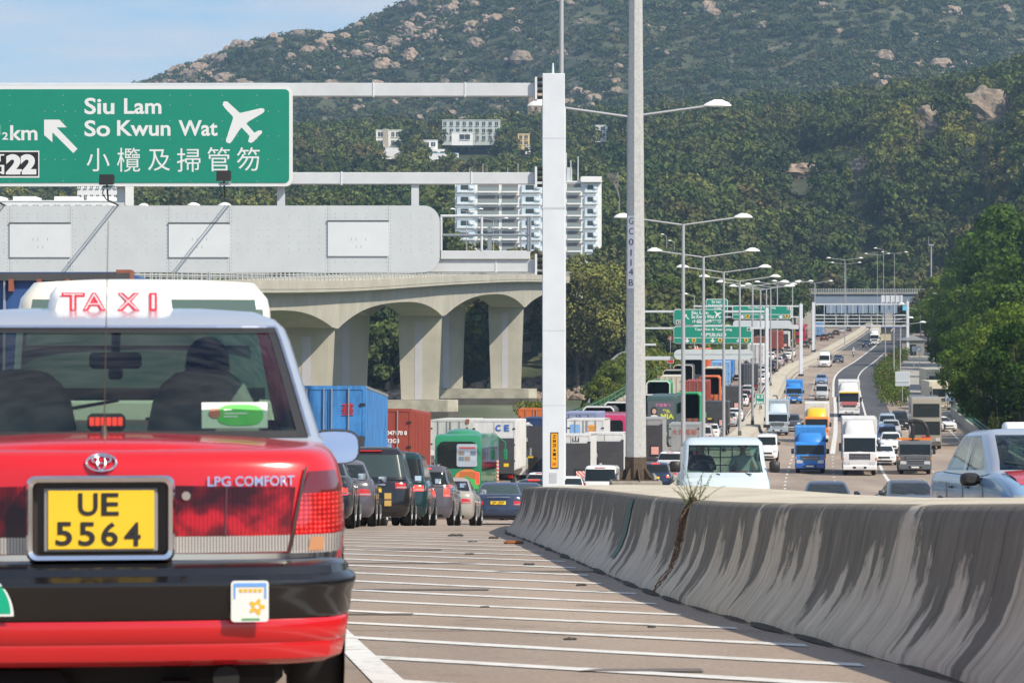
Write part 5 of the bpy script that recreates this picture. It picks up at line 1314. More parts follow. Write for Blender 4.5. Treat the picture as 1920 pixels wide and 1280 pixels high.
# ---------------- buildings
M_bw = mat('building_white', (.82,.82,.80), .7, noise_amt=.07, nscale=.4); M_bb = mat('building_pale_blue', (.58,.69,.75), .7, noise_amt=.08, nscale=.5); M_win = mat('window_dark', (.045,.055,.06), .15)
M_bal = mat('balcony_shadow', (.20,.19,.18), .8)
def building(label, x0, x1, ytop, ybase, Y, depth, storeys, cols, cat='apartment block', nm='apartment_block', wall=M_bw, win=M_win, skew=0, wfrac=.5, extra=None, yaw=0):
    p = FPX/Y; w_ = (x1-x0)/p; h = (ybase-ytop)/p
    t = thing(nm, label, cat, ((x0-960)/p, Y, CAMZ+(640-ybase)/p), yaw)
    g = MB(); g.box(0, w_, 0, depth, -6 if Y < 1300 else -1.6, h); g.build('wall', wall, t)
    g = MB(); g.box(-.15, w_+.15, -.15, depth+.15, h, h+.35); rf = g.build('roof', wall, t)
    sh = h/storeys; n = 0
    for s_ in range(storeys):
        for k, (a, b_, typ) in enumerate(cols):
            xa, xb = a*w_, b_*w_; z0 = s_*sh+sh*.28; z1 = s_*sh+sh*.82
            if typ == 'b':
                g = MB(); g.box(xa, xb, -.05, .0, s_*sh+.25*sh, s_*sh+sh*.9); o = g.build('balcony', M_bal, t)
                g = MB(); g.box(xa, xb, -1.0, -.05, s_*sh+.12*sh, s_*sh+.25*sh); g.build('balcony_slab', wall, o)
                g = MB(); g.box(xa, xb, -1.0, -.94, s_*sh+.25*sh, s_*sh+.55*sh); g.build('balcony_railing', mat('balcony_glass', (.25,.30,.30), .2), o)
            elif typ == 'w':
                g = MB(); g.box(xa, xb, -.06, .0, z0-.1, z1); o = g.build('window', win, t)
                g = MB(); g.box(xa-.1, xb+.1, -.35, -.06, z0-.35, z0-.12); g.build('sill', wall, o)
                g = MB(); g.box((xa+xb)/2-.06, (xa+xb)/2+.06, -.12, -.06, z0-.1, z1); g.build('mullion', wall, o)
            elif typ == 'u':       # blue bay with window and air conditioner
                g = MB(); g.box(xa, xb, -.5, 0, s_*sh+.22*sh, s_*sh+sh*.8); o = g.build('bay', M_bb, t)
                g = MB(); g.box(lerp(xa,xb,.2), lerp(xa,xb,.62), -.54, -.5, z0+.25, z1-.15); g.build('window', win, o)
                g = MB(); g.box(lerp(xa,xb,.70), lerp(xa,xb,.92), -.85, -.5, z0+.5, z0+1.0); g.build('air_conditioner', M_bw, o)
                g = MB(); g.box(xa-.1, xb+.1, -.8, -.5, s_*sh+.14*sh, s_*sh+.2*sh); g.build('ledge', wall, o)
    return t, w_, h, rf
t, w_, h, rf = building('white eight-storey apartment block with pale blue bays, balconies and roof aerials', 853, 1128, 342, 520, 757, 16, 8, [(.015,.14,'u'),(.155,.30,'b'),(.32,.43,'b'),(.455,.59,'u'),(.615,.75,'b'),(.765,.86,'b'),(.885,.975,'u')])
g = MB(); g.box(w_*.86, w_+.02, -1.6, 15, h-1.0*0, h+1.4); g.build('parapet', M_bw, rf)
g = MB(); g.box(w_*.72, w_*.80, 2, 7, h+.3, h+3.8); g.build('water_tank', mat('tank_grey', (.5,.52,.54), .7), rf)
for k, f in enumerate((.02,.10,.19,.29,.36,.43,.50,.72,.76,.79,.84)):
    g = MB(); g.cyl((w_*f, 1+k%3, h+.3), (w_*f, 1+k%3, h+(2.8+k%3 if f < .6 else 5.5+k%3)), .09 if f < .6 else .16, .07 if f < .6 else .16, 6); g.build('aerial', mat('aerial_grey', (.5,.5,.5), .6), rf)
building('long white villa block with three storeys of pillars on the hillside', 829, 938, 226, 266, 1440, 14, 3, [(k/9+.02, k/9+.075, 'w') for k in range(9)], 'villa', 'villa', wall=mat('villa_grey_green', (.50,.55,.52), .7))
building('small white flat-roofed house with one wide dark window in front of the pillared villa', 847, 886, 249, 266, 1400, 9, 1, [(.37,.88,'w')], 'house', 'house')
t, w_, h, rf = building('cream three-storey hillside house with a stair tower and low annexe', 705, 753, 245, 292, 1390, 11, 3, [(.08,.26,'w'),(.60,.72,'w'),(.78,.92,'w')], 'house', 'house', wall=mat('house_cream', (.80,.78,.70), .7, noise_amt=.06, nscale=.5))
g = MB(); g.box(w_*.28, w_*.48, -.3, 4, 0, h+.8); g.build('stair_tower', mat('tower_brown', (.40,.36,.30), .8), t)
g = MB(); g.box(-1.5, 4, -5, 0, -3, 4.5); g.build('annexe', mat('house_cream', (.72,.68,.58)), t)
g = MB(); g.box(w_, w_+6, -2, 4, -1, 3.0); g.build('annexe', mat('house_cream', (.72,.68,.58)), t)
t, w_, h, rf = building('small white two-window house with an arched ground floor below the long villa', 793, 820, 264, 293, 1385, 8, 2, [(.15,.42,'w'),(.56,.86,'w')], 'house', 'house')
g = MB(); g.box(-3, w_+3.5, -3.5, 0, -2, 3.0); an = g.build('ground_floor', M_bw, t)
for k in range(4): g = MB(); g.box(-2+k*3.3, 0+k*3.3, -3.56, -3.5, -1, 1.9); g.build('archway', M_win, an)
building('pale yellow cottage among the hillside trees left of the gantry column', 971, 993, 252, 274, 1400, 7, 2, [(.12,.38,'w'),(.55,.85,'w')], 'house', 'house', wall=mat('cottage_yellow', (.72,.56,.30), .7))
building('white cubic house on the slope right of the gantry column', 1110, 1142, 236, 260, 1420, 9, 2, [(.50,.75,'w'),(.1,.2,'w')], 'house', 'house')
building('broad white factory building behind the lower edge of the green sign', 145, 235, 330, 420, 900, 20, 3, [(k/8+.02, k/8+.08, 'w') for k in range(8)], 'factory', 'factory_building')
t, w_, h, rf = building('low flat white warehouse roof line showing above the grey board', -60, 217, 378, 450, 800, 25, 2, [(k/14+.01, k/14+.05, 'w') for k in range(14)], 'warehouse', 'warehouse')
for (a, b_) in ((.02,.22),(.30,.45),(.58,.74),(.80,.98)): g = MB(); g.box(a*w_, b_*w_, 1, 12, h+.3, h+1.4); g.build('roof_unit', M_bw, rf)
for (px0, px1, py, Y, lb, mm_) in ((640,760,281,1375,'low white garden wall below the cream house',M_bw),(750,860,291,1375,'long white terrace wall with a blue edge beside the small house',M_bw),(985,1015,277,1395,'pale wall running from the yellow cottage',M_bw)):
    t = thing('terrace_wall', lb, 'wall', (PX(px0, Y), Y, PZ(py, Y))); g = MB(); g.box(0, PX(px1, Y)-PX(px0, Y), 0, .6, -3, .9, c=.05); g.build('wall', mm_, t); g = MB(); g.box(0, PX(px1, Y)-PX(px0, Y), -.1, .8, .9, 1.1); g.build('coping', mat('coping_blue', (.1,.35,.5), .6) if 'blue' in lb else mm_, t)
# ---------------- trucks and buses
M_dkp = mat('tail_lift_dark', (.055,.055,.06), .55, noise_amt=.2, nscale=3)
M_or = mat('orange_marker', (.85,.33,.01), .5)
def chevron_mat():
    if 'chevrons' in MATS: return MATS['chevrons']
    m, t, b = newmat('chevrons', .5); tc_ = N(t, 'TexCoord'); mp_ = N(t, 'Mapping'); mp_.inputs['Rotation'].default_value = (0, R(45), 0); wv = N(t, 'TexWave'); wv.inputs['Scale'].default_value = 2.2; wv.bands_direction = 'X'
    t.links.new(tc_.outputs['Object'], mp_.inputs[0]); t.links.new(mp_.outputs[0], wv.inputs['Vector']); r1 = ramp(t, wv.outputs['Fac'], [(.45, (.75,.10,.05)), (.55, (.75,.72,.68))]); t.links.new(r1.outputs[0], b.inputs['Base Color']); return m
def box_mat(name, col, ribs=0, amt=.12, rust=0):
    if name in MATS: return MATS[name]
    m, t, b = newmat(name, .55); tc_ = N(t, 'TexCoord'); n = N(t, 'TexNoise'); n.inputs['Scale'].default_value = 1.4; n.inputs['Detail'].default_value = 7; n.inputs['Roughness'].default_value = .7
    mp_ = N(t, 'Mapping'); mp_.inputs['Scale'].default_value = (2.5, 2.5, .6); t.links.new(tc_.outputs['Object'], mp_.inputs[0]); t.links.new(mp_.outputs[0], n.inputs['Vector'])
    r1 = ramp(t, n.outputs[0], [(.32, tuple(c*(1-amt*1.8) for c in col)), (.6, col)]); c = r1.outputs[0]
    t.links.new(c, b.inputs['Base Color']); return m
def quad_patch(g, x0, x1, z0, z1, y): g.box(x0, x1, min(y, y-.01), max(y, y+.01), z0, z1)
def cargo(root, W, y0, y1, z0, z1, bm, rear='doors', ribs=False, text=None, plate=True, lift_m=None, rim=None):
    hw = W/2
    if rear == 'open':
        g = MB(); th = .07
        # open-backed body with arched canopy rim
        out = [(-hw, z0), (hw, z0), (hw, z1-.25), (hw-.25, z1), (-hw+.25, z1), (-hw, z1-.25)]; inn = [(-hw+.1, z0+.1), (hw-.1, z0+.1), (hw-.1, z1-.3), (hw-.3, z1-.12), (-hw+.3, z1-.12), (-hw+.1, z1-.3)]
        rows = [[(x, y0, z) for x, z in inn], [(x, y0, z) for x, z in out], [(x, y1, z) for x, z in out]]
        g.grid(rows, closed=True, flip=True); g.add(rows[2], [tuple(range(5,-1,-1))]); o = g.build('tipper_body', bm, root)
        g = MB(); g.grid([[(x, y0+.01, z) for x, z in inn], [(x, y1-.2, z) for x, z in inn]], closed=True); g.add([(x, y1-.2, z) for x, z in inn], [tuple(range(6))]); g.build('body_lining', mat('lining_dark', (.06,.06,.062), .8), o)
        g = MB(); rm_ = rim or M_white
        pts = [(x, y0-.03, z) for x, z in [(-hw, z0+.9), (-hw, z1-.25), (-hw+.25, z1), (hw-.25, z1), (hw, z1-.25), (hw, z0+.9)]]; g.tube(pts, .06, 5); g.build('canopy_rim', rm_, o)
        g = MB(); g.box(-hw+.02, hw-.02, y0-.06, y0-.01, z0, z0+.95); g.build('tailgate', lift_m or M_dkp, o)
        for k in range(5): x = lerp(-hw+.1, hw-.1, k/4); g = MB(); g.box(x-.04, x+.04, y0-.10, y0-.06, z0, z0+.93); g.build('tailgate_rib', M_dkp, o)
    else:
        g = MB(); g.box(-hw, hw, y0, y1, z0, z1, c=.04); o = g.build('cargo_box', bm, root)
        g = MB()
        for x in (-hw+.05, hw-.05): g.box(x-.05, x+.05, y0-.02, y0, z0, z1)
        g.box(-hw+.1, hw-.1, y0-.02, y0, z1-.12, z1); g.box(-hw+.1, hw-.1, y0-.02, y0, z0, z0+.1); g.build('door_frame', bm, o)
        if ribs:
            g = MB(); n = int((y1-y0)/.45)
            for sx in (-1, 1):
                for k in range(n): y = y0+.2+k*.45; g.box(min(sx*hw, sx*(hw+.03)), max(sx*hw, sx*(hw+.03)), y, y+.2, z0+.12, z1-.12)
            q = g.build('side_corrugation', bm, o)
        else:
            for sx in (-1, 1):
                for (a, b_) in ((z0+.0, z0+.08), (z1-.08, z1)): g = MB(); g.box(min(sx*hw, sx*(hw+.012)), max(sx*hw, sx*(hw+.012)), y0, y1, a, b_); g.build('edge_rail', M_silver, o)
        for x in ((-hw*.55, -.12, .12, hw*.55) if rear in ('doors', 'lift') else ()):
            g = MB(); g.cyl((x, y0-.045, z0+.1), (x, y0-.045, z1-.08), .022, .022, 5); q = g.build('lock_bar', M_silver, o)
            g = MB(); g.box(x-.06, x+.10, y0-.06, y0-.03, z0+.9, z0+.96); g.build('handle', M_black, q)
        g = MB(); g.box(-.012, .012, y0-.006, y0, z0+.08, z1-.1); g.build('door_gap', M_black, o)
        for sx in (-1, 1):
            for zz in (.18, .5, .82): g = MB(); z = lerp(z0, z1, zz); g.box(min(sx*(hw-.18), sx*(hw-.02)), max(sx*(hw-.18), sx*(hw-.02)), y0-.035, y0-.015, z-.04, z+.04); g.build('hinge', M_black, o)
        if rear == 'lift':
            zt = lerp(z0, z1, .52); g = MB(); g.box(-hw+.03, hw-.03, y0-.14, y0-.05, z0-.45, zt); q = g.build('tail_lift', lift_m or M_dkp, root)
            for sx in (-1, 1): g = MB(); g.box(min(sx*.25, sx*(hw-.3)), max(sx*.25, sx*(hw-.3)), y0-.155, y0-.14, z0-.3, z0+.35); g.build('lift_recess', M_black, q)
            if plate: g = MB(); g.box(-.26, .26, y0-.16, y0-.14, z0+.42, z0+.55); g.build('number_plate', M_ply, q)
        if rear == 'lift2':
            zt = z1-.5; g = MB(); g.box(-hw+.03, hw-.03, y0-.14, y0-.05, z0-.45, zt); q = g.build('tail_lift', lift_m or M_dkp, root)
            for sx in (-1, 1): g = MB(); g.box(min(sx*.2, sx*(hw-.35)), max(sx*.2, sx*(hw-.35)), y0-.155, y0-.14, z0-.2, z0+.6); g.build('lift_recess', M_black, q)
            g = MB(); g.box(-hw*.75, -hw*.4, y0-.16, y0-.14, z0+.55, z0+.68); g.build('number_plate', M_ply, q)
            g = MB(); g.box(hw*.28, hw*.75, y0-.16, y0-.14, z0-.05, z0+.5); g.build('warning_board', chevron_mat(), q)
    return o
def chassis(root, W, L_, wheels, r=.42, plate=True, zl=.95):
    hw = W/2
    g = MB(); g.box(-.42,.42,.25,L_-.6,.55,zl-.05); g.box(-hw+.1,hw-.1,.15,.3,.5,.62); g.build('chassis', M_under, root)
    for sx in (-1, 1):
        g = MB(); g.box(min(sx*(hw-.42), sx*(hw-.12)), max(sx*(hw-.42), sx*(hw-.12)), .06, .12, .62, .80); g.build('tail_lamp', M_red, root)
    for y in wheels:
        for sx in (-1, 1):
            a, b_ = wheel_mesh(r, .28); o = link('wheel', a, root, (sx*(hw-.18), y, r)); link('rim', b_, o)
            g = MB(); g.box(min(sx*(hw-.42),sx*(hw-.03)), max(sx*(hw-.42),sx*(hw-.03)), y-r-.08, y+r+.08, 2*r+.03, 2*r+.07); g.build('mudguard', M_black, root)
def cab(root, W, y0, D, z0, z1, cm, gm=None, big=False, deflector=None, bumper=None, stripe=None, visor=None, dz=1.0):
    hw = W/2; H = z1-z0; zw = z0+H*.46
    prf = [(0,z0),(D-.05,z0),(D,z0+.15),(D,zw-.08),(D-.06,zw),(D-.20-.02*H,z1-.15),(D-.42,z1),(0.05,z1),(0,z1-.06)]
    g = MB(); rows = []
    for x, k in ((-hw,.0),(-hw+.05,1),(-hw+.25,1.0),(0,1.0),(hw-.25,1),(hw-.05,1),(hw,0)):
        rows.append([(x, y0+(p[0] if k else (p[0]-.06 if p[0] > D*.5 else p[0])) + (.03*(1-(x/hw)**2) if p[0] > D*.5 else 0), p[1]-(0 if k else (.05 if p[1] > z1-.2 else 0))) for p in prf])
    g.grid(rows, closed=False, flip=False); n = len(prf)
    V = [r_[-1] for r_ in rows]+[]; 
    g.grid([[r_[-1], r_[0]] for r_ in rows], flip=False)
    g.add(rows[0], [tuple(range(n))]); g.add(rows[-1], [tuple(range(n-1,-1,-1))]); o = g.build('cab', cm, root, smooth=35)
    def fy(z): 
        if z <= zw: return y0+D
        return y0+lerp(D-.06, D-.20-.02*H, (z-zw)/(z1-.15-zw))
    g = MB(); za, zb_ = zw+.06, z1-.22; rows = []
    for i in range(4):
        z = lerp(za, zb_, i/3); rows.append([(x*hw, fy(z)+.03*(1-x*x)+.012, z) for x in (-.92,-.6,-.3,0,.3,.6,.92)])
    g.grid(rows, flip=True); g.build('windscreen', gm or M_glass, o)
    g = MB(); g.box(-hw*.93, hw*.93, fy(za)+.0, fy(za)+.035, za-.05, za); g.build('screen_seal', M_black, o)
    for x in (-.55, .02): g = MB(); g.cyl((x*hw, fy(za)+.05, za), (x*hw+.5, fy(za+.2)+.05, za+.18), .012, .012, 4); g.build('wiper', M_black, o)
    for sx in (-1, 1):
        g = MB(); xx = sx*hw; g.box(min(xx, xx+sx*.006), max(xx, xx+sx*.006), y0+.28, y0+D-.32, zw+.02, z1-.25); g.build('side_window', M_glass, o)
        g = MB(); g.box(min(sx*(hw-.52), sx*(hw-.10)), max(sx*(hw-.52), sx*(hw-.10)), y0+D, y0+D+.035, z0+.14, z0+.36, c=.02); g.build('headlamp', M_lamp, o)
        g = MB(); g.box(min(sx*(hw-.10), sx*(hw+.005)), max(sx*(hw-.10), sx*(hw+.005)), y0+D-.08, y0+D+.03, z0+.42, z0+.62, c=.02); g.build('indicator', M_amber, o)
        g = MB(); g.box(min(sx*(hw+.06), sx*(hw+.26)), max(sx*(hw+.06), sx*(hw+.26)), y0+D-.1, y0+D-.02, zw+.05, zw+.05+(.55 if big else .36), c=.03); mo = g.build('door_mirror', M_black, root)
        g = MB(); g.box(min(sx*(hw+.08), sx*(hw+.24)), max(sx*(hw+.08), sx*(hw+.24)), y0+D-.105, y0+D-.1, zw+.08, zw+.02+(.55 if big else .36)); g.build('mirror_glass', M_mirr, mo)
        g = MB(); g.tube([(sx*(hw-.02), y0+D-.2, z1-.4), (sx*(hw+.16), y0+D-.05, zw+.3), (sx*(hw-.02), y0+D-.2, zw)], .018, 4); g.build('mirror_arm', M_black, root)
    gz0, gz1 = z0+H*.22, z0+H*.42
    g = MB(); g.box(-hw*.62, hw*.62, y0+D+.0, y0+D+.04, gz0, gz1, c=.02); q = g.build('grille', M_black if not stripe else stripe, o)
    for k in range(3): g = MB(); zz = lerp(gz0, gz1, (k+.5)/3); g.box(-hw*.58, hw*.58, y0+D+.04, y0+D+.06, zz-.015, zz+.015); g.build('grille_bar', M_silver, q)
    g = MB(); g.box(-hw, hw, y0+D-.25, y0+D+.10, z0-.22*dz, z0+.10, c=.05); bb = g.build('bumper', bumper or cm, root)
    g = MB(); g.box(-.45, .45, y0+D+.10, y0+D+.112, z0-.12, z0+.02); g.build('bumper_intake', M_black, bb)
    g = MB(); g.box(-.26, .26, y0+D+.112, y0+D+.125, z0-.10, z0+.0); g.build('number_plate', M_plw, bb)
    if visor: g = MB(); g.box(-hw*.95, hw*.95, y0+D-.25, y0+D+.06, z1-.24, z1-.06, c=.03); g.build('sun_visor', visor, root)
    if deflector:
        dm, dh, wk = deflector
        g = MB(); rows = []
        for (yy, zz, k) in ((D-.35, z1-.02, .92),(D-.50, z1+dh*.35, .90),(D-.75, z1+dh*.75, .86),(.35, z1+dh, .82),(.1, z1+dh, .82)):
            rows.append([(x*hw*k*wk, y0+yy-abs(x)**3*.25, zz-(.08 if abs(x) > .9 else 0)) for x in (-1,-.85,-.4,0,.4,.85,1)]+[(hw*k*wk, y0+.1, zz-.1), (-hw*k*wk, y0+.1, zz-.1)])
        g.grid(rows, closed=True, flip=False); g.add(rows[-1], [tuple(range(len(rows[-1])))]); g.build('wind_deflector', dm, root, smooth=45)
    g = MB(); g.box(-hw+.1, hw-.1, y0, y0+D-.2, z0-.3, z0); g.build('cab_step', M_under, root)
    return o
def truck(label, W=2.1, H=3.3, Lb=4.6, cabm=None, boxm=None, rear='doors', z0=.95, cabH=2.35, D=1.75, big=False, deflector=None, name='box_truck', cat='truck', ribs=False, group=None, r=.40, gap=.15, axles=None, box=True, glass=None, boxH=None, **kw):
    t = thing(name, label, cat, group=group); L_ = Lb+gap+D
    if box: t_box = cargo(t, W, 0, Lb, z0, H, boxm, rear, ribs, lift_m=kw.pop('lift_m', None), rim=kw.pop('rim', None))
    else: t_box = None
    cz0 = .50 if big else .45
    co = cab(t, min(W, kw.pop('cabW', W-.08)), Lb+gap, D, cz0+.1, cabH, cabm, glass, big, deflector, bumper=kw.pop('bumper', None), stripe=kw.pop('stripe', None), visor=kw.pop('visor', None))
    chassis(t, W-.1, L_, axles or [1.1, L_-D*.55-.1], r)
    return t, L_, t_box, co
def bus(label, W=2.5, H=4.3, L_=11, body=None, double=True, name='double_decker_bus', cat='bus', side=None, rear='engine', front='dd', low=None, group=None):
    t = thing(name, label, cat, group=group); hw = W/2
    g = MB(); rows = []
    prf = [(0,.35),(0,H*.55),(.05,H-.35),(.22,H-.08),(.5,H),(L_-.6,H),(L_-.25,H-.10),(L_-.08,H-.45),(L_,1.2),(L_,.38)]
    for x, k in ((-hw,1),(-hw+.04,.3),(-hw+.25,0),(0,0),(hw-.25,0),(hw-.04,.3),(hw,1)):
        rows.append([(x, min(max(p[0], .14*k), L_-.18*k), p[1]-(.16*k if p[1] > H-.3 else 0)) for p in prf])
    g.grid(rows, flip=False); n = len(prf); g.grid([[r_[-1], r_[0]] for r_ in rows]); g.add(rows[0], [tuple(range(n))]); g.add(rows[-1], [tuple(range(n-1,-1,-1))])
    o = g.build('body', body, t, smooth=35)
    bands = [(1.25, 2.05), (2.75, 3.65)] if double else [(1.45, H-.75)]
    for sx in (-1, 1):
        for (a, b_) in bands:
            nwin = 6; 
            for k in range(nwin):
                ya, yb = lerp(.7, L_-.9, k/nwin)+.05, lerp(.7, L_-.9, (k+1)/nwin)-.05
                g = MB(); g.box(min(sx*hw, sx*(hw+.012)), max(sx*hw, sx*(hw+.012)), ya, yb, a, b_); g.build('side_window', M_glass, o)
    return t, o
def rear_patch(par, name, x0, x1, z0, z1, m_, y=-.02, c=.06):
    g = MB(); slab(g, rrect(x0, x1, z0, z1, c, 0, 4), y, y+.03); return g.build(name, m_, par)
def bus_wheels(t, W, L_, ys_):
    for y in ys_:
        for sx in (-1, 1): a, b_ = wheel_mesh(.48, .3); o = link('wheel', a, t, (sx*(W/2-.14), y, .48)); link('rim', b_, o)
def hdg(y): return -math.atan(cen.d(max(y, 100)))
def L_put(o, px, Y, extra=0, dz=0):       # a vehicle driving away: its tail at Y
    o.location = (PX(px, Y), Y, prof(Y)+dz); rz = hdg(Y)+extra if Y > 95 else math.radians(-4)+extra
    o.rotation_euler = Euler((math.atan(prof.d(Y)), 0, rz)); return o
def R_put(o, px, Y, L_, extra=0):         # oncoming: its nose at Y
    a = (hdg(Y) if Y > 95 else 0)+extra; d = Vector((-math.sin(a), math.cos(a), 0)); x = PX(px, Y)+d.x*L_
    o.location = (x, Y+d.y*L_, prof(Y+L_)); o.rotation_euler = Euler((-math.atan(prof.d(Y+L_/2)), 0, PI+a)); return o

# colours
P = {k: paint('paint_'+k, c, r_) for k, (c, r_) in {
 'black':((.012,.012,.014),.2),'navy':((.018,.028,.06),.2),'dark_grey':((.05,.052,.058),.25),'green_black':((.008,.03,.032),.2),'grey_mauve':((.085,.08,.095),.25),
 'silver':((.42,.43,.44),.3),'white':((.74,.74,.73),.3),'cream':((.76,.73,.62),.3),'pale_blue':((.50,.59,.64),.3),'blue_sedan':((.03,.045,.085),.2),'mid_blue':((.12,.22,.45),.3),'maroon':((.10,.015,.02),.25),
 'champagne':((.33,.31,.27),.3),'cyan_blue':((.03,.22,.62),.35),'royal_blue':((.02,.10,.38),.35),'steel_blue':((.30,.38,.46),.35),'yellow':((.75,.50,.02),.35),'orange':((.80,.22,.02),.35),'green':((.03,.30,.10),.4),'magenta':((.42,.02,.09),.35),'bronze':((.30,.265,.20),.3)}.items()}
B = {k: box_mat('box_'+k, c) for k, c in {'white':(.68,.68,.66),'blue':(.05,.22,.60),'light_blue':(.22,.42,.72),'brick':(.30,.055,.035),'dark':(.07,.07,.075),'green':(.03,.33,.12),'cream':(.62,.58,.45),'orange':(.65,.15,.03),'rust':(.28,.10,.06),'slate':(.13,.17,.27),'grey':(.33,.34,.34),'navy':(.02,.05,.14),'silver_blue':(.36,.42,.47),'cyan':(.05,.27,.66),'mauve':(.26,.30,.45)}.items()}

# ===== left carriageway: the queue seen from behind
def rear_plate_text(o, s_, z, hw=.2, y=-.03):
    g = MB(); put_text(g, s_, -hw, hw, z+.015, z+.085, y, .02); g.build('plate_number', M_txt, o)
# cream van right ahead of the taxi
o = car('van', P['cream'], 'cream high-roofed van right in front of the red taxi, seen over its roof', glass=mat('van_rear_glass', (.10,.155,.14), .25)); L_put(o, 269, 19.4, math.radians(10)); o.scale = (1.07, 1.0, 1.135)
for ch in list(o.children):
    if ch.name.startswith('brake_light'): bpy.data.objects.remove(ch)
g = MB(); g.cyl((.36, 2.6, 1.98), (.36, 2.6, 2.03), .09, .07, 12); g.build('roof_vent', M_black, o)
g = MB(); g.box(-.76,.76,-.012,.06,1.06,1.27,c=.02); g.build('rear_panel', P['cream'], o); g = MB(); g.box(-.72,.72,.035,.05,1.28,1.34); g.build('window_band', M_black, o); g = MB(); g.add([(-.70,.085,1.58),(.70,.085,1.58),(.66,.105,1.84),(-.66,.105,1.84)], [(0,1,2,3)]); g.build('upper_rear_glass', MATS['van_rear_glass'], o)
# blue covered trailer at the far left
t, L_, bx, co = truck('dark blue container lorry with a rusty top rail, its top showing above the cream van', 2.4, 3.95, 11, P['navy'], box_mat('box_deep_blue', (.03,.09,.26)), big=True, cabH=2.9, axles=[1.2,2.4,11.9], r=.48, ribs=True, name='container_truck')
L_put(t, 88, 45, math.radians(0)); 
g = MB(); g.box(1.0,1.22,-.06,.2,3.72,3.98); g.build('corner_casting', B['rust'], t)
g = MB(); g.box(-1.2,1.2,-.08,-.02,3.82,3.93); g.build('header_bar', B['dark'], t)
for k in range(5): g = MB(); x = -1.0+k*.42; g.box(x, x+.06, -.14, -.02, 3.66, 3.84); g.build('lock_keeper', B['rust'], t)
# queue next to the gore
def plates(o, s_): rear_plate_text(o, s_, .70)
o = car('sedan', P['dark_grey'], 'dark grey saloon with lit tail lamp half hidden by the red taxi mirror', lit=True); L_put(o, 576, 59.5, math.radians(5))
o = car('sedan', P['grey_mauve'], 'mid grey saloon squeezed between the dark saloon and the black minivan, only its flank seen', group=None); L_put(o, 624, 65.5, math.radians(4.8))
o = car('minivan', P['black'], 'glossy black minivan with a gold sticker, nearest of the tall minivans', glass=M_glass2); L_put(o, 694, 71, math.radians(4))
g = MB(); g.box(.33,.49,-.03,-.02,.62,.76); g.build('gold_sticker', mat('sticker_gold', (.55,.36,.10), .4), o); g = MB(); g.box(.33,.49,-.03,-.02,.46,.59); g.build('gold_sticker', mat('sticker_gold', (.55,.36,.10), .4), o)
g = MB(); g.box(-.35,.35,-.035,-.022,.93,.975); g.build('chrome_bar', M_chrome, o)
o = car('minivan', P['green_black'], 'dark green-black minivan with lit tail lamp just ahead of the black one', lit=True); L_put(o, 735, 78, math.radians(2.2)); o.scale = (.97, 1, 1.03)
o = car('mpv', P['grey_mauve'], 'mauve grey people carrier with tall white and red tail lamps', lit=True); L_put(o, 789, 84.5, math.radians(1.2))
o = car('sedan', P['champagne'], 'pale champagne saloon ahead of the mauve people carrier, its side in sun'); L_put(o, 832, 91, math.radians(1))
o = car('sedan', P['blue_sedan'], 'dark blue saloon seen squarely from behind with yellow plate SK 499', glass=M_glass2); L_put(o, 934, 104, math.radians(3.6)); rear_plate_text(o, 'SK 499', .70)
g = MB(); g.box(-.4,.4,-.01,.01,.93,.95); g.build('chrome_bar', M_chrome, o)
g = MB(); g.box(-.22,.22,.60,.62,1.03,1.05); g.build('brake_light', M_redlit, o)
o = car('sedan', P['blue_sedan'], 'second dark blue saloon showing just past the first one', glass=M_glass2); L_put(o, 975, 118)
o = car('hatch', P['black'], 'black hatchback with a lit high brake lamp, roof peeping over the barrier end', lit=True); L_put(o, 998, 132)
# blue box truck
t, L_, bx, co = truck('blue box lorry with a red Chinese character on its door and dark tail lift', 2.3, 4.2, 6.0, P['cyan_blue'], box_mat('box_streaked_blue', (.055,.25,.60), amt=.3), rear='lift', big=True, cabH=2.7, z0=1.05)
L_put(t, 613, 92); g = MB(); put_text(g, '華', .42, .80, 3.26, 3.68, -.03, .01); g.build('door_character', mat('char_red', (.45,.02,.03), .6), bx)
# red-brown container
t, L_, bx, co = truck('red-brown ribbed container lorry with white numbers on its door', 2.4, 4.25, 6.1, P['white'], B['brick'], big=True, cabH=2.8, ribs=True, z0=1.35, name='container_truck', axles=[1.0, 2.2, 7.2])
L_put(t, 712, 116)
for s_, z in (('047170 8', 3.25), ('22G1', 2.95), ('30480', 2.62), ('67200', 2.42), ('2180', 2.2)): g = MB(); put_text(g, s_, .25, 1.02 if len(s_) > 5 else .72, z, z+.16, -.03, .03); g.build('container_number', M_white, bx)
t, L_, bx, co = truck('white-rimmed tipper lorry with dark arched back beside the red-brown container', 2.2, 3.9, 4.2, P['white'], B['grey'], rear='open', big=True, cabH=2.8)
L_put(t, 728, 130)
# white trucks
t, L_, bx, co = truck('white box lorry with blue letters CE above a dark tail lift', 2.6, 4.1, 7.5, P['white'], B['white'], rear='plain', big=True, cabH=2.9, z0=1.1, ribs=True)
g = MB(); g.box(.30,1.22,-.12,-.03,.9,3.0); g.build('tail_lift', M_dkp, t)
g = MB(); g.box(.6,.9,-.14,-.12,1.3,1.5); g.build('number_plate', M_ply, t)
L_put(t, 926, 183); g = MB(); put_text(g, 'C', .10, .42, 3.42, 3.80, -.035, .03); g.build('lettering', mat('letter_blue', (.02,.12,.45), .5), bx); g = MB(); put_text(g, 'E', .62, .92, 3.42, 3.80, -.035, .03); g.build('lettering', mat('letter_blue', (.02,.12,.45)), bx)
t, L_, bx, co = truck('pale container lorry with a rusty corner behind the green coach', 2.45, 4.0, 9, P['white'], box_mat('box_pale', (.56,.57,.52)), big=True, cabH=2.8, ribs=True, name='container_truck', axles=[1,2.2,10])
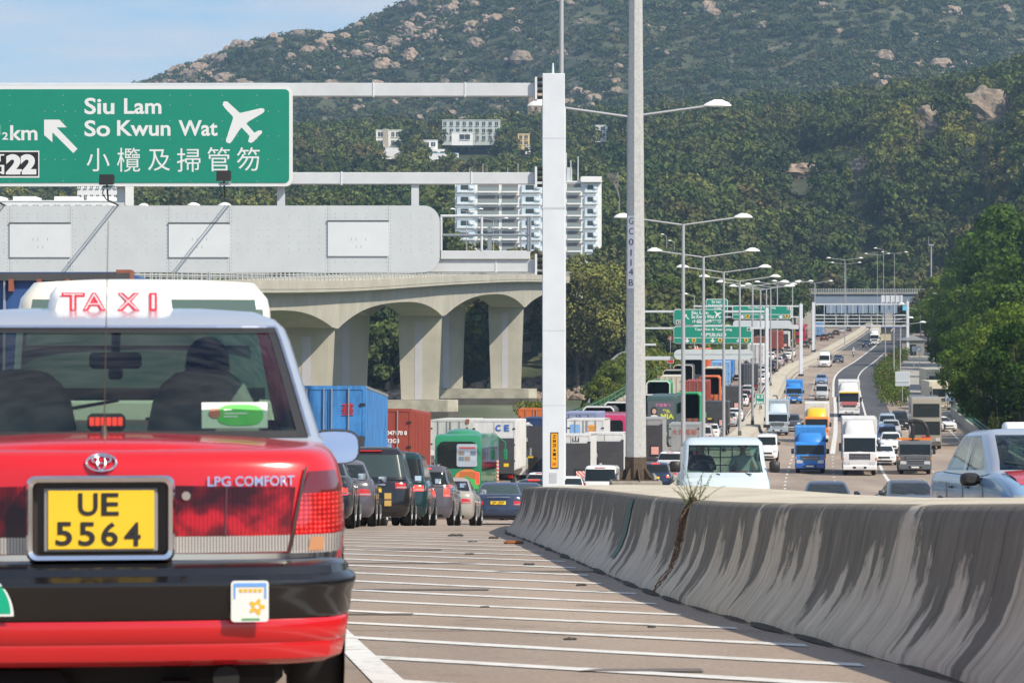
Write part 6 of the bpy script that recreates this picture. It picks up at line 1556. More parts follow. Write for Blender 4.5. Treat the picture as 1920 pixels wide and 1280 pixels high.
L_put(t, 842, 192); g = MB(); g.box(1.05,1.24,-.05,.3,3.75,4.02); g.build('corner_casting', B['rust'], t)
t, L_, bx, co = truck('dark navy box lorry with a white tree emblem, partly behind the gantry column', 2.4, 4.05, 7, P['white'], B['navy'], rear='lift2', big=True, cabH=2.8)
L_put(t, 1014, 196)
g = MB(); g.box(-.85,-.78,-.04,-.03,3.0,3.35); [g.disc((-.815+dx, -.04, 3.5+dz), .16, 'y', 8) for dx, dz in ((-.15,0),(.15,0),(0,.12),(-.05,-.08),(.1,-.06))]; g.build('tree_emblem', M_white, bx)
t, L_, bx, co = truck('orange-topped container lorry beyond the navy one', 2.4, 4.2, 8, P['white'], B['orange'], big=True, cabH=2.8, ribs=True, name='container_truck', axles=[1,2.2,9])
L_put(t, 1003, 222)
# green coach
t, bo = bus('green coach with an advert on its rear window and an orange landscape painted below', 2.5, 3.45, 10.5, paint('coach_green', (.02,.22,.10), .3), double=False, name='coach')
L_put(t, 858, 165); bus_wheels(t, 2.5, 10.5, (3.0, 8.2))
rear_patch(bo, 'rear_window', -1.1, 1.08, 1.62, 3.05, M_glass, -.03, .35); 
q = rear_patch(bo, 'window_advert', -.05, 1.06, 1.70, 2.92, mat('advert_grey', (.40,.46,.52), .5), -.05, .1)
g = MB(); g.box(.1,.95,-.06,-.05,2.66,2.76); g.build('advert_heading', mat('advert_red', (.55,.10,.10), .5), q)
for i in range(3):
    for j in range(2): g = MB(); g.box(.06+i*.32,.34+i*.32,-.06,-.05,2.02+j*.3,2.24+j*.3); g.build('advert_picture', mat('advert_picture_%d' % ((i+j) % 3), [(.16,.22,.28),(.30,.22,.16),(.45,.52,.58)][(i+j) % 3], .5), q)
g = MB(); P_ = [(.55+.75*math.cos(a), -.035, .95+.62*math.sin(a)) for a in [PI*k/14 for k in range(15)]]; P_ = [(min(p[0], 1.18), p[1], p[2]) for p in P_]; g.add(P_, [tuple(range(14,-1,-1))]); g.build('orange_art', mat('art_orange', (.70,.22,.06), .5), bo)
g = MB(); g.add([(-.1,-.045,.5),(1.15,-.045,.5),(1.1,-.045,.95),(.45,-.045,1.2),(-.1,-.045,.9)], [(0,1,2,3,4)]); g.build('green_art', mat('art_green', (.08,.45,.10), .5), bo)
for k in range(4): g = MB(); g.box(.1,1.0,-.05,-.045,1.08+k*.1,1.10+k*.1); g.build('art_stripe', mat('art_stripe', (.25,.08,.03), .5), bo)
for sx in (-1, 1):
    g = MB(); g.box(min(sx*.95,sx*1.17), max(sx*.95,sx*1.17), -.06, 0, .75, 1.4, c=.03); g.build('tail_lamp', M_redlit, bo)
g = MB(); g.ball((0, 2.5, 3.42), 1.0, 1.6, .32, 16, 8); g.build('roof_unit', paint('coach_green', (.02,.22,.10), .3), bo, smooth=60)
g = MB(); g.box(.0,.55,9.0,9.2,2.0,2.8); 
g = MB(); g.tube([(1.25,10.2,3.2),(1.62,10.5,2.9),(1.62,10.5,2.2)], .05, 6); g.box(1.5,1.74,10.42,10.55,1.9,2.5,c=.04); g.build('wing_mirror', paint('coach_green', (.02,.22,.10), .3), t)
g = MB(); g.box(1.26,1.30,9.3,10.0,.4,1.9); g.build('door_panel', chevron_mat(), t)
# trucks to the right of the gantry column
def lorry(label, px, Y, W, H, Lb, cm, bm, rear='doors', **kw):
    t, L_, bx, co = truck(label, W, H, Lb, cm, bm, rear, **kw); L_put(t, px, Y); return t, bx
t, bx = lorry('white lorry with dark tail lift and striped warning board, nearest beside the gantry column', 1070, 166, 2.2, 3.45, 5, P['white'], B['white'], 'lift2')
g = MB(); put_text(g, '山', .1, .45, 3.02, 3.34, -.03, .01); g.build('door_character', M_txt, bx)
lorry('white lorry with yellow plate and striped board just before the octagonal pole', 1133, 174, 2.25, 3.45, 5, P['white'], B['white'], 'lift2')
t, bx = lorry('white box lorry with an orange Chinese character and a pale blue patch', 1098, 188, 2.3, 4.1, 6, P['white'], B['white'])
g = MB(); put_text(g, '堂', .15, .62, 3.3, 3.75, -.03, .02); g.build('door_character', M_or, bx); g = MB(); g.box(-.95,-.35,-.03,-.021,3.1,3.75); g.build('blue_patch', B['light_blue'], bx)
lorry('slate blue container lorry above the white lorries beside the gantry column', 1086, 205, 2.4, 4.25, 8, P['white'], B['mauve'], ribs=True, big=True, cabH=2.8, name='container_truck', axles=[1,2.2,9])
t, bo = bus('magenta bus with a wide dark rear window near the octagonal pole', 2.5, 4.0, 11, P['magenta'], double=False, name='city_bus'); L_put(t, 1141, 212); bus_wheels(t, 2.5, 11, (3, 9))
rear_patch(bo, 'rear_window', -1.0, 1.0, 2.65, 3.6, M_glass, -.03, .2); rear_patch(bo, 'route_display', -.2, .25, 2.15, 2.35, mat('display_green', (.10,.22,.04), .5), -.04, .02); rear_patch(bo, 'engine_cover', -.2, .95, 1.2, 1.95, mat('cover_purple', (.13,.08,.30), .5), -.04, .04)
lorry('dark tipper lorry with cream rim, far back at the water side', 1122, 240, 2.4, 3.9, 5.5, P['white'], B['dark'], 'open', big=True, cabH=2.8)
lorry('dark tipper lorry with an orange flank, beside the octagonal pole', 1160, 256, 2.4, 3.9, 5.5, P['orange'], B['dark'], 'open', big=True, cabH=2.8)
o = car('van', P['white'], 'white van with a dark side window low beside the octagonal pole'); L_put(o, 1125, 150)
o = car('sedan', P['white'], 'white saloon low behind the barrier end by the gantry column'); L_put(o, 1062, 149)
o = car('hatch', P['white'], 'white hatchback beyond the barrier, between the two white lorries'); L_put(o, 1012, 158)
o = car('suv', P['navy'], 'dark blue estate with glowing tail lamp, just right of the octagonal pole', lit=True); L_put(o, 1228, 176)
o = car('suv', P['white'], 'white sport utility car with a dark rear window, in front of the grey lorry'); L_put(o, 1256, 203)
o = car('sedan', P['silver'], 'silver saloon between the dark blue estate and the white sport utility car'); L_put(o, 1246, 188)
t, bx = lorry('grey flatbed lorry with dull red Chinese characters on its tailgate', 1283, 229, 2.3, 2.9, 5.5, P['white'], B['grey'], 'plain', z0=.9)
for k, ch in enumerate('大利運輸'): g = MB(); put_text(g, ch, -.9+k*.48, -.5+k*.48, 2.1, 2.5, -.03, .01); g.build('tailgate_character', mat('char_dull_red', (.42,.12,.08), .6), bx)
lorry('grey lorry with dark doors half behind the octagonal pole', 1213, 222, 2.3, 3.5, 5, P['white'], B['grey'], 'lift2')
t, bo = bus('bus with a smiling woman advert and the yellow letters MIA across its back', 2.5, 4.35, 11, mat('bus_dark_green', (.04,.08,.075), .35), name='double_decker_bus'); L_put(t, 1240, 262); bus_wheels(t, 2.5, 11, (3, 9))
q = rear_patch(bo, 'rear_advert', -1.15, 1.15, 1.9, 3.9, mat('advert_dark', (.10,.12,.13), .4), -.03, .15)
g = MB(); put_text(g, 'MIA', -.05, 1.08, 2.38, 2.82, -.04, .04); g.build('advert_lettering', mat('advert_yellow', (.62,.68,.06), .5), q)
g = MB(); put_text(g, '藥丸', .1, .75, 2.88, 3.2, -.04, .05); g.build('advert_character', mat('advert_yellow', (.62,.68,.06)), q)
g = MB(); put_text(g, '現在有售', -.5, .8, 3.42, 3.7, -.04, .04); g.build('advert_heading', mat('advert_pink', (.60,.20,.34), .5), q)
g = MB(); g.disc((-.62,-.045,3.02), .28, 'y', 16, sz=1.35); hh_ = g.build('portrait_hair', M_txt, q); g = MB(); g.disc((-.60,-.05,3.02), .18, 'y', 16, sz=1.25); g.build('portrait_face', mat('portrait_skin', (.62,.40,.30), .6), hh_)
g = MB(); g.disc((-.60,-.048,2.52), .36, 'y', 16, sz=.55); g.build('portrait_blouse', M_white, hh_)
lorry('green tipper lorry with a wide black canopy behind the advert bus', 1288, 281, 2.4, 4.2, 6.5, P['green'], B['green'], 'open', big=True, cabH=2.9, rim=B['green'], lift_m=B['rust'])
lorry('green tipper lorry with a white rim, left of the sign stack', 1234, 330, 2.5, 4.3, 6.5, P['green'], B['green'], 'open', big=True, cabH=2.9)
lorry('small tipper with white rim below the green one', 1220, 296, 2.2, 3.7, 5, P['white'], B['dark'], 'open', cabH=2.6)
lorry('cream box lorry right behind the green tipper', 1258, 352, 2.4, 4.3, 7, P['white'], B['cream'], ribs=True, big=True, cabH=2.8)
for px, Y, lb in ((1262,382,'dark tipper with cream rim next to the green roadside railing, nearest of three'),(1281,402,'dark tipper with cream rim next to the railing, middle of three'),(1300,430,'dark tipper with cream rim next to the railing, furthest of three')):
    lorry(lb, px, Y, 2.5, 4.1, 6.5, P['white'], B['dark'], 'open', big=True, cabH=2.8, rim=B['cream'], group='dark tippers beside the roadside railing')
lorry('dark red container lorry with white uprights and a slate side', 1305, 331, 2.45, 4.3, 9, P['white'], B['brick'], ribs=True, big=True, cabH=2.8, name='container_truck', axles=[1,2.2,10])
lorry('bright orange tipper lorry in the middle of the queue', 1330, 361, 2.4, 4.0, 6, P['orange'], B['orange'], 'open', big=True, cabH=2.8, rim=B['orange'], lift_m=B['orange'])
lorry('lorry with tall cream wooden sides behind the orange one', 1338, 385, 2.5, 4.3, 7, P['white'], B['cream'], 'open', big=True, cabH=2.8, lift_m=B['cream'], rim=B['cream'])
lorry('salmon red container lorry far back under the grey board', 1312, 470, 2.45, 4.3, 9, P['white'], B['orange'], ribs=True, big=True, cabH=2.8, name='container_truck', axles=[1,2.2,10])
lorry('blue box lorry far back in the middle lanes, larger of two', 1350, 415, 2.5, 4.1, 7, P['cyan_blue'], B['light_blue'], big=True, cabH=2.8)
lorry('blue box lorry further back, brighter of two', 1358, 448, 2.5, 4.5, 7, P['cyan_blue'], B['blue'], big=True, cabH=2.8)
lorry('dark box lorry with a tail lift next to the central reserve, nearer of two', 1343, 291, 2.2, 3.2, 5, P['dark_grey'], B['dark'], 'lift2')
lorry('dark box lorry with a tail lift next to the central reserve, further of two', 1372, 346, 2.2, 3.3, 5, P['dark_grey'], B['dark'], 'lift2')
lorry('grey-black box lorry with pale frame below the long green board', 1404, 420, 2.4, 3.6, 6, P['silver'], B['dark'], 'doors', big=True, cabH=2.7)
lorry('pale lorry beside the blue ones with a beige box', 1377, 455, 2.4, 4.2, 7, P['white'], B['cream'], big=True, cabH=2.8)
lorry('brick red container lorry showing between the far gantry columns', 1452, 620, 2.5, 4.4, 10, P['white'], B['brick'], ribs=True, big=True, cabH=2.8, name='container_truck', axles=[1,2.2,11])
lorry('white lorry further on with dark doors', 1467, 640, 2.5, 4.0, 7, P['white'], B['white'], 'lift2', big=True, cabH=2.8)
lorry('yellow-topped dark tipper further on', 1478, 665, 2.6, 4.2, 7, P['yellow'], B['dark'], 'open', big=True, cabH=2.8, rim=P['yellow'])
t, bo = bus('red double-decker bus far back in the queue beside a gantry column', 2.6, 4.5, 11.5, paint('bus_red', (.45,.01,.04), .35)); L_put(t, 1499, 700); bus_wheels(t, 2.6, 11.5, (3, 9)); rear_patch(bo, 'rear_window', -1.0, 1.0, 2.9, 3.8, M_glass, -.03); rear_patch(bo, 'lower_window', -.9, .9, 1.4, 2.0, M_glass, -.03)
lorry('light blue lorry near the overbridge', 1534, 760, 2.5, 4.0, 7, P['cyan_blue'], B['light_blue'], big=True, cabH=2.8)
lorry('salmon container lorry beyond the sign stack, standing highest', 1424, 560, 2.5, 4.4, 10, P['white'], B['rust'], ribs=True, big=True, cabH=2.8, name='container_truck', axles=[1,2.2,11])
lorry('white container lorry behind the sign stack columns', 1416, 500, 2.5, 4.3, 9, P['white'], B['white'], ribs=True, big=True, cabH=2.8, name='container_truck', axles=[1,2.2,10])
# cars of the inner lane and far queue
for (k, c, px, Y, lb) in (('minivan','silver',1316,262,'silver people carrier in the inner lane behind the grey flatbed'),('hatch','white',1331,277,'white hatchback in the inner lane by the fourth lamp post'),('hatch','silver',1366,314,'silver hatchback between the two dark box lorries'),
    ('sedan','white',1378,328,'white saloon between the two dark box lorries'),('hatch','white',1390,372,'white small car behind the second dark box lorry'),('hatch','maroon',1396,384,'maroon small car among the white ones'),('mpv','silver',1402,398,'silver people carrier before the grey-black lorry'),
    ('sedan','white',1424,440,'white saloon beyond the grey-black lorry'),('sedan','white',1432,460,'white saloon second beyond the grey-black lorry'),('hatch','silver',1425,478,'silver small car beside the white saloons'),('suv','black',1443,487,'black sport utility car near the far gantry column'),
    ('sedan','maroon',1450,508,'maroon saloon ahead of the black sport utility car'),('mpv','silver',1459,528,'silver people carrier ahead of the maroon saloon'),('sedan','black',1466,548,'black saloon beyond the silver people carrier'),('sedan','white',1474,566,'white saloon beyond the black one'),
    ('hatch','white',1482,590,'white small car close to the far reserve wall'),('suv','dark_grey',1508,660,'dark car beyond the far gantry column'),('sedan','black',1521,695,'black car half hidden by the reserve wall'),('suv','maroon',1545,735,'dark red car near the overbridge'),('sedan','dark_grey',1556,760,'dark car behind the dark red one near the overbridge'),
    ('sedan','black',1567,800,'black car approaching the overbridge'),('sedan','silver',1577,830,'silver car about to pass below the overbridge'),('sedan','navy',1590,850,'blue car about to pass below the overbridge'),('mpv','white',1445,560,'white people carrier in a middle lane far back'),('sedan','silver',1406,470,'silver saloon in a middle lane far back'),('minivan','white',1398,500,'white van in a middle lane far back'),('sedan','black',1434,535,'black saloon in a middle lane far back')):
    o = car(k, P[c], lb); L_put(o, px, Y)

# ===== right carriageway: oncoming
o = car('van', P['pale_blue'], 'pale blue van with two people behind its wide windscreen, just over the barrier', glass=MATS['taxi_glass']); o.scale = (1.0, 1.0, .90)
R_put(o, 1361, 57.5, 4.7, math.radians(-2)); VAN = o
t2 = taxi('taxi', 'oncoming taxi, blue sky reflection painted on flank, silver roof, red bonnet, cut by frame edge', (0,0,0), 0, detail=False)
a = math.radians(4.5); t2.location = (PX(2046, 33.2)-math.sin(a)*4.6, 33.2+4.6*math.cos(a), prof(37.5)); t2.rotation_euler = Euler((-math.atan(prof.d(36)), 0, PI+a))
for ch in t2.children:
    if ch.name.startswith('body'): ch.material_slots[0].link = 'OBJECT'; ch.material_slots[0].material = paint('flank_sky_reflection', (.20,.33,.50), .2)  # red body recoloured blue: the sky's reflection is painted into it
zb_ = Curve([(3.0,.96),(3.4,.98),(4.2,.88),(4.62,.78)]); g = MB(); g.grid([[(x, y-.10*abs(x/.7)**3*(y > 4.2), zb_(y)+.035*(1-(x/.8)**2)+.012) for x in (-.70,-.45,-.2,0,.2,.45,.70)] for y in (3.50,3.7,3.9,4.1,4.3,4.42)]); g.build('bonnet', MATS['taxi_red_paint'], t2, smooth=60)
o = car('sedan', P['navy'], 'dark blue car of which only the roof shows over the barrier'); R_put(o, 1552, 98, 4.6)
o = car('sedan', P['dark_grey'], 'grey car of which only roof and windscreen show over the barrier'); R_put(o, 1722, 95, 4.6)
o = car('van', P['white'], 'white van driving next to the central reserve'); R_put(o, 1437, 232, 4.7)
def rl(label, px, Y, W, H, Lb, cm, bm, **kw):
    t, L_, bx, co = truck(label, W, H, Lb, cm, bm, **kw); R_put(t, px, Y, L_); return t, bx, co, L_
t, bx, co, L_ = rl('blue box lorry with a rounded wind deflector, nearest of the blue oncoming ones', 1519, 210, 2.15, 3.15, 4.8, P['cyan_blue'], B['cyan'], deflector=(P['cyan_blue'], .62, .9), cabH=2.15, bumper=P['royal_blue'])
t, bx, co, L_ = rl('large white box lorry with a tall rounded deflector, biggest of the oncoming lorries', 1612, 206, 2.35, 3.85, 7.5, P['white'], B['white'], deflector=(P['white'], .95, .95), cabH=2.75, big=True, bumper=P['white'])
g = MB(); g.add([(-1.12, L_-.015+.03, 1.15),(-.75, L_+.03, 1.12),(-1.12, L_+.03, 1.62)], [(0,2,1)]); 
t, bx, co, L_ = rl('silver-blue box lorry with a faceted deflector beside the central reserve', 1457.5, 290, 2.1, 3.3, 4.8, P['steel_blue'], B['silver_blue'], deflector=(P['pale_blue'], .8, .95), cabH=2.2)
t, bx, co, L_ = rl('white box lorry with yellow deflector and orange nose', 1531, 272, 2.2, 3.5, 5, P['orange'], B['white'], deflector=(P['yellow'], .75, .9), cabH=2.3, bumper=P['white'])
t, bx, co, L_ = rl('white and yellow striped lorry with a tall roof cab', 1592, 342, 2.4, 4.0, 7, P['white'], B['white'], deflector=(P['white'], .9, .95), cabH=2.9, big=True, visor=P['yellow'])
g = MB(); g.box(-.9,.9,L_+.07,L_+.09,1.35,1.75); g.build('front_print', mat('print_red', (.5,.15,.15), .5), t)
t, bx, co, L_ = rl('small bright blue box lorry further up the nearside lane', 1489, 380, 2.05, 2.85, 4.4, P['cyan_blue'], B['cyan'], deflector=(P['cyan_blue'], .45, .9), cabH=2.1)
# crane truck
t, L_, bx, co = truck('black-fronted crane lorry with an orange crane base and folded dark boom', 2.3, 2.0, 5, mat('crane_cab_grey', (.10,.11,.12), .4, coat=.4), B['dark'], box=False, cabH=2.25, big=False, name='crane_truck', bumper=mat('crane_cab_grey', (.10,.11,.12)))
R_put(t, 1716, 208, L_)
g = MB(); g.box(-1.1,1.1,0,4.4,.95,1.12); bd_ = g.build('flat_bed', B['rust'], t)
for sx in (-1,1): g = MB(); g.box(min(sx*1.06,sx*1.12), max(sx*1.06,sx*1.12), 0,4.4,1.12,1.55); g.build('side_board', P['orange'], bd_)
g = MB(); g.box(-1.15,1.15,4.4,4.75,2.28,2.42); g.build('outrigger_beam', P['orange'], t)
g = MB(); g.box(-.35,.35,4.4,4.85,.95,2.3); g.cyl((.1,4.6,2.3),(.1,4.6,3.3),.17,.14,8); g.build('crane_post', M_black, t)
g = MB(); g.tube([(.1,4.6,3.2),(.35,4.6,3.55),(-.1,4.55,3.62),(-.6,4.5,3.5),(-.85,4.5,3.1),(-.95,4.5,2.5)], .14, 8); g.tube([(.1,4.7,3.5),(1.0,4.7,3.65)], .09, 6); g.build('crane_boom', M_black, t, smooth=40)
# oncoming double decker
t, bo = bus('bronze double-decker bus coming down the slip lane with dark upper windscreen', 2.5, 4.35, 11.5, P['bronze'])
R_put(t, 1737, 255, 11.5); bus_wheels(t, 2.5, 11.5, (3, 9.2))
g = MB(); g.add([(-1.02,11.47,2.72),(1.02,11.47,2.72),(.98,11.27,4.0),(-.98,11.27,4.0)], [(1,0,3,2)]); 
def fp(name, x0, x1, z0, z1, m_, par, off=.03):
    g = MB(); f = lambda z: 11.5-((z-1.2)/(4.35-.45-1.2)*.08 if z > 1.2 else 0)
    rows = [[(x, f(z)+off, z) for x in (x0, x1)] for z in (z0, z1)]; rows = [[(x0, f(z0)-.1, z0), (x1, f(z0)-.1, z0)]]+rows+[[(x0, f(z1)-.1, z1), (x1, f(z1)-.1, z1)]]; g.grid(rows, flip=True)
    for x in (x0, x1): g.add([(x, f(z0)-.1, z0), (x, f(z0)+off, z0), (x, f(z1)+off, z1), (x, f(z1)-.1, z1)], [(0,1,2,3)])
    return g.build(name, m_, par)
fp('upper_windscreen', -1.08, 1.08, 2.72, 3.82, M_glass, bo); fp('lower_windscreen', -1.12, 1.12, 1.25, 2.35, M_glass, bo); fp('destination_display', -.5, .5, 3.4, 3.62, M_txt, bo, .04)
g = MB(); put_text(g, '60X', -.35, .35, 3.44, 3.58, 0, .02, fn=lambda x, z: (-x, 11.5, z)); 
for sx in (-1, 1): fp('headlamp', *sorted((sx*.75, sx*1.12)), .72, .98, M_lamp, bo, .05)
fp('bumper', -1.2, 1.2, .35, .66, mat('bumper_dark_bronze', (.10,.09,.075), .5), bo, .06); fp('number_plate', -.26, .26, .45, .57, M_plw, bo, .07); fp('red_emblem', -.35, .35, .98, 1.14, mat('emblem_red', (.5,.05,.04), .5), bo, .045)
for sx in (-1, 1): g = MB(); g.tube([(sx*1.2,11.3,2.3),(sx*1.5,11.6,2.1)], .04, 5); g.box(min(sx*1.42,sx*1.6), max(sx*1.42,sx*1.6), 11.55, 11.63, 1.7, 2.15, c=.03); g.build('wing_mirror', M_black, t)
# cars and vans coming
for (k, c, px, Y, L__, lb) in (('sedan','white',1658,224,4.6,'white saloon half behind the large white lorry'),('suv','white',1671,246,4.57,'white sport utility car behind the white saloon'),('minivan','mid_blue',1663,262,4.8,'blue-grey minivan behind the white sport utility car'),('suv','silver',1671,282,4.57,'silver car next behind the blue-grey minivan'),
    ('minivan','steel_blue',1664,296,4.8,'lilac grey minivan at the nose of the hatched area'),('minivan','black',1687,305,4.8,'black minivan beside the bronze bus'),('suv','dark_grey',1484,300,4.57,'dark grey car behind the silver-blue lorry'),('van','silver',1541,390,4.7,'silver pickup-like van in the middle lane'),('hatch','silver',1541,402,4.1,'pale hatchback close behind the silver van'),
    ('hatch','mid_blue',1540,440,4.1,'light blue hatchback in the middle lane'),('sedan','navy',1570.5,548,4.6,'navy saloon beside the white minibus'),('suv','navy',1624.5,668,4.57,'dark sport utility car near the top of the slope')):
    o = car(k, P[c] if c != 'mid_blue' else paint('paint_hazy_blue', (.16,.24,.42), .3), lb); R_put(o, px, Y, L__)
o = car('minibus', P['white'], 'white minibus coming down the middle of the far carriageway'); R_put(o, 1545.5, 520, 6.9)
rl('white lorry at the top of the slope under the far gantry', 1639.5, 690, 2.1, 3.6, 6, P['white'], B['white'], deflector=(P['white'], .8, .9), cabH=2.5)
t, bx, co, L_ = rl('white lorry just behind the one at the top of the slope', 1641, 730, 2.3, 3.8, 7, P['white'], B['cream'], cabH=2.6)
# trucks parked in the paved yard
for px, Y, lb in ((1752,405,'beige concrete mixer-like lorry parked in the yard under the trees, nearer one'),(1760,360,'beige lorry parked further out in the yard beneath the trees')):
    t, L_, bx, co = truck(lb, 2.4, 3.4, 5.5, mat('yard_beige', (.42,.37,.28), .6), B['cream'], rear='plain', big=True, cabH=2.8); R_put(t, px+6, Y, L_, math.radians(8))
o = car('sedan', P['white'], 'white car parked behind the roadside signs at the right'); R_put(o, 1781, 300, 4.6, math.radians(20))
drop_protos()
# ============================================================ VEGETATION, ROCKS, RAILINGS, PEOPLE
def leaf_mat(name, cols, rand=1.0, trans=.25):
    m, t, b = newmat(name, .75); b.inputs['Specular IOR Level'].default_value = .12
    oi = N(t, 'ObjectInfo'); geo = N(t, 'NewGeometry')
    rp = ramp(t, oi.outputs['Random'], [(i/(len(cols)-1), c) for i, c in enumerate(cols)])
    nz_ = N(t, 'TexNoise'); nz_.inputs['Scale'].default_value = .9; nz_.inputs['Detail'].default_value = 3; t.links.new(geo.outputs['Position'], nz_.inputs['Vector'])
    r2 = ramp(t, nz_.outputs[0], [(.32, (.62,.68,.62)), (.68, (1.35,1.25,1.1))])
    isl = ramp(t, geo.outputs['Random Per Island'], [(0, G3(.62)), (1, G3(1.35))])
    nb_ = N(t, 'TexNoise'); nb_.inputs['Scale'].default_value = .016; nb_.inputs['Detail'].default_value = 4; t.links.new(geo.outputs['Position'], nb_.inputs['Vector'])
    r3 = ramp(t, nb_.outputs[0], [(.36, (.78,.92,.80)), (.5, (1.1,1.1,1.0)), (.62, (1.42,1.32,1.1))]); c0 = mixc(t, 1, rp.outputs[0], r3.outputs[0], 'MULTIPLY')
    c = mixc(t, 1, mixc(t, 1, c0, r2.outputs[0], 'MULTIPLY'), isl.outputs[0], 'MULTIPLY'); t.links.new(c, b.inputs['Base Color'])
    if trans:
        o_ = t.nodes['Material Output']; tl_ = N(t, 'BsdfTranslucent'); mx_ = N(t, 'MixShader'); mx_.inputs[0].default_value = trans
        t.links.new(c, tl_.inputs[0]); t.links.new(b.outputs[0], mx_.inputs[1]); t.links.new(tl_.outputs[0], mx_.inputs[2]); t.links.new(mx_.outputs[0], o_.inputs[0])
    return m
LM_far = leaf_mat('forest_leaves', [(.036,.056,.022),(.068,.098,.030),(.090,.112,.036),(.11,.098,.048),(.065,.108,.034),(.15,.165,.052),(.042,.066,.036),(.10,.128,.036),(.078,.080,.05)], trans=.15)
LM_near = leaf_mat('broad_leaves', [(.030,.070,.012),(.10,.17,.022),(.05,.10,.016),(.14,.20,.03),(.04,.085,.014),(.085,.15,.02)], trans=.35)
LM_shrub = leaf_mat('mountain_scrub', [(.026,.048,.022),(.040,.066,.028),(.058,.074,.032),(.085,.085,.042)], trans=.1)
LM_bank = leaf_mat('bank_scrub', [(.07,.115,.02),(.11,.15,.03),(.14,.15,.045),(.06,.10,.02)], trans=.3)
M_bark = mat('bark', (.10,.08,.06), .95, noise_amt=.4, nscale=3)
M_barkp = mat('bark_pale', (.28,.25,.20), .9, noise_amt=.3, nscale=3)
def leaves(mb, blobs, n, s, rr, flat=.35, mi=0):
    """leaf sized faces over the shells of many blobs; faces look outwards with jitter"""
    tot = sum(b_[3]**2 for b_ in blobs)
    for (cx, cy, cz, r_) in blobs:
        k = max(3, int(n*r_*r_/tot))
        for _ in range(k):
            z = rr.uniform(-.75, 1); a = rr.uniform(0, 2*PI); q = math.sqrt(max(0, 1-z*z)); d = Vector((q*math.cos(a), q*math.sin(a), z*.85)); rad = r_*rr.uniform(.72, 1.08)
            p = Vector((cx, cy, cz))+d*rad
            nn = (d+Vector((rr.uniform(-1,1), rr.uniform(-1,1), rr.uniform(-.5,1.1)))*.75).normalized(); u = nn.orthogonal().normalized(); u = (Matrix.Rotation(rr.uniform(0, 2*PI), 3, nn) @ u); v = nn.cross(u)
            w_ = s*rr.uniform(.55, 1.25); h_ = w_*rr.uniform(.5, .9)
            mb.add([p-u*w_*.5, p-v*h_*.5+nn*w_*.08, p+u*w_*.5, p+v*h_*.5], [(0,1,2,3)], mi)
def crown_blobs(rr, n, R_, H_, base, r0=.30, r1=.48, shape='round'):
    B_ = []
    for i in range(n):
        z = rr.random(); a = rr.uniform(0, 2*PI)
        if shape == 'round': prof_ = math.sin(PI*min(1, .18+z*.80))**.6
        elif shape == 'tall': prof_ = .65*(1-z)**.45+.12
        else: prof_ = .35+.75*z**.7 if z < .75 else 1.0-(z-.75)*1.6
        q = R_*prof_*math.sqrt(rr.uniform(.25, 1)); B_.append((q*math.cos(a), q*math.sin(a), base+z*H_, R_*rr.uniform(r0, r1)*(1 if z < .85 else .75)))
    return B_
def limbs(mb, rr, blobs, h0, r_, mi, n=10):
    lean = Vector((rr.uniform(-.3,.3), rr.uniform(-.3,.3), 0)); top = Vector((lean.x, lean.y, h0*1.25)); mb.cyl((0,0,-1.2), (lean.x*.5, lean.y*.5, h0*.7), r_, r_*.75, 8, mi); mb.cyl((lean.x*.5, lean.y*.5, h0*.7), top, r_*.75, r_*.45, 7, mi)
    for b_ in rr.sample(blobs, min(n, len(blobs))):
        e = Vector(b_[:3]); s_ = Vector((lean.x*.6, lean.y*.6, h0*rr.uniform(.65, 1.15))); m_ = s_.lerp(e, .5)+Vector((0,0,.06*(e-s_).length)); mb.cyl(s_, m_, r_*.35, r_*.22, 5, mi); mb.cyl(m_, e, r_*.22, r_*.06, 5, mi)
def far_tree(seed, h, R_, n, s, shape='round', lm=LM_far, bark=M_bark, trunk=.25):
    rr = random.Random(seed); mb = MB(); bl = crown_blobs(rr, 14 if shape != 'tall' else 12, R_, h*(1-trunk)*.86, h*trunk+R_*.2, shape=shape)
    leaves(mb, bl, n, s, rr); limbs(mb, rr, bl, h*trunk+.5, .22, 1, 5)
    return mb.mesh('tree_form', [lm, bark])
hidden = bpy.data.collections.new('forms')
def form(me, name):
    o = bpy.data.objects.new(name, me); return o
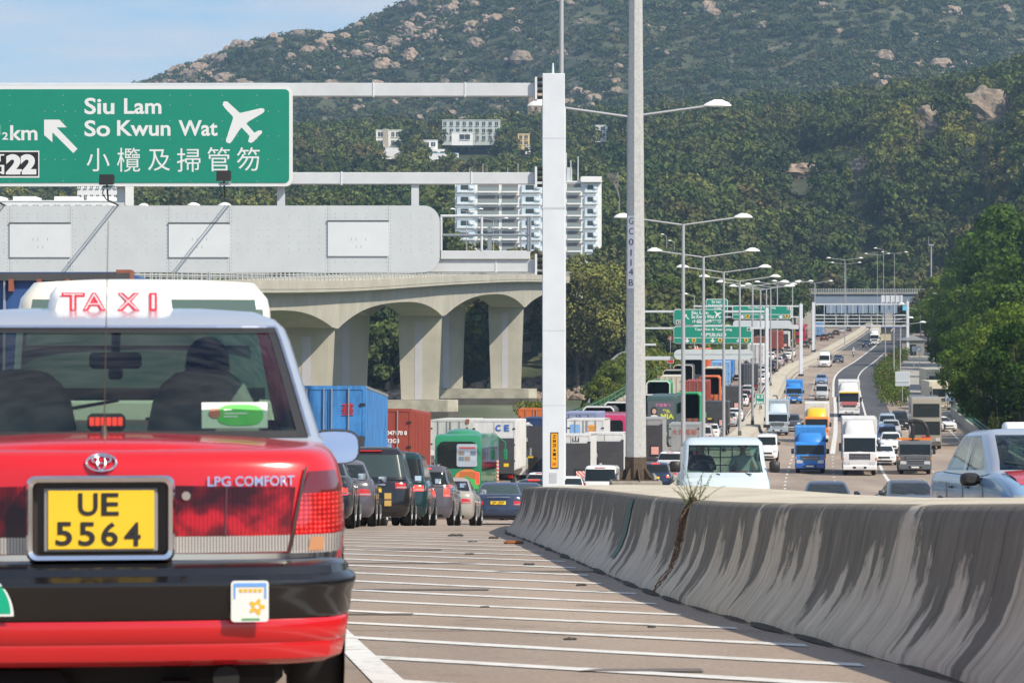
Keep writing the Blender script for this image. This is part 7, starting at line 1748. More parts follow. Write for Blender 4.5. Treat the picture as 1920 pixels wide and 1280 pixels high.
def scatter(name, kind_label, pts, forms, colname):
    """pts: (x, y, z, scale, rot, tilt); one object, geometry nodes instance the forms on its points"""
    c_ = bpy.data.collections.new(colname)
    for i, me in enumerate(forms): c_.objects.link(form(me, '%s_form_%02d' % (colname, i)))
    me = bpy.data.meshes.new(name); me.from_pydata([p[:3] for p in pts], [], [])
    rr = random.Random(5)
    a = me.attributes.new('s', 'FLOAT', 'POINT'); a.data.foreach_set('value', [p[3] for p in pts])
    a = me.attributes.new('r', 'FLOAT_VECTOR', 'POINT'); a.data.foreach_set('vector', [v for p in pts for v in ((p[5] if len(p) > 5 else 0), 0, p[4])])
    a = me.attributes.new('k', 'INT', 'POINT'); a.data.foreach_set('value', [rr.randrange(len(forms)) for p in pts])
    o = bpy.data.objects.new(name, me); COL.objects.link(o); md = o.modifiers.new('scatter', 'NODES')
    ng = bpy.data.node_groups.new('scatter_'+colname, 'GeometryNodeTree'); ng.interface.new_socket('Geometry', in_out='INPUT', socket_type='NodeSocketGeometry'); ng.interface.new_socket('Geometry', in_out='OUTPUT', socket_type='NodeSocketGeometry')
    gi = ng.nodes.new('NodeGroupInput'); go = ng.nodes.new('NodeGroupOutput'); ip = ng.nodes.new('GeometryNodeInstanceOnPoints'); ci = ng.nodes.new('GeometryNodeCollectionInfo')
    ci.inputs['Collection'].default_value = c_; ci.inputs['Separate Children'].default_value = True; ci.inputs['Reset Children'].default_value = True
    def att(nm, tp):
        n_ = ng.nodes.new('GeometryNodeInputNamedAttribute'); n_.data_type = tp; n_.inputs[0].default_value = nm; return n_.outputs[0]
    ip.inputs['Pick Instance'].default_value = True
    lk = ng.links.new; lk(gi.outputs[0], ip.inputs['Points']); lk(ci.outputs[0], ip.inputs['Instance']); lk(att('k', 'INT'), ip.inputs['Instance Index']); lk(att('s', 'FLOAT'), ip.inputs['Scale'])
    e2r = ng.nodes.new('FunctionNodeEulerToRotation'); lk(att('r', 'FLOAT_VECTOR'), e2r.inputs[0]); lk(e2r.outputs[0], ip.inputs['Rotation'])
    lk(ip.outputs[0], go.inputs[0]); md.node_group = ng
    tag(o, kind='stuff'); return o
# forest on the hills
ROCKS = [(1850,212,1370,38,20,'broad brown rock face high on the wooded slope'),(1745,228,1340,22,14,'reddish rock slab left of the broad rock face'),(1903,160,1420,26,16,'large bare rock at the top of the slope by the frame edge'),(1622,318,1180,20,11,'round pale boulder among the trees in the middle of the slope'),(1500,324,1190,30,8,'long pale rock ledge left of the round boulder'),(1880,190,1400,22,11,'brown rock just below the topmost bare rock'),(1355,301,1230,7,4,'small flat pinkish rock on the slope'),(1010,215,1720,16,22,'tall grey rock cluster above the villas')]
def ray_hit(px, py):
    Y_ = 900.0
    while Y_ < (1900 if px < 1100 else 1620):
        if ground_at(PX(px, Y_), Y_)+2.5 >= PZ(py, Y_): return Y_
        Y_ += 4
    return None
ROCKS = [(px, py, ray_hit(px, py) or Y, w_*1.35, h_*1.9, lb) for px, py, Y, w_, h_, lb in ROCKS]
BLD = [(px-w_*.95, px+w_*.95, Y, 16) for px, py, Y, w_, h_, lb in ROCKS if px > 1100]+[(853,1128,757,16),(829,938,1440,14),(847,886,1400,9),(700,760,1390,11),(790,824,1385,8),(962,1018,1400,7),(1102,1150,1420,9),(140,240,900,20),(-60,220,800,25)]
def clear_spot(px, x, y, low=False):
    for (a, b_, Yb_, d) in BLD:
        front = (35 if low else 185) if Yb_ > 1300 else 14
        if a > 1200: front = 40 if low else 125
        if a-4 < px < b_+4 and Yb_-front < y < Yb_+d+4: return True
    d = x-cen(y) if y < 1000 else 999
    if -22 < d < 37 and y < 640: return True
    if -25 < d < 27 and y < 945: return True
    if y < 930 and abs(x-(XR(y)-8)) < 14 and y < 760: return True
    if y > 880 and y < 935 and PX(1480, 905)-5 < x < PX(1740, 905): return True
    return False
rr = random.Random(11); pts = []
y = 596.0
while y < 1545:
    st = lerp(5.2, 7.6, (y-596)/950); xa, xb = PX(-60 if y > 750 else 380, y), PX(2010, y); x = xa+rr.uniform(0, st)
    while x < xb:
        xx, yy = x+rr.uniform(-2.4, 2.4), y+rr.uniform(-2.4, 2.4); px = 960+FPX*xx/yy
        if not clear_spot(px, xx, yy):
            z = ground_at(xx, yy); nn = noise.noise(Vector((xx*.012, yy*.012, 4))); bare = nn > .42 and yy > 1000 and px > 1150
            if z > -8.6 and not bare: pts.append((xx, yy, z-.4, rr.uniform(.75, 1.65)*lerp(1, 1.15, (yy-600)/900), rr.uniform(0, 6.28), rr.uniform(-.12,.12)))
        x += st*rr.uniform(.75, 1.3)
    y += st*.93
# the right-hand slope above the yard and slip lane
y = 262.0
while y < 600:
    x = right_face(y)+(44 if y > 340 else 30)
    while x < PX(2080, y)+12:
        xx, yy = x+rr.uniform(-2, 2), y+rr.uniform(-2, 2); pts.append((xx, yy, ground_at(xx, yy)-.4, rr.uniform(.8, 1.5), rr.uniform(0, 6.28), rr.uniform(-.12,.12))); x += 5.5*rr.uniform(.8, 1.3)
    y += 5.5
forms_far = [far_tree(1, 8.5, 3.6, 620, .95), far_tree(2, 7.5, 4.2, 640, 1.0), far_tree(3, 9.5, 3.2, 600, .9, 'fan'), far_tree(4, 6.5, 3.8, 560, .85), far_tree(5, 11, 2.4, 520, .85, 'tall'), far_tree(6, 10, 3.9, 680, 1.05, 'fan', bark=M_barkp)]
scatter('forest', '', pts, forms_far, 'forest_forms')
# undergrowth between the trees
pts = []
y = 588.0
low_forms = []
for s_ in (21, 22, 23):
    q = random.Random(s_); mb = MB(); leaves(mb, [(q.uniform(-1.6,1.6), q.uniform(-1.6,1.6), q.uniform(.2,1.1), q.uniform(.8,1.5)) for _ in range(5)], 130, .8, q); low_forms.append(mb.mesh('bush_form', LM_far))
while y < 1560:
    st = 6.5; x = PX(-60 if y > 750 else 380, y)
    while x < PX(2010, y):
        xx, yy = x+rr.uniform(-3, 3), y+rr.uniform(-3, 3); px = 960+FPX*xx/yy; d = xx-cen(min(yy, 1000))
        if ground_at(xx, yy) > -8.9 and not (-22 < d < 24 and yy < 945) and not clear_spot(px, xx, yy, True): pts.append((xx, yy, ground_at(xx, yy), rr.uniform(.7, 1.5), rr.uniform(0, 6.28)))
        x += st*rr.uniform(.7, 1.3)
    y += st
scatter('undergrowth', '', pts, low_forms, 'undergrowth_forms')
# scrub and boulders on the mountain
def rock_form(seed, m_):
    q = random.Random(seed); mb = MB(); n, m2 = 11, 7; V = []
    off = Vector((seed*3.1, 0, 0))
    for i in range(m2+1):
        a = PI*i/m2
        for j in range(n):
            t_ = 2*PI*j/n; d = Vector((math.sin(a)*math.cos(t_), math.sin(a)*math.sin(t_), math.cos(a))); k = 1+.38*noise.noise(d*1.3+off)+.22*noise.noise(d*3.1+off); k = round(k*5)/5*.5+k*.5; V.append((d.x*k, d.y*k*.8, d.z*k*.75+.2))
    F = []
    for i in range(m2):
        for j in range(n): F.append((i*n+j, (i+1)*n+j, (i+1)*n+(j+1)%n, i*n+(j+1)%n))
    mb.add(V, F); return mb.mesh('boulder_form', m_)
m, t, b = newmat('granite', .9); geo = N(t, 'NewGeometry'); oi = N(t, 'ObjectInfo')
r1 = ramp(t, nmap(t, geo, .5, 6, .7), [(.3, (.13,.11,.085)), (.55, (.31,.26,.20)), (.75, (.44,.385,.31))]); r2 = ramp(t, oi.outputs['Random'], [(0, (.75,.72,.70)), (1, (1.15,1.0,.92))])
t.links.new(mixc(t, 1, r1.outputs[0], r2.outputs[0], 'MULTIPLY'), b.inputs['Base Color']); M_rock = m
rocks = [rock_form(i, M_rock) for i in range(5)]
pts = []; rp_ = []
y = 1740.0
while y < 2640:
    st = 5.2; x = PX(230 if y > 2000 else 500, y)
    while x < PX(2010, y):
        xx, yy = x+rr.uniform(-6, 6), y+rr.uniform(-6, 6); z = ground_at(xx, yy)
        v = noise.noise(Vector((xx*.010, yy*.006, 2)))+.5*noise.noise(Vector((xx*.03, yy*.02, 8)))
        if rr.random() < .85+v*.6: pts.append((xx, yy, z-.3, rr.uniform(.4, 1.6)*rr.uniform(.6,1.2), rr.uniform(0, 6.28)))
        if rr.random() < max(.012, v*.30)*(1.3 if yy > 2050 else .8)*(1.7 if xx < PX(1190, yy) else .4):
            big_ = rr.random()**4; rp_.append((xx, yy, z+.3, rr.uniform(1.0, 3.0)+big_*6, rr.uniform(0, 6.28), rr.uniform(-.4,.4)))
            for _ in range(rr.randrange(0, 4)): rp_.append((xx+rr.uniform(-9,9), yy+rr.uniform(-9,9), z, rr.uniform(.8, 2.2), rr.uniform(0, 6.28), rr.uniform(-.4,.4)))
        x += st*rr.uniform(.7, 1.3)
    y += st
sc_forms = []
for s_ in (31, 32, 33):
    q = random.Random(s_); mb = MB(); leaves(mb, [(q.uniform(-3,3), q.uniform(-3,3), q.uniform(.2,1.6), q.uniform(1.1,2.2)) for _ in range(6)], 110, 1.5, q); sc_forms.append(mb.mesh('scrub_form', LM_shrub))
scatter('mountain_scrub', '', pts, sc_forms, 'scrub_forms'); scatter('boulders', '', rp_, rocks, 'boulder_forms')
# shoreline rocks
pts = []
for px in range(300, 1240, 2):
    for _ in range(3):
        yy = rr.uniform(572, 640); xx = PX(px+rr.uniform(-2,2), yy)
        z = ground_at(xx, yy)
        if -11 < z < -6.4: pts.append((xx, yy, max(z, -9.6), rr.uniform(.5, 1.5), rr.uniform(0, 6.28), rr.uniform(-.4,.4)))
if pts: scatter('shore_rocks', '', pts, rocks, 'shore_forms')
# single rock faces on the near hill
for i, (px, py, Y, w_, h_, lb) in enumerate(ROCKS):
    p = FPX/Y; x = PX(px, Y); zc = PZ(py, Y); t = thing('rock_outcrop', lb, 'rock', (x, Y, zc)); q = random.Random(i); mb = MB()
    n, m2 = 22, 12; V = []
    for a_ in range(m2+1):
        for j in range(n):
            A = PI*a_/m2; t_ = 2*PI*j/n; d = Vector((math.sin(A)*math.cos(t_), math.sin(A)*math.sin(t_), math.cos(A))); k = 1+.35*noise.noise(d*1.6+Vector((i*5,0,0)))+.18*noise.noise(d*4+Vector((i,0,0))); V.append((d.x*k*w_/p, d.y*k*w_/p*.8+2, d.z*k*h_/p*1.2))
    mb.add(V, [(a_*n+j, (a_+1)*n+j, (a_+1)*n+(j+1)%n, a_*n+(j+1)%n) for a_ in range(m2) for j in range(n)]); mb.build('rock_face', M_rock, t)
ORD = ['first','second','third','fourth','fifth','sixth','seventh','eighth','ninth','tenth','eleventh','twelfth','thirteenth','fourteenth']
def ordered(lst, fmt, rows=(('front',),)):
    '''labels by row (nearness) and by order counted from the inner side'''
    n = len(rows); idx = sorted(range(len(lst)), key=lambda i: lst[i][1]); out_ = {}; per = (len(lst)+n-1)//n
    for r_ in range(n):
        part = sorted(idx[r_*per:(r_+1)*per], key=lambda i: lst[i][0])
        for k, i in enumerate(part): out_[i] = fmt % (rows[r_], ORD[k])
    return out_
# individual trees: form shared, each a thing with crown and trunk
def tree_parts(seed, h, R_, n, s, shape='round', lm=LM_near, bark=M_bark, trunk=.28, nb=26, tr=.28):
    rr = random.Random(seed); bl = crown_blobs(rr, nb, R_, h*(1-trunk)*.84, h*trunk+R_*.22, .22, .36, shape)
    c_ = MB(); leaves(c_, bl, n, s, rr); k_ = MB(); limbs(k_, rr, bl, h*trunk+.6, tr, 0, 14); return (c_.mesh('crown', lm, None), k_.mesh('trunk', bark, smooth=60))
TF = {'near1': tree_parts(101, 12, 5.2, 6500, .50), 'near2': tree_parts(102, 13, 4.8, 6000, .48, 'fan'), 'near3': tree_parts(103, 11, 5.6, 6500, .52, nb=30),
      'mid1': tree_parts(111, 11, 4.4, 1900, .75, lm=LM_far), 'mid2': tree_parts(112, 12, 4.0, 1800, .75, 'fan', lm=LM_far), 'mid3': tree_parts(113, 10, 4.8, 2000, .8, lm=LM_far), 'big': tree_parts(121, 22, 8.5, 6500, .62, lm=LM_far, nb=44, tr=.5), 'big2': tree_parts(122, 24, 8.0, 6500, .62, 'fan', lm=LM_far, nb=44, tr=.5), 'cyp': tree_parts(114, 14, 1.9, 900, .7, 'tall', lm=LM_far, trunk=.08, nb=22), 'pale': tree_parts(115, 11, 4.4, 1900, .75, lm=LM_bank)}
def tree(kind, px, Y, sc, label, group=None, z=None, name='tree', rz=None):
    x = PX(px, Y); t = thing(name, label, 'tree', (x, Y, (ground_at(x, Y) if z is None else z)-.2), random.uniform(0, 6.28) if rz is None else rz, group); t.scale = (sc, sc, sc)
    c_, k_ = TF[kind]; link('crown', c_, t); link('trunk', k_, t); return t
near = [(1852,276,.68),(1915,262,.82),(1978,270,1.0),(1842,318,.7),(1890,330,.85),(1945,345,1.15),(1822,372,.85),(1864,400,.9),(1925,420,1.6),(1800,432,.85),(1838,465,.9),(1885,500,1.5),(1935,520,2.2),(1782,520,.95),(1815,560,1.2),(1860,600,1.6),(1772,575,.95),(1905,620,2.3),(1740,650,.9),(1768,690,1.2),(1800,700,1.4),(1835,720,1.7)]
LB_ = ordered(near, 'broad-leaved tree in the %s row of the right-edge stand, %s from the road', ('front','middle','rear'))
for i, (px, Y, s_) in enumerate(near):
    tree(('near1','near2','near3')[i % 3], px, Y, s_, LB_[i], 'trees in the stand along the right edge')
TL_ = [(1735,790,1.1),(1760,830,1.3),(1722,880,.8),(1745,950,1.2),(1790,900,1.5)]; LB_ = ordered(TL_, 'dark tree in the %s row at the end of the overbridge, %s from the road', ('only',))
for i, (px, Y, s_) in enumerate(TL_):
    tree(('mid1','mid2','mid3')[i % 3], px, Y, s_, LB_[i], 'trees at the right end of the overbridge')
TL_ = [(662,612,.8),(700,620,.9),(735,612,.8),(760,630,1.0),(690,650,1.2),(730,665,1.2),(650,640,1.1),(868,640,.9),(895,650,1.0),(880,680,1.2),(540,640,1.2),(575,650,1.2),(1010,640,.8),(905,622,.7)]; LB_ = ordered(TL_, '%s shoreline tree seen through the viaduct arches, %s from the taxi side', ('lower','upper'))
for i, (px, Y, s_) in enumerate(TL_):
    tree(('mid1','mid3','pale','mid2')[i % 4], px, Y, s_, LB_[i], 'shoreline trees seen through the viaduct')
TL_ = [(1075,604,.8),(1100,606,.75),(1128,603,.7),(1150,606,.75),(1085,625,1.1),(1118,630,1.15),(1150,632,1.2),(1168,615,.9),(1070,650,1.3),(1105,662,1.4),(1140,668,1.4),(1180,640,1.1),(1165,680,1.4),(1084,597,2.0),(1100,598,2.3),(1120,599,2.0),(1140,606,1.6)]; LB_ = ordered(TL_, 'dark tree in the %s row on the far shore, %s from the gantry column', ('front','rear'))
for i, (px, Y, s_) in enumerate(TL_):
    tree(('mid1','mid2','mid3')[i % 3] if s_ < 1.55 else ('big','big2')[i % 2], px, Y, s_ if s_ < 1.55 else s_*.5, LB_[i], 'dark trees on the far water edge')
TL_ = [(1222,590,.8),(1248,600,.9),(1275,610,.9),(1230,640,1.2),(1262,655,1.3),(1300,660,1.2),(1340,680,1.3),(1375,690,1.3),(1400,710,1.3),(1430,730,1.4),(1460,760,1.4),(1490,790,1.3),(1325,640,1.0),(1415,680,1.1)]; LB_ = ordered(TL_, 'tree in the %s row above the embankment, %s from the octagonal pole', ('front','rear'))
for i, (px, Y, s_) in enumerate(TL_):
    tree(('pale','mid1','mid3','mid2')[i % 4], px, Y, s_, LB_[i], 'trees above the left embankment')
TL_ = [(868,742,1.1),(900,738,1.3),(935,740,1.2),(970,736,1.3),(1000,740,1.2),(1035,738,1.2),(1075,742,1.1),(1100,736,1.2),(1125,744,1.1),(840,750,1.5)]; LB_ = ordered(TL_, 'tree %s the white apartment block, %s from its viaduct end', ('right below',))
for i, (px, Y, s_) in enumerate(TL_):
    tree(('mid1','mid2','mid3')[i % 3], px, Y, s_, LB_[i], 'trees at the foot of the apartment block')
for px, Y, s_, lb in ((695,1405,1.15,'dark narrow cypress beside the cream hillside house'),(1113,1440,1.0,'dark narrow cypress beside the white cubic house'),(1012,1450,1.3,'dark narrow cypress just left of the gantry column')): tree('cyp', px, Y, s_, lb, name='cypress_tree')
for px, Y, s_, lb in ((656,1400,1.4,'spreading tree on the ridge left of the cypress'),(735,1420,1.2,'bright green spreading tree behind the cream house'),(775,1430,1.1,'bushy tree between the cream house and the long villa'),(960,1450,1.2,'round bright tree right of the long villa'),(985,1460,1.1,'round tree behind the yellow cottage'),(618,1410,1.3,'broad tree on the ridge nearest the green sign')): tree('pale' if 'bright' in lb else 'mid3', px, Y, s_, lb)
# palms in front of the long villa
for px, lb in ((872,'palm tree in front of the long villa, left of three'),(892,'palm tree in front of the long villa, middle of three'),(918,'palm tree in front of the long villa, right of three')):
    Y = 1432; x = PX(px, Y); t = thing('palm_tree', lb, 'palm tree', (x, Y, PZ(268, Y)), 0, 'palms in front of the long villa'); mb = MB(); mb.cyl((0,0,0), (.2,0,6.2), .25, .18, 7); mb.build('trunk', M_barkp, t)
    mb = MB(); q = random.Random(px)
    for k in range(13): a = q.uniform(0, 6.28); blade(mb, (.2,0,6.2), Vector((math.cos(a), math.sin(a), q.uniform(.2,.9))).normalized(), 2.8, .35, .45, n=5)
    mb.build('crown', LM_far, t)
# bare pale tree right of the apartment block
t = thing('bare_tree', 'pale leafless forked tree on the slope right of the apartment block', 'tree', (PX(1160, 900), 900, PZ(390, 900))); mb = MB(); q = random.Random(4)
def br_(p, d, ln, r_, k):
    e = p+d*ln; mb.cyl(p, e, r_, r_*.65, 5)
    if k > 0:
        for _ in range(3): br_(e, (d+Vector((q.uniform(-.7,.7), q.uniform(-.7,.7), q.uniform(-.1,.5)))).normalized(), ln*.72, r_*.62, k-1)
br_(Vector((0,0,-2)), Vector((.05,0,1)), 4.5, .3, 4); mb.build('branches', M_barkp, t)
# island hedge with flowers
hd = thing('flowering_hedge', 'long clipped hedge with reddish flowers on the island between carriageway and yard', 'hedge'); bl = []; q = random.Random(9); Y = 372
while Y < 700:
    w0 = lerp(1.6, .9, (Y-372)/330); 
    for _ in range(3): bl.append((cen(Y)+15.9+q.uniform(-1,1)*w0, Y+q.uniform(-1,1), prof(Y)+q.uniform(.4,1.35), q.uniform(.55,.95)))
    Y += 1.3
mb = MB(); leaves(mb, bl, 17000, .30, q); o = mb.build('foliage', LM_bank, hd)
mb = MB(); leaves(mb, [b_ for b_ in bl if q.random() < .4], 700, .24, q); o = mb.build('flowers', mat('flower_rose', (.40,.10,.10), .7), hd)
# scrub on the road embankment and shrubs by the railing
bk_forms = []
for s_ in (41, 42, 43, 44):
    q = random.Random(s_); mb = MB(); leaves(mb, [(q.uniform(-.8,.8), q.uniform(-.8,.8), q.uniform(.1,.8), q.uniform(.35,.8)) for _ in range(7)], 190, .36, q); bk_forms.append(mb.mesh('scrub_form', LM_bank))
pts = []
Y = 335
while Y < 640:
    lf = left_face(Y)-18.4; 
    for _ in range(9):
        x = lf-abs(rr.gauss(0, 1))*(3.4 if Y > 430 else .5)-.3; z = ground_at(x, Y)
        if z > -9.3: pts.append((x, Y+rr.uniform(-1,1), z-.1, rr.uniform(.6, 1.7)*(1 if Y > 430 else .5), rr.uniform(0, 6.28)))
    Y += 1.1
Y = 130
while Y < 335:
    x = left_face(Y)-19.2-rr.random()*3.5; pts.append((x, Y, ground_at(x, Y), rr.uniform(.35,.9), rr.uniform(0, 6.28))); Y += .9
Y = 240
while Y < 620:
    for _ in range(4):
        x = right_face(Y)+(36 if Y > 340 else 23)+rr.random()*12; pts.append((x, Y, ground_at(x, Y), rr.uniform(.8, 2.2), rr.uniform(0, 6.28)))
    Y += 1.6
scatter('roadside_scrub', '', pts, bk_forms, 'bank_forms')
for px, Y, s_, lb in ((996,225,.45,'yellow-green bush against the water above the white lorries'),(1133,395,1.6,'light green bush by the small green roadside signs'),(1160,400,1.9,'taller light green bush next to the octagonal pole')):
    t = thing('bush', lb, 'bush', (PX(px, Y), Y, ground_at(PX(px, Y), Y) if Y > 300 else PZ(782, Y))); q = random.Random(px); mb = MB(); bb_ = [(q.uniform(-1.3,1.3)*s_, q.uniform(-1,1), q.uniform(.1,1.5)*s_, q.uniform(.4,.8)) for _ in range(12)]; leaves(mb, bb_, 900, .3, q); mb.build('foliage', LM_bank, t)
    mb = MB(); [mb.cyl((0,0,-1.0), b_[:3], .05, .02, 4) for b_ in bb_[:6]]; mb.build('stems', M_bark, t)

# ---------------- railings and walls
M_grn = mat('railing_green', (.05,.20,.14), .5)
def railing(label, f, y0, y1, st, m_, h=1.1, wall=None, posts=90, name='guard_railing'):
    t = thing(name, label, 'railing'); 
    b0 = 0
    if wall: g = MB(); g.grid(sweep([(f(y), y, prof(y)) for y in srange(y0, y1, 4)], [(-.2,-.1),(-.15,wall),(.15,wall),(.2,-.1)])); g.build('parapet_wall', mat('weathered_barrier_concrete', (.40,.37,.31)), t); b0 = wall
    for hh in (.45, .98): g = MB(); g.tube([(f(y), y, prof(y)+b0+hh*h) for y in srange(y0, y1, 5)], .05, 5); g.build('rail', m_, t)
    n = min(posts, int((y1-y0)/st))
    for k in range(n): y = lerp(y0, y1, k/(n-1)); g = MB(); g.cyl((f(y), y, prof(y)+b0-.02), (f(y), y, prof(y)+b0+h), .06, .05, 5); g.build('post', m_, t)
railing('long green railing on a low kerb along the waterside edge of the jammed carriageway', lambda y: left_face(y)-17.9, 110, 600, 6, M_grn, wall=.35)
railing('green-railed concrete wall along the outer edge of the slip lane', lambda y: right_face(y)+20.6, 150, 352, 4, M_grn, wall=.85, h=.7)
t = thing('fence', 'grey metal fence climbing the grassy bank behind the railing', 'fence')
for k in range(60):
    y = 395+k*2.7; x = left_face(y)-18.4-lerp(6.5, 8, k/60); z = ground_at(x, y); x2 = left_face(y+2.6)-18.4-lerp(6.5, 8, (k+1)/60)
    g = MB(); g.add([(x,y,z),(x2,y+2.6,ground_at(x2,y+2.6)),(x2,y+2.6,ground_at(x2,y+2.6)+2.2),(x,y,z+2.2),(x+.06,y,z),(x2+.06,y+2.6,ground_at(x2,y+2.6)),(x2+.06,y+2.6,ground_at(x2,y+2.6)+2.2),(x+.06,y,z+2.2)], [(0,1,2,3),(7,6,5,4),(3,2,6,7),(0,3,7,4),(1,5,6,2)]); g.build('fence_panel', mat('fence_grey', (.30,.33,.34), .6), t)
# ---------------- small road signs
def small_sign(label, px, Y, py, w_, h_, lines, z0, col=M_sgn, cat='road sign', round_=False, par=None, tcol=M_sgw, name='road_sign', posts=(0,)):
    x = PX(px, Y); t = thing(name, label, cat, (x, Y, z0)); zc = PZ(py, Y)-z0
    for dx in posts: g = MB(); g.cyl((dx, .06, 0), (dx, .06, zc+h_*.4), .05, .05, 6); g.build('post', M_gal2, t)
    g = MB()
    if round_: slab(g, [(w_/2*math.cos(a), 0, zc+w_/2*math.sin(a)) for a in [2*PI*k/20 for k in range(20)]], -.03, .03)
    else: slab(g, rrect(-w_/2, w_/2, zc-h_/2, zc+h_/2, .06, 0, 4), -.03, .03)
    g.build('sign_border', M_sgw if not round_ else col, t); g = MB()
    if round_: slab(g, [(w_*.36*math.cos(a), 0, zc+w_*.36*math.sin(a)) for a in [2*PI*k/20 for k in range(20)]], -.04, -.03); g.build('sign_face', M_sgw, t)
    else: slab(g, rrect(-w_/2+.05, w_/2-.05, zc-h_/2+.05, zc+h_/2-.05, .05, 0, 4), -.045, -.03); g.build('sign_face', col, t)
    n = len(lines)
    for k, s_ in enumerate(lines):
        z1 = zc+h_/2-(k+.18)*h_/n-.03; z2 = z1-h_/n*.62; hw = w_*.36; g = MB(); put_text(g, s_, -hw, hw, z2, z1, -.055, .03); g.build('lettering', tcol, t)
    return t
gb = lambda px, Y: ground_at(PX(px, Y), Y)
small_sign('small green distance board standing on the central reserve between lamp posts', 1425, 330, 748, .95, 1.15, ['8.5', 'km'], prof(330)+HB-.05)
small_sign('small green board on the grassy bank, right of a pair', 1152, 405, 738, .8, .95, ['3 4', 'km'], gb(1152,405))
small_sign('small green board on the grassy bank, left of a pair', 1134, 405, 741, .5, .95, ['3'], gb(1134,405))
small_sign('round red-ringed sign on the bank near the octagonal pole', 1165, 410, 735, .55, .55, ['50'], gb(1165,410), col=mat('sign_red', (.5,.03,.03), .5), round_=True, tcol=M_txt)
small_sign('round sign on a post left of the far sign stack', 1257, 520, 634, .75, .75, ['70'], gb(1257,520), col=mat('sign_red', (.5,.03,.03)), round_=True, tcol=M_txt)
small_sign('red and white triangular-looking notice on the bank beside the railing', 1257, 470, 677, 1.0, .6, [], gb(1257,470), col=mat('sign_red', (.5,.03,.03)))
small_sign('round speed sign in the island hedge below the far gantry', 1663, 560, 667, .9, .9, ['50'], prof(560), col=mat('sign_red', (.5,.03,.03)), round_=True, tcol=M_txt)
t = small_sign('large pale back of a road sign at the end of the island hedge', 1692, 372, 710, 1.75, 1.75, [], prof(372), col=mat('sign_back_pale', (.48,.54,.57), .5)); g = MB(); g.box(-.8,.8,-.10,-.045,PZ(716,372)-t.location.z,PZ(714,372)-t.location.z); g.build('stiffener', M_gb, t)
small_sign('blue-grey road sign backs on twin posts in front of the trees', 1783, 318, 744, 1.1, .95, [], gb(1783,318), col=mat('sign_back_blue', (.30,.40,.50), .5), posts=(-.35,.35))
small_sign('pale board on posts under the dark trees behind the yard', 1719, 520, 654, 1.6, .9, [], prof(520), col=mat('sign_back_pale', (.48,.54,.57)), posts=(-.5,.5))
t = thing('street_lamp', 'single-arm lamp on the left bank beside the far sign stack', 'street lamp', (PX(1303, 500), 500, gb(1303,500)))
lamp_post(PX(1302, 520), 520, 'small single-arm lamp just left of the far sign stack', H=PZ(555, 520)-gb(1302,520), S=1.6, double=False, single=-1, z0=gb(1302,520), group='lamps on the left bank', r0=.09); bpy.data.objects.remove(t)
for px, yt, lb in ((1250,442,'little single-arm lamp among the hillside trees, left of two'),(1264,454,'little single-arm lamp among the hillside trees, right of two')):
    Y = 800; lamp_post(PX(px, Y), Y, lb, H=6, S=1.2, double=False, single=-1, z0=PZ(yt, Y)-6, group='lamps among the hillside trees', r0=.1)
# toll-booth like shelter below the overbridge
t = thing('shelter', 'low blue-roofed shelter under the overbridge beside the top of the slope', 'shelter', (PX(1660, 740), 740, prof(740)))
g = MB(); g.box(-4,4,0,6,3.1,3.4); g.build('roof', mat('shelter_blue', (.06,.12,.35), .5), t); g = MB(); g.box(-1.5,1.5,1,5,0,3.1); g.build('kiosk_wall', mat('kiosk_cream', (.55,.50,.36), .7), t)
for x in (-3.8, 3.8): g = MB(); g.cyl((x,.3,0),(x,.3,3.1),.12,.12,6); g.build('post', M_gal2, t)
t = thing('farm_building', 'low dark shed with pale roof behind the yard trees', 'shed', (PX(1712, 600), 600, prof(600))); g = MB(); g.box(-2.2,2.2,0,8,0,3); g.build('wall', mat('shed_wall', (.25,.24,.22), .8), t); g = MB(); g.prism([(-2.5,3),(2.5,3),(0,4)], -.4, 8.4, 'y'); g.build('roof', mat('shed_roof', (.30,.32,.33), .7), t); g = MB(); g.box(-.6,.6,-.05,0,0,2.2); g.build('door', M_arch, t)

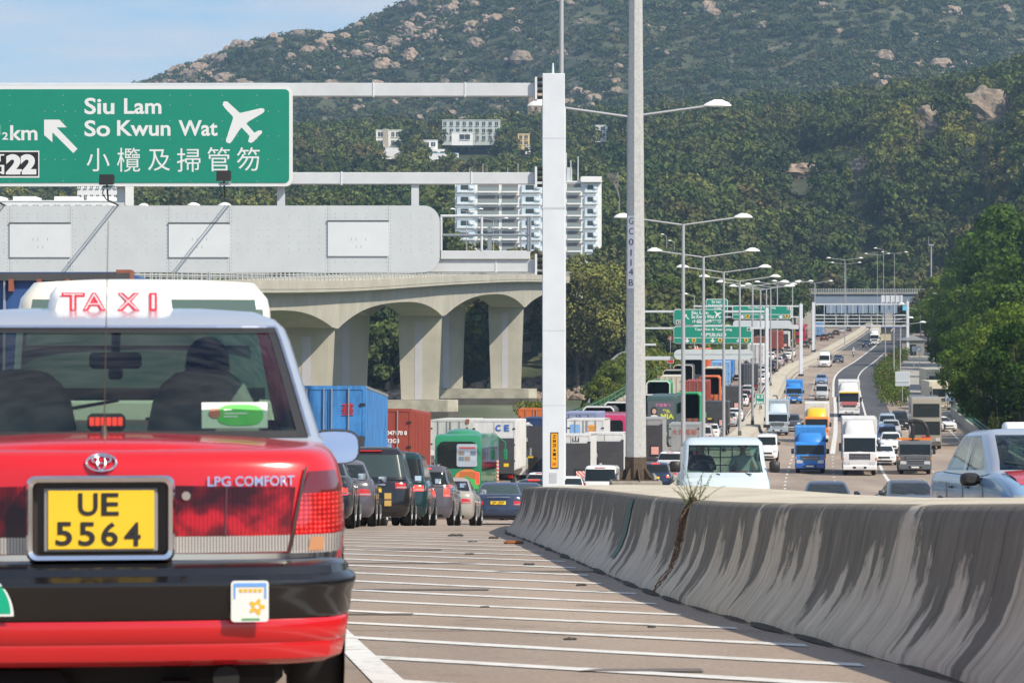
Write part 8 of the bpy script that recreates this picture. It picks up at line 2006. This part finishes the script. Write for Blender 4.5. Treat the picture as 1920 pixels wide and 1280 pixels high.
# ---------------- people
M_skin = mat('skin', (.42,.25,.17), .5); M_hair = mat('black_hair', (.012,.010,.009), .6)
def person(label, loc, rz, shirt, trousers, pose='sit', group=None, helmet=False, mask=None, parent_scale=1):
    t = thing('person', label, 'person', loc, rz, group)
    me = bpy.data.meshes.new('body'); J = {}; V = []; E = []; RAD = []
    def j(nm, p, r_, par=None): J[nm] = len(V); V.append(p); RAD.append(r_); (E.append((J[par], J[nm])) if par else None)
    j('pelvis', (0,0,.10), (.15,.12)); j('waist', (0,-.02,.28), (.135,.10), 'pelvis'); j('chest', (0,-.03,.46), (.165,.11), 'waist'); j('nb', (0,-.02,.60), (.085,.07), 'chest'); j('neck', (0,0,.66), (.052,.052), 'nb')
    j('jaw', (0,.025,.72), (.062,.068), 'neck'); j('head', (0,.015,.80), (.078,.092), 'jaw'); j('crown', (0,.0,.875), (.055,.062), 'head')
    for s_, n_ in ((1,'r'),(-1,'l')):
        j('sh'+n_, (.175*s_,-.02,.545), (.062,.062), 'chest'); 
        el = (.25*s_,.12,.34); wr_ = (.16*s_,.38,.42) if pose == 'sit' else (.27*s_,.36,.40)
        j('el'+n_, el, (.045,.045), 'sh'+n_); j('wr'+n_, wr_, (.028,.024), 'el'+n_); pm = (wr_[0], wr_[1]+.06, wr_[2]+.015); j('pm'+n_, pm, (.036,.018), 'wr'+n_)
        for f in range(4):
            fx = (f-1.5)*.019; ln = (.036,.042,.04,.03)[f]; a = (pm[0]+fx, pm[1]+.045, pm[2]+.0); j('f%d'%f+n_, a, (.009,.009), 'pm'+n_); j('g%d'%f+n_, (a[0], a[1]+ln*.6, a[2]-.018), (.008,.008), 'f%d'%f+n_); j('h%d'%f+n_, (a[0], a[1]+ln*.5, a[2]-.042), (.007,.007), 'g%d'%f+n_)
        j('t0'+n_, (pm[0]-s_*.038, pm[1]-.01, pm[2]), (.011,.011), 'pm'+n_); j('t1'+n_, (pm[0]-s_*.05, pm[1]+.028, pm[2]-.012), (.009,.009), 't0'+n_)
        if pose == 'sit': kn, an, ft = (.14*s_,.46,.14), (.14*s_,.60,-.24), (.14*s_,.74,-.28)
        else: kn, an, ft = (.20*s_,.38,-.02), (.20*s_,.20,-.38), (.20*s_,.36,-.43)
        j('hip'+n_, (.09*s_,.02,.06), (.10,.10), 'pelvis'); j('kn'+n_, kn, (.062,.062), 'hip'+n_); j('an'+n_, an, (.040,.045), 'kn'+n_); j('ft'+n_, ft, (.040,.032), 'an'+n_)
    me.from_pydata(V, E, []); ob = bpy.data.objects.new('body', me); COL.objects.link(ob); ob.modifiers.new('s', 'SKIN')
    sv = me.skin_vertices[0].data
    for i, r_ in enumerate(RAD): sv[i].radius = r_
    sv[0].use_root = True; ob.modifiers.new('u', 'SUBSURF').levels = 1
    dg = bpy.context.evaluated_depsgraph_get(); dg.update(); m2 = bpy.data.meshes.new_from_object(ob.evaluated_get(dg)); bpy.data.objects.remove(ob)
    m2.materials.clear(); [m2.materials.append(q) for q in (M_skin, shirt, trousers)]
    for p in m2.polygons:
        c_ = p.center; p.use_smooth = True
        p.material_index = 0 if (c_.z > .63 or (c_.y > .26 and c_.z > .25)) else (2 if c_.z < .17 else 1)
    body = link('body', m2, t)
    g = MB()
    if helmet: g.ball((0,.0,.83), .125,.14,.13, 14, 8); g.build('helmet', helmet, t, smooth=60)
    else:
        rows = []
        for k in range(7):
            a = k/6*PI*.56; rows.append([(.088*math.sin(a)*math.cos(b_), -.012+.104*math.sin(a)*math.sin(b_)+(-.01), .815+.095*math.cos(a)-(.03 if math.sin(b_) < 0 else 0)*(k/6)) for b_ in [2*PI*q/16 for q in range(16)]])
        g.grid(rows, closed=True); g.build('hair', M_hair, t, smooth=60)
    g = MB(); g.add([(-.012,.098,.765),(.012,.098,.765),(0,.125,.762),(0,.100,.80)], [(0,1,2),(1,3,2),(3,0,2)]); g.build('nose', M_skin, body)
    for s_ in (1,-1): g = MB(); g.ball((.03*s_,.094,.797), .011,.006,.006, 8, 5); g.build('eye', M_txt, body); g = MB(); g.ball((.080*s_,.0,.785), .012,.02,.03, 8, 5); g.build('ear', M_skin, body)
    g = MB(); g.box(-.022,.022,.088,.099,.733,.739); g.build('mouth', mat('lips', (.30,.10,.09), .5), body)
    return t
def seat_in(vehicle, label, local, shirt, **kw):
    t = person(label, (0,0,0), 0, shirt, mat('trousers_dark', (.03,.03,.04), .8), **kw)
    m_ = Matrix.Translation(vehicle.location) @ vehicle.rotation_euler.to_matrix().to_4x4()
    t.location = m_ @ Vector(local); t.rotation_euler = vehicle.rotation_euler; return t
seat_in(tx, 'driver with short black hair behind the wheel of the near red taxi', (.38, 2.12, .47), mat('shirt_grey', (.12,.12,.13), .8))
seat_in(VAN, 'driver of the pale blue van in a dark shirt with both hands on the wheel', (.40, 2.75, .82), mat('shirt_black', (.02,.02,.025), .8))
seat_in(VAN, 'passenger in the pale blue van wearing a pale shirt', (-.40, 2.70, .82), mat('shirt_pale', (.45,.50,.50), .8))
seat_in(t2, 'driver of the oncoming taxi in a faded blue shirt', (.38, 2.12, .47), mat('shirt_blue', (.12,.20,.35), .8))
# van cabin fittings
vloc = lambda nm, gg, m_: (gg.build(nm, m_, VAN))
g = MB(); g.box(-.78,.78,3.55,3.95,.9,1.16,c=.05); vloc('dashboard', g, mat('cabin_dark', (.03,.038,.036)))
for x in (-.4,.4): g = MB(); g.box(x-.24,x+.24,2.42,2.58,.8,1.32,c=.06); g.box(x-.12,x+.12,2.45,2.54,1.34,1.54,c=.04); vloc('seat', g, mat('van_seat', (.06,.065,.07), .8))
g = MB(); g.tube([(.40+.2*math.cos(2*PI*k/18), 3.28-.1*math.sin(2*PI*k/18), 1.2+.16*math.sin(2*PI*k/18)) for k in range(19)], .016, 5); vloc('steering_wheel', g, M_black)
g = MB()
for k in range(7): g.cyl((-.7+k*.233, 1.6, 1.0), (-.7+k*.233, 1.6, 1.8), .012, .012, 4)
for k in range(5): g.cyl((-.7, 1.6, 1.05+k*.17), (.7, 1.6, 1.05+k*.17), .012, .012, 4)
vloc('load_grille', g, M_black)
g = MB(); g.box(-.62,-.50,3.60,3.62,1.62,1.74); vloc('permit_sticker', g, mat('permit_cyan', (.55,.75,.75), .5))
g = MB(); g.box(-.45,-.12,3.85,3.87,1.17,1.24); vloc('dashboard_card', g, mat('card_red', (.5,.10,.06))); g = MB(); g.box(.42,.72,3.85,3.87,1.17,1.23); vloc('dashboard_card', g, mat('card_white', (.62,.66,.62)))
# motorcycle and rider
mt_ = thing('motorcycle', 'motorcycle riding between the lanes of the far carriageway', 'motorcycle'); g = MB(); g.box(-.16,.16,.5,1.5,.45,.85,c=.08); g.box(-.14,.14,.1,.95,.75,.9,c=.05); g.build('frame', P['white'], mt_)
for y in (.3, 1.65): a_, b_ = wheel_mesh(.30, .14); o = link('wheel', a_, mt_, (0, y, .30)); link('rim', b_, o)
g = MB(); g.tube([(0,1.65,.3),(0,1.42,.95)], .035, 6); g.tube([(-.34,1.3,1.05),(.34,1.3,1.05)], .02, 5); g.build('handlebar', M_black, mt_); g = MB(); g.box(-.1,.1,1.5,1.62,.78,.98,c=.04); g.build('headlamp', M_lamp, mt_)
R_put(mt_, 1600, 590, 1.9); 
m_ = Matrix.Translation(mt_.location) @ mt_.rotation_euler.to_matrix().to_4x4()
pr = person('motorcyclist in a white helmet and pale jacket on the far carriageway', m_ @ Vector((0,.62,.86)), mt_.rotation_euler.z, mat('jacket_white', (.6,.6,.6), .7), mat('trousers_dark', (.03,.03,.04)), pose='ride', helmet=P['white'])

# ---------------- haze
hz = MB(); hz.box(-2600, 2600, -220, 4200, -13.5, 460); m = bpy.data.materials.new('haze_air'); m.use_nodes = True; t = m.node_tree; t.nodes.clear()
o_ = t.nodes.new('ShaderNodeOutputMaterial'); pv = t.nodes.new('ShaderNodeVolumePrincipled'); pv.inputs['Color'].default_value = (.50,.75,1,1); pv.inputs['Density'].default_value = HAZE; pv.inputs['Anisotropy'].default_value = .25
t.links.new(pv.outputs[0], o_.inputs['Volume']); tag(hz.build('haze', m), kind='stuff')
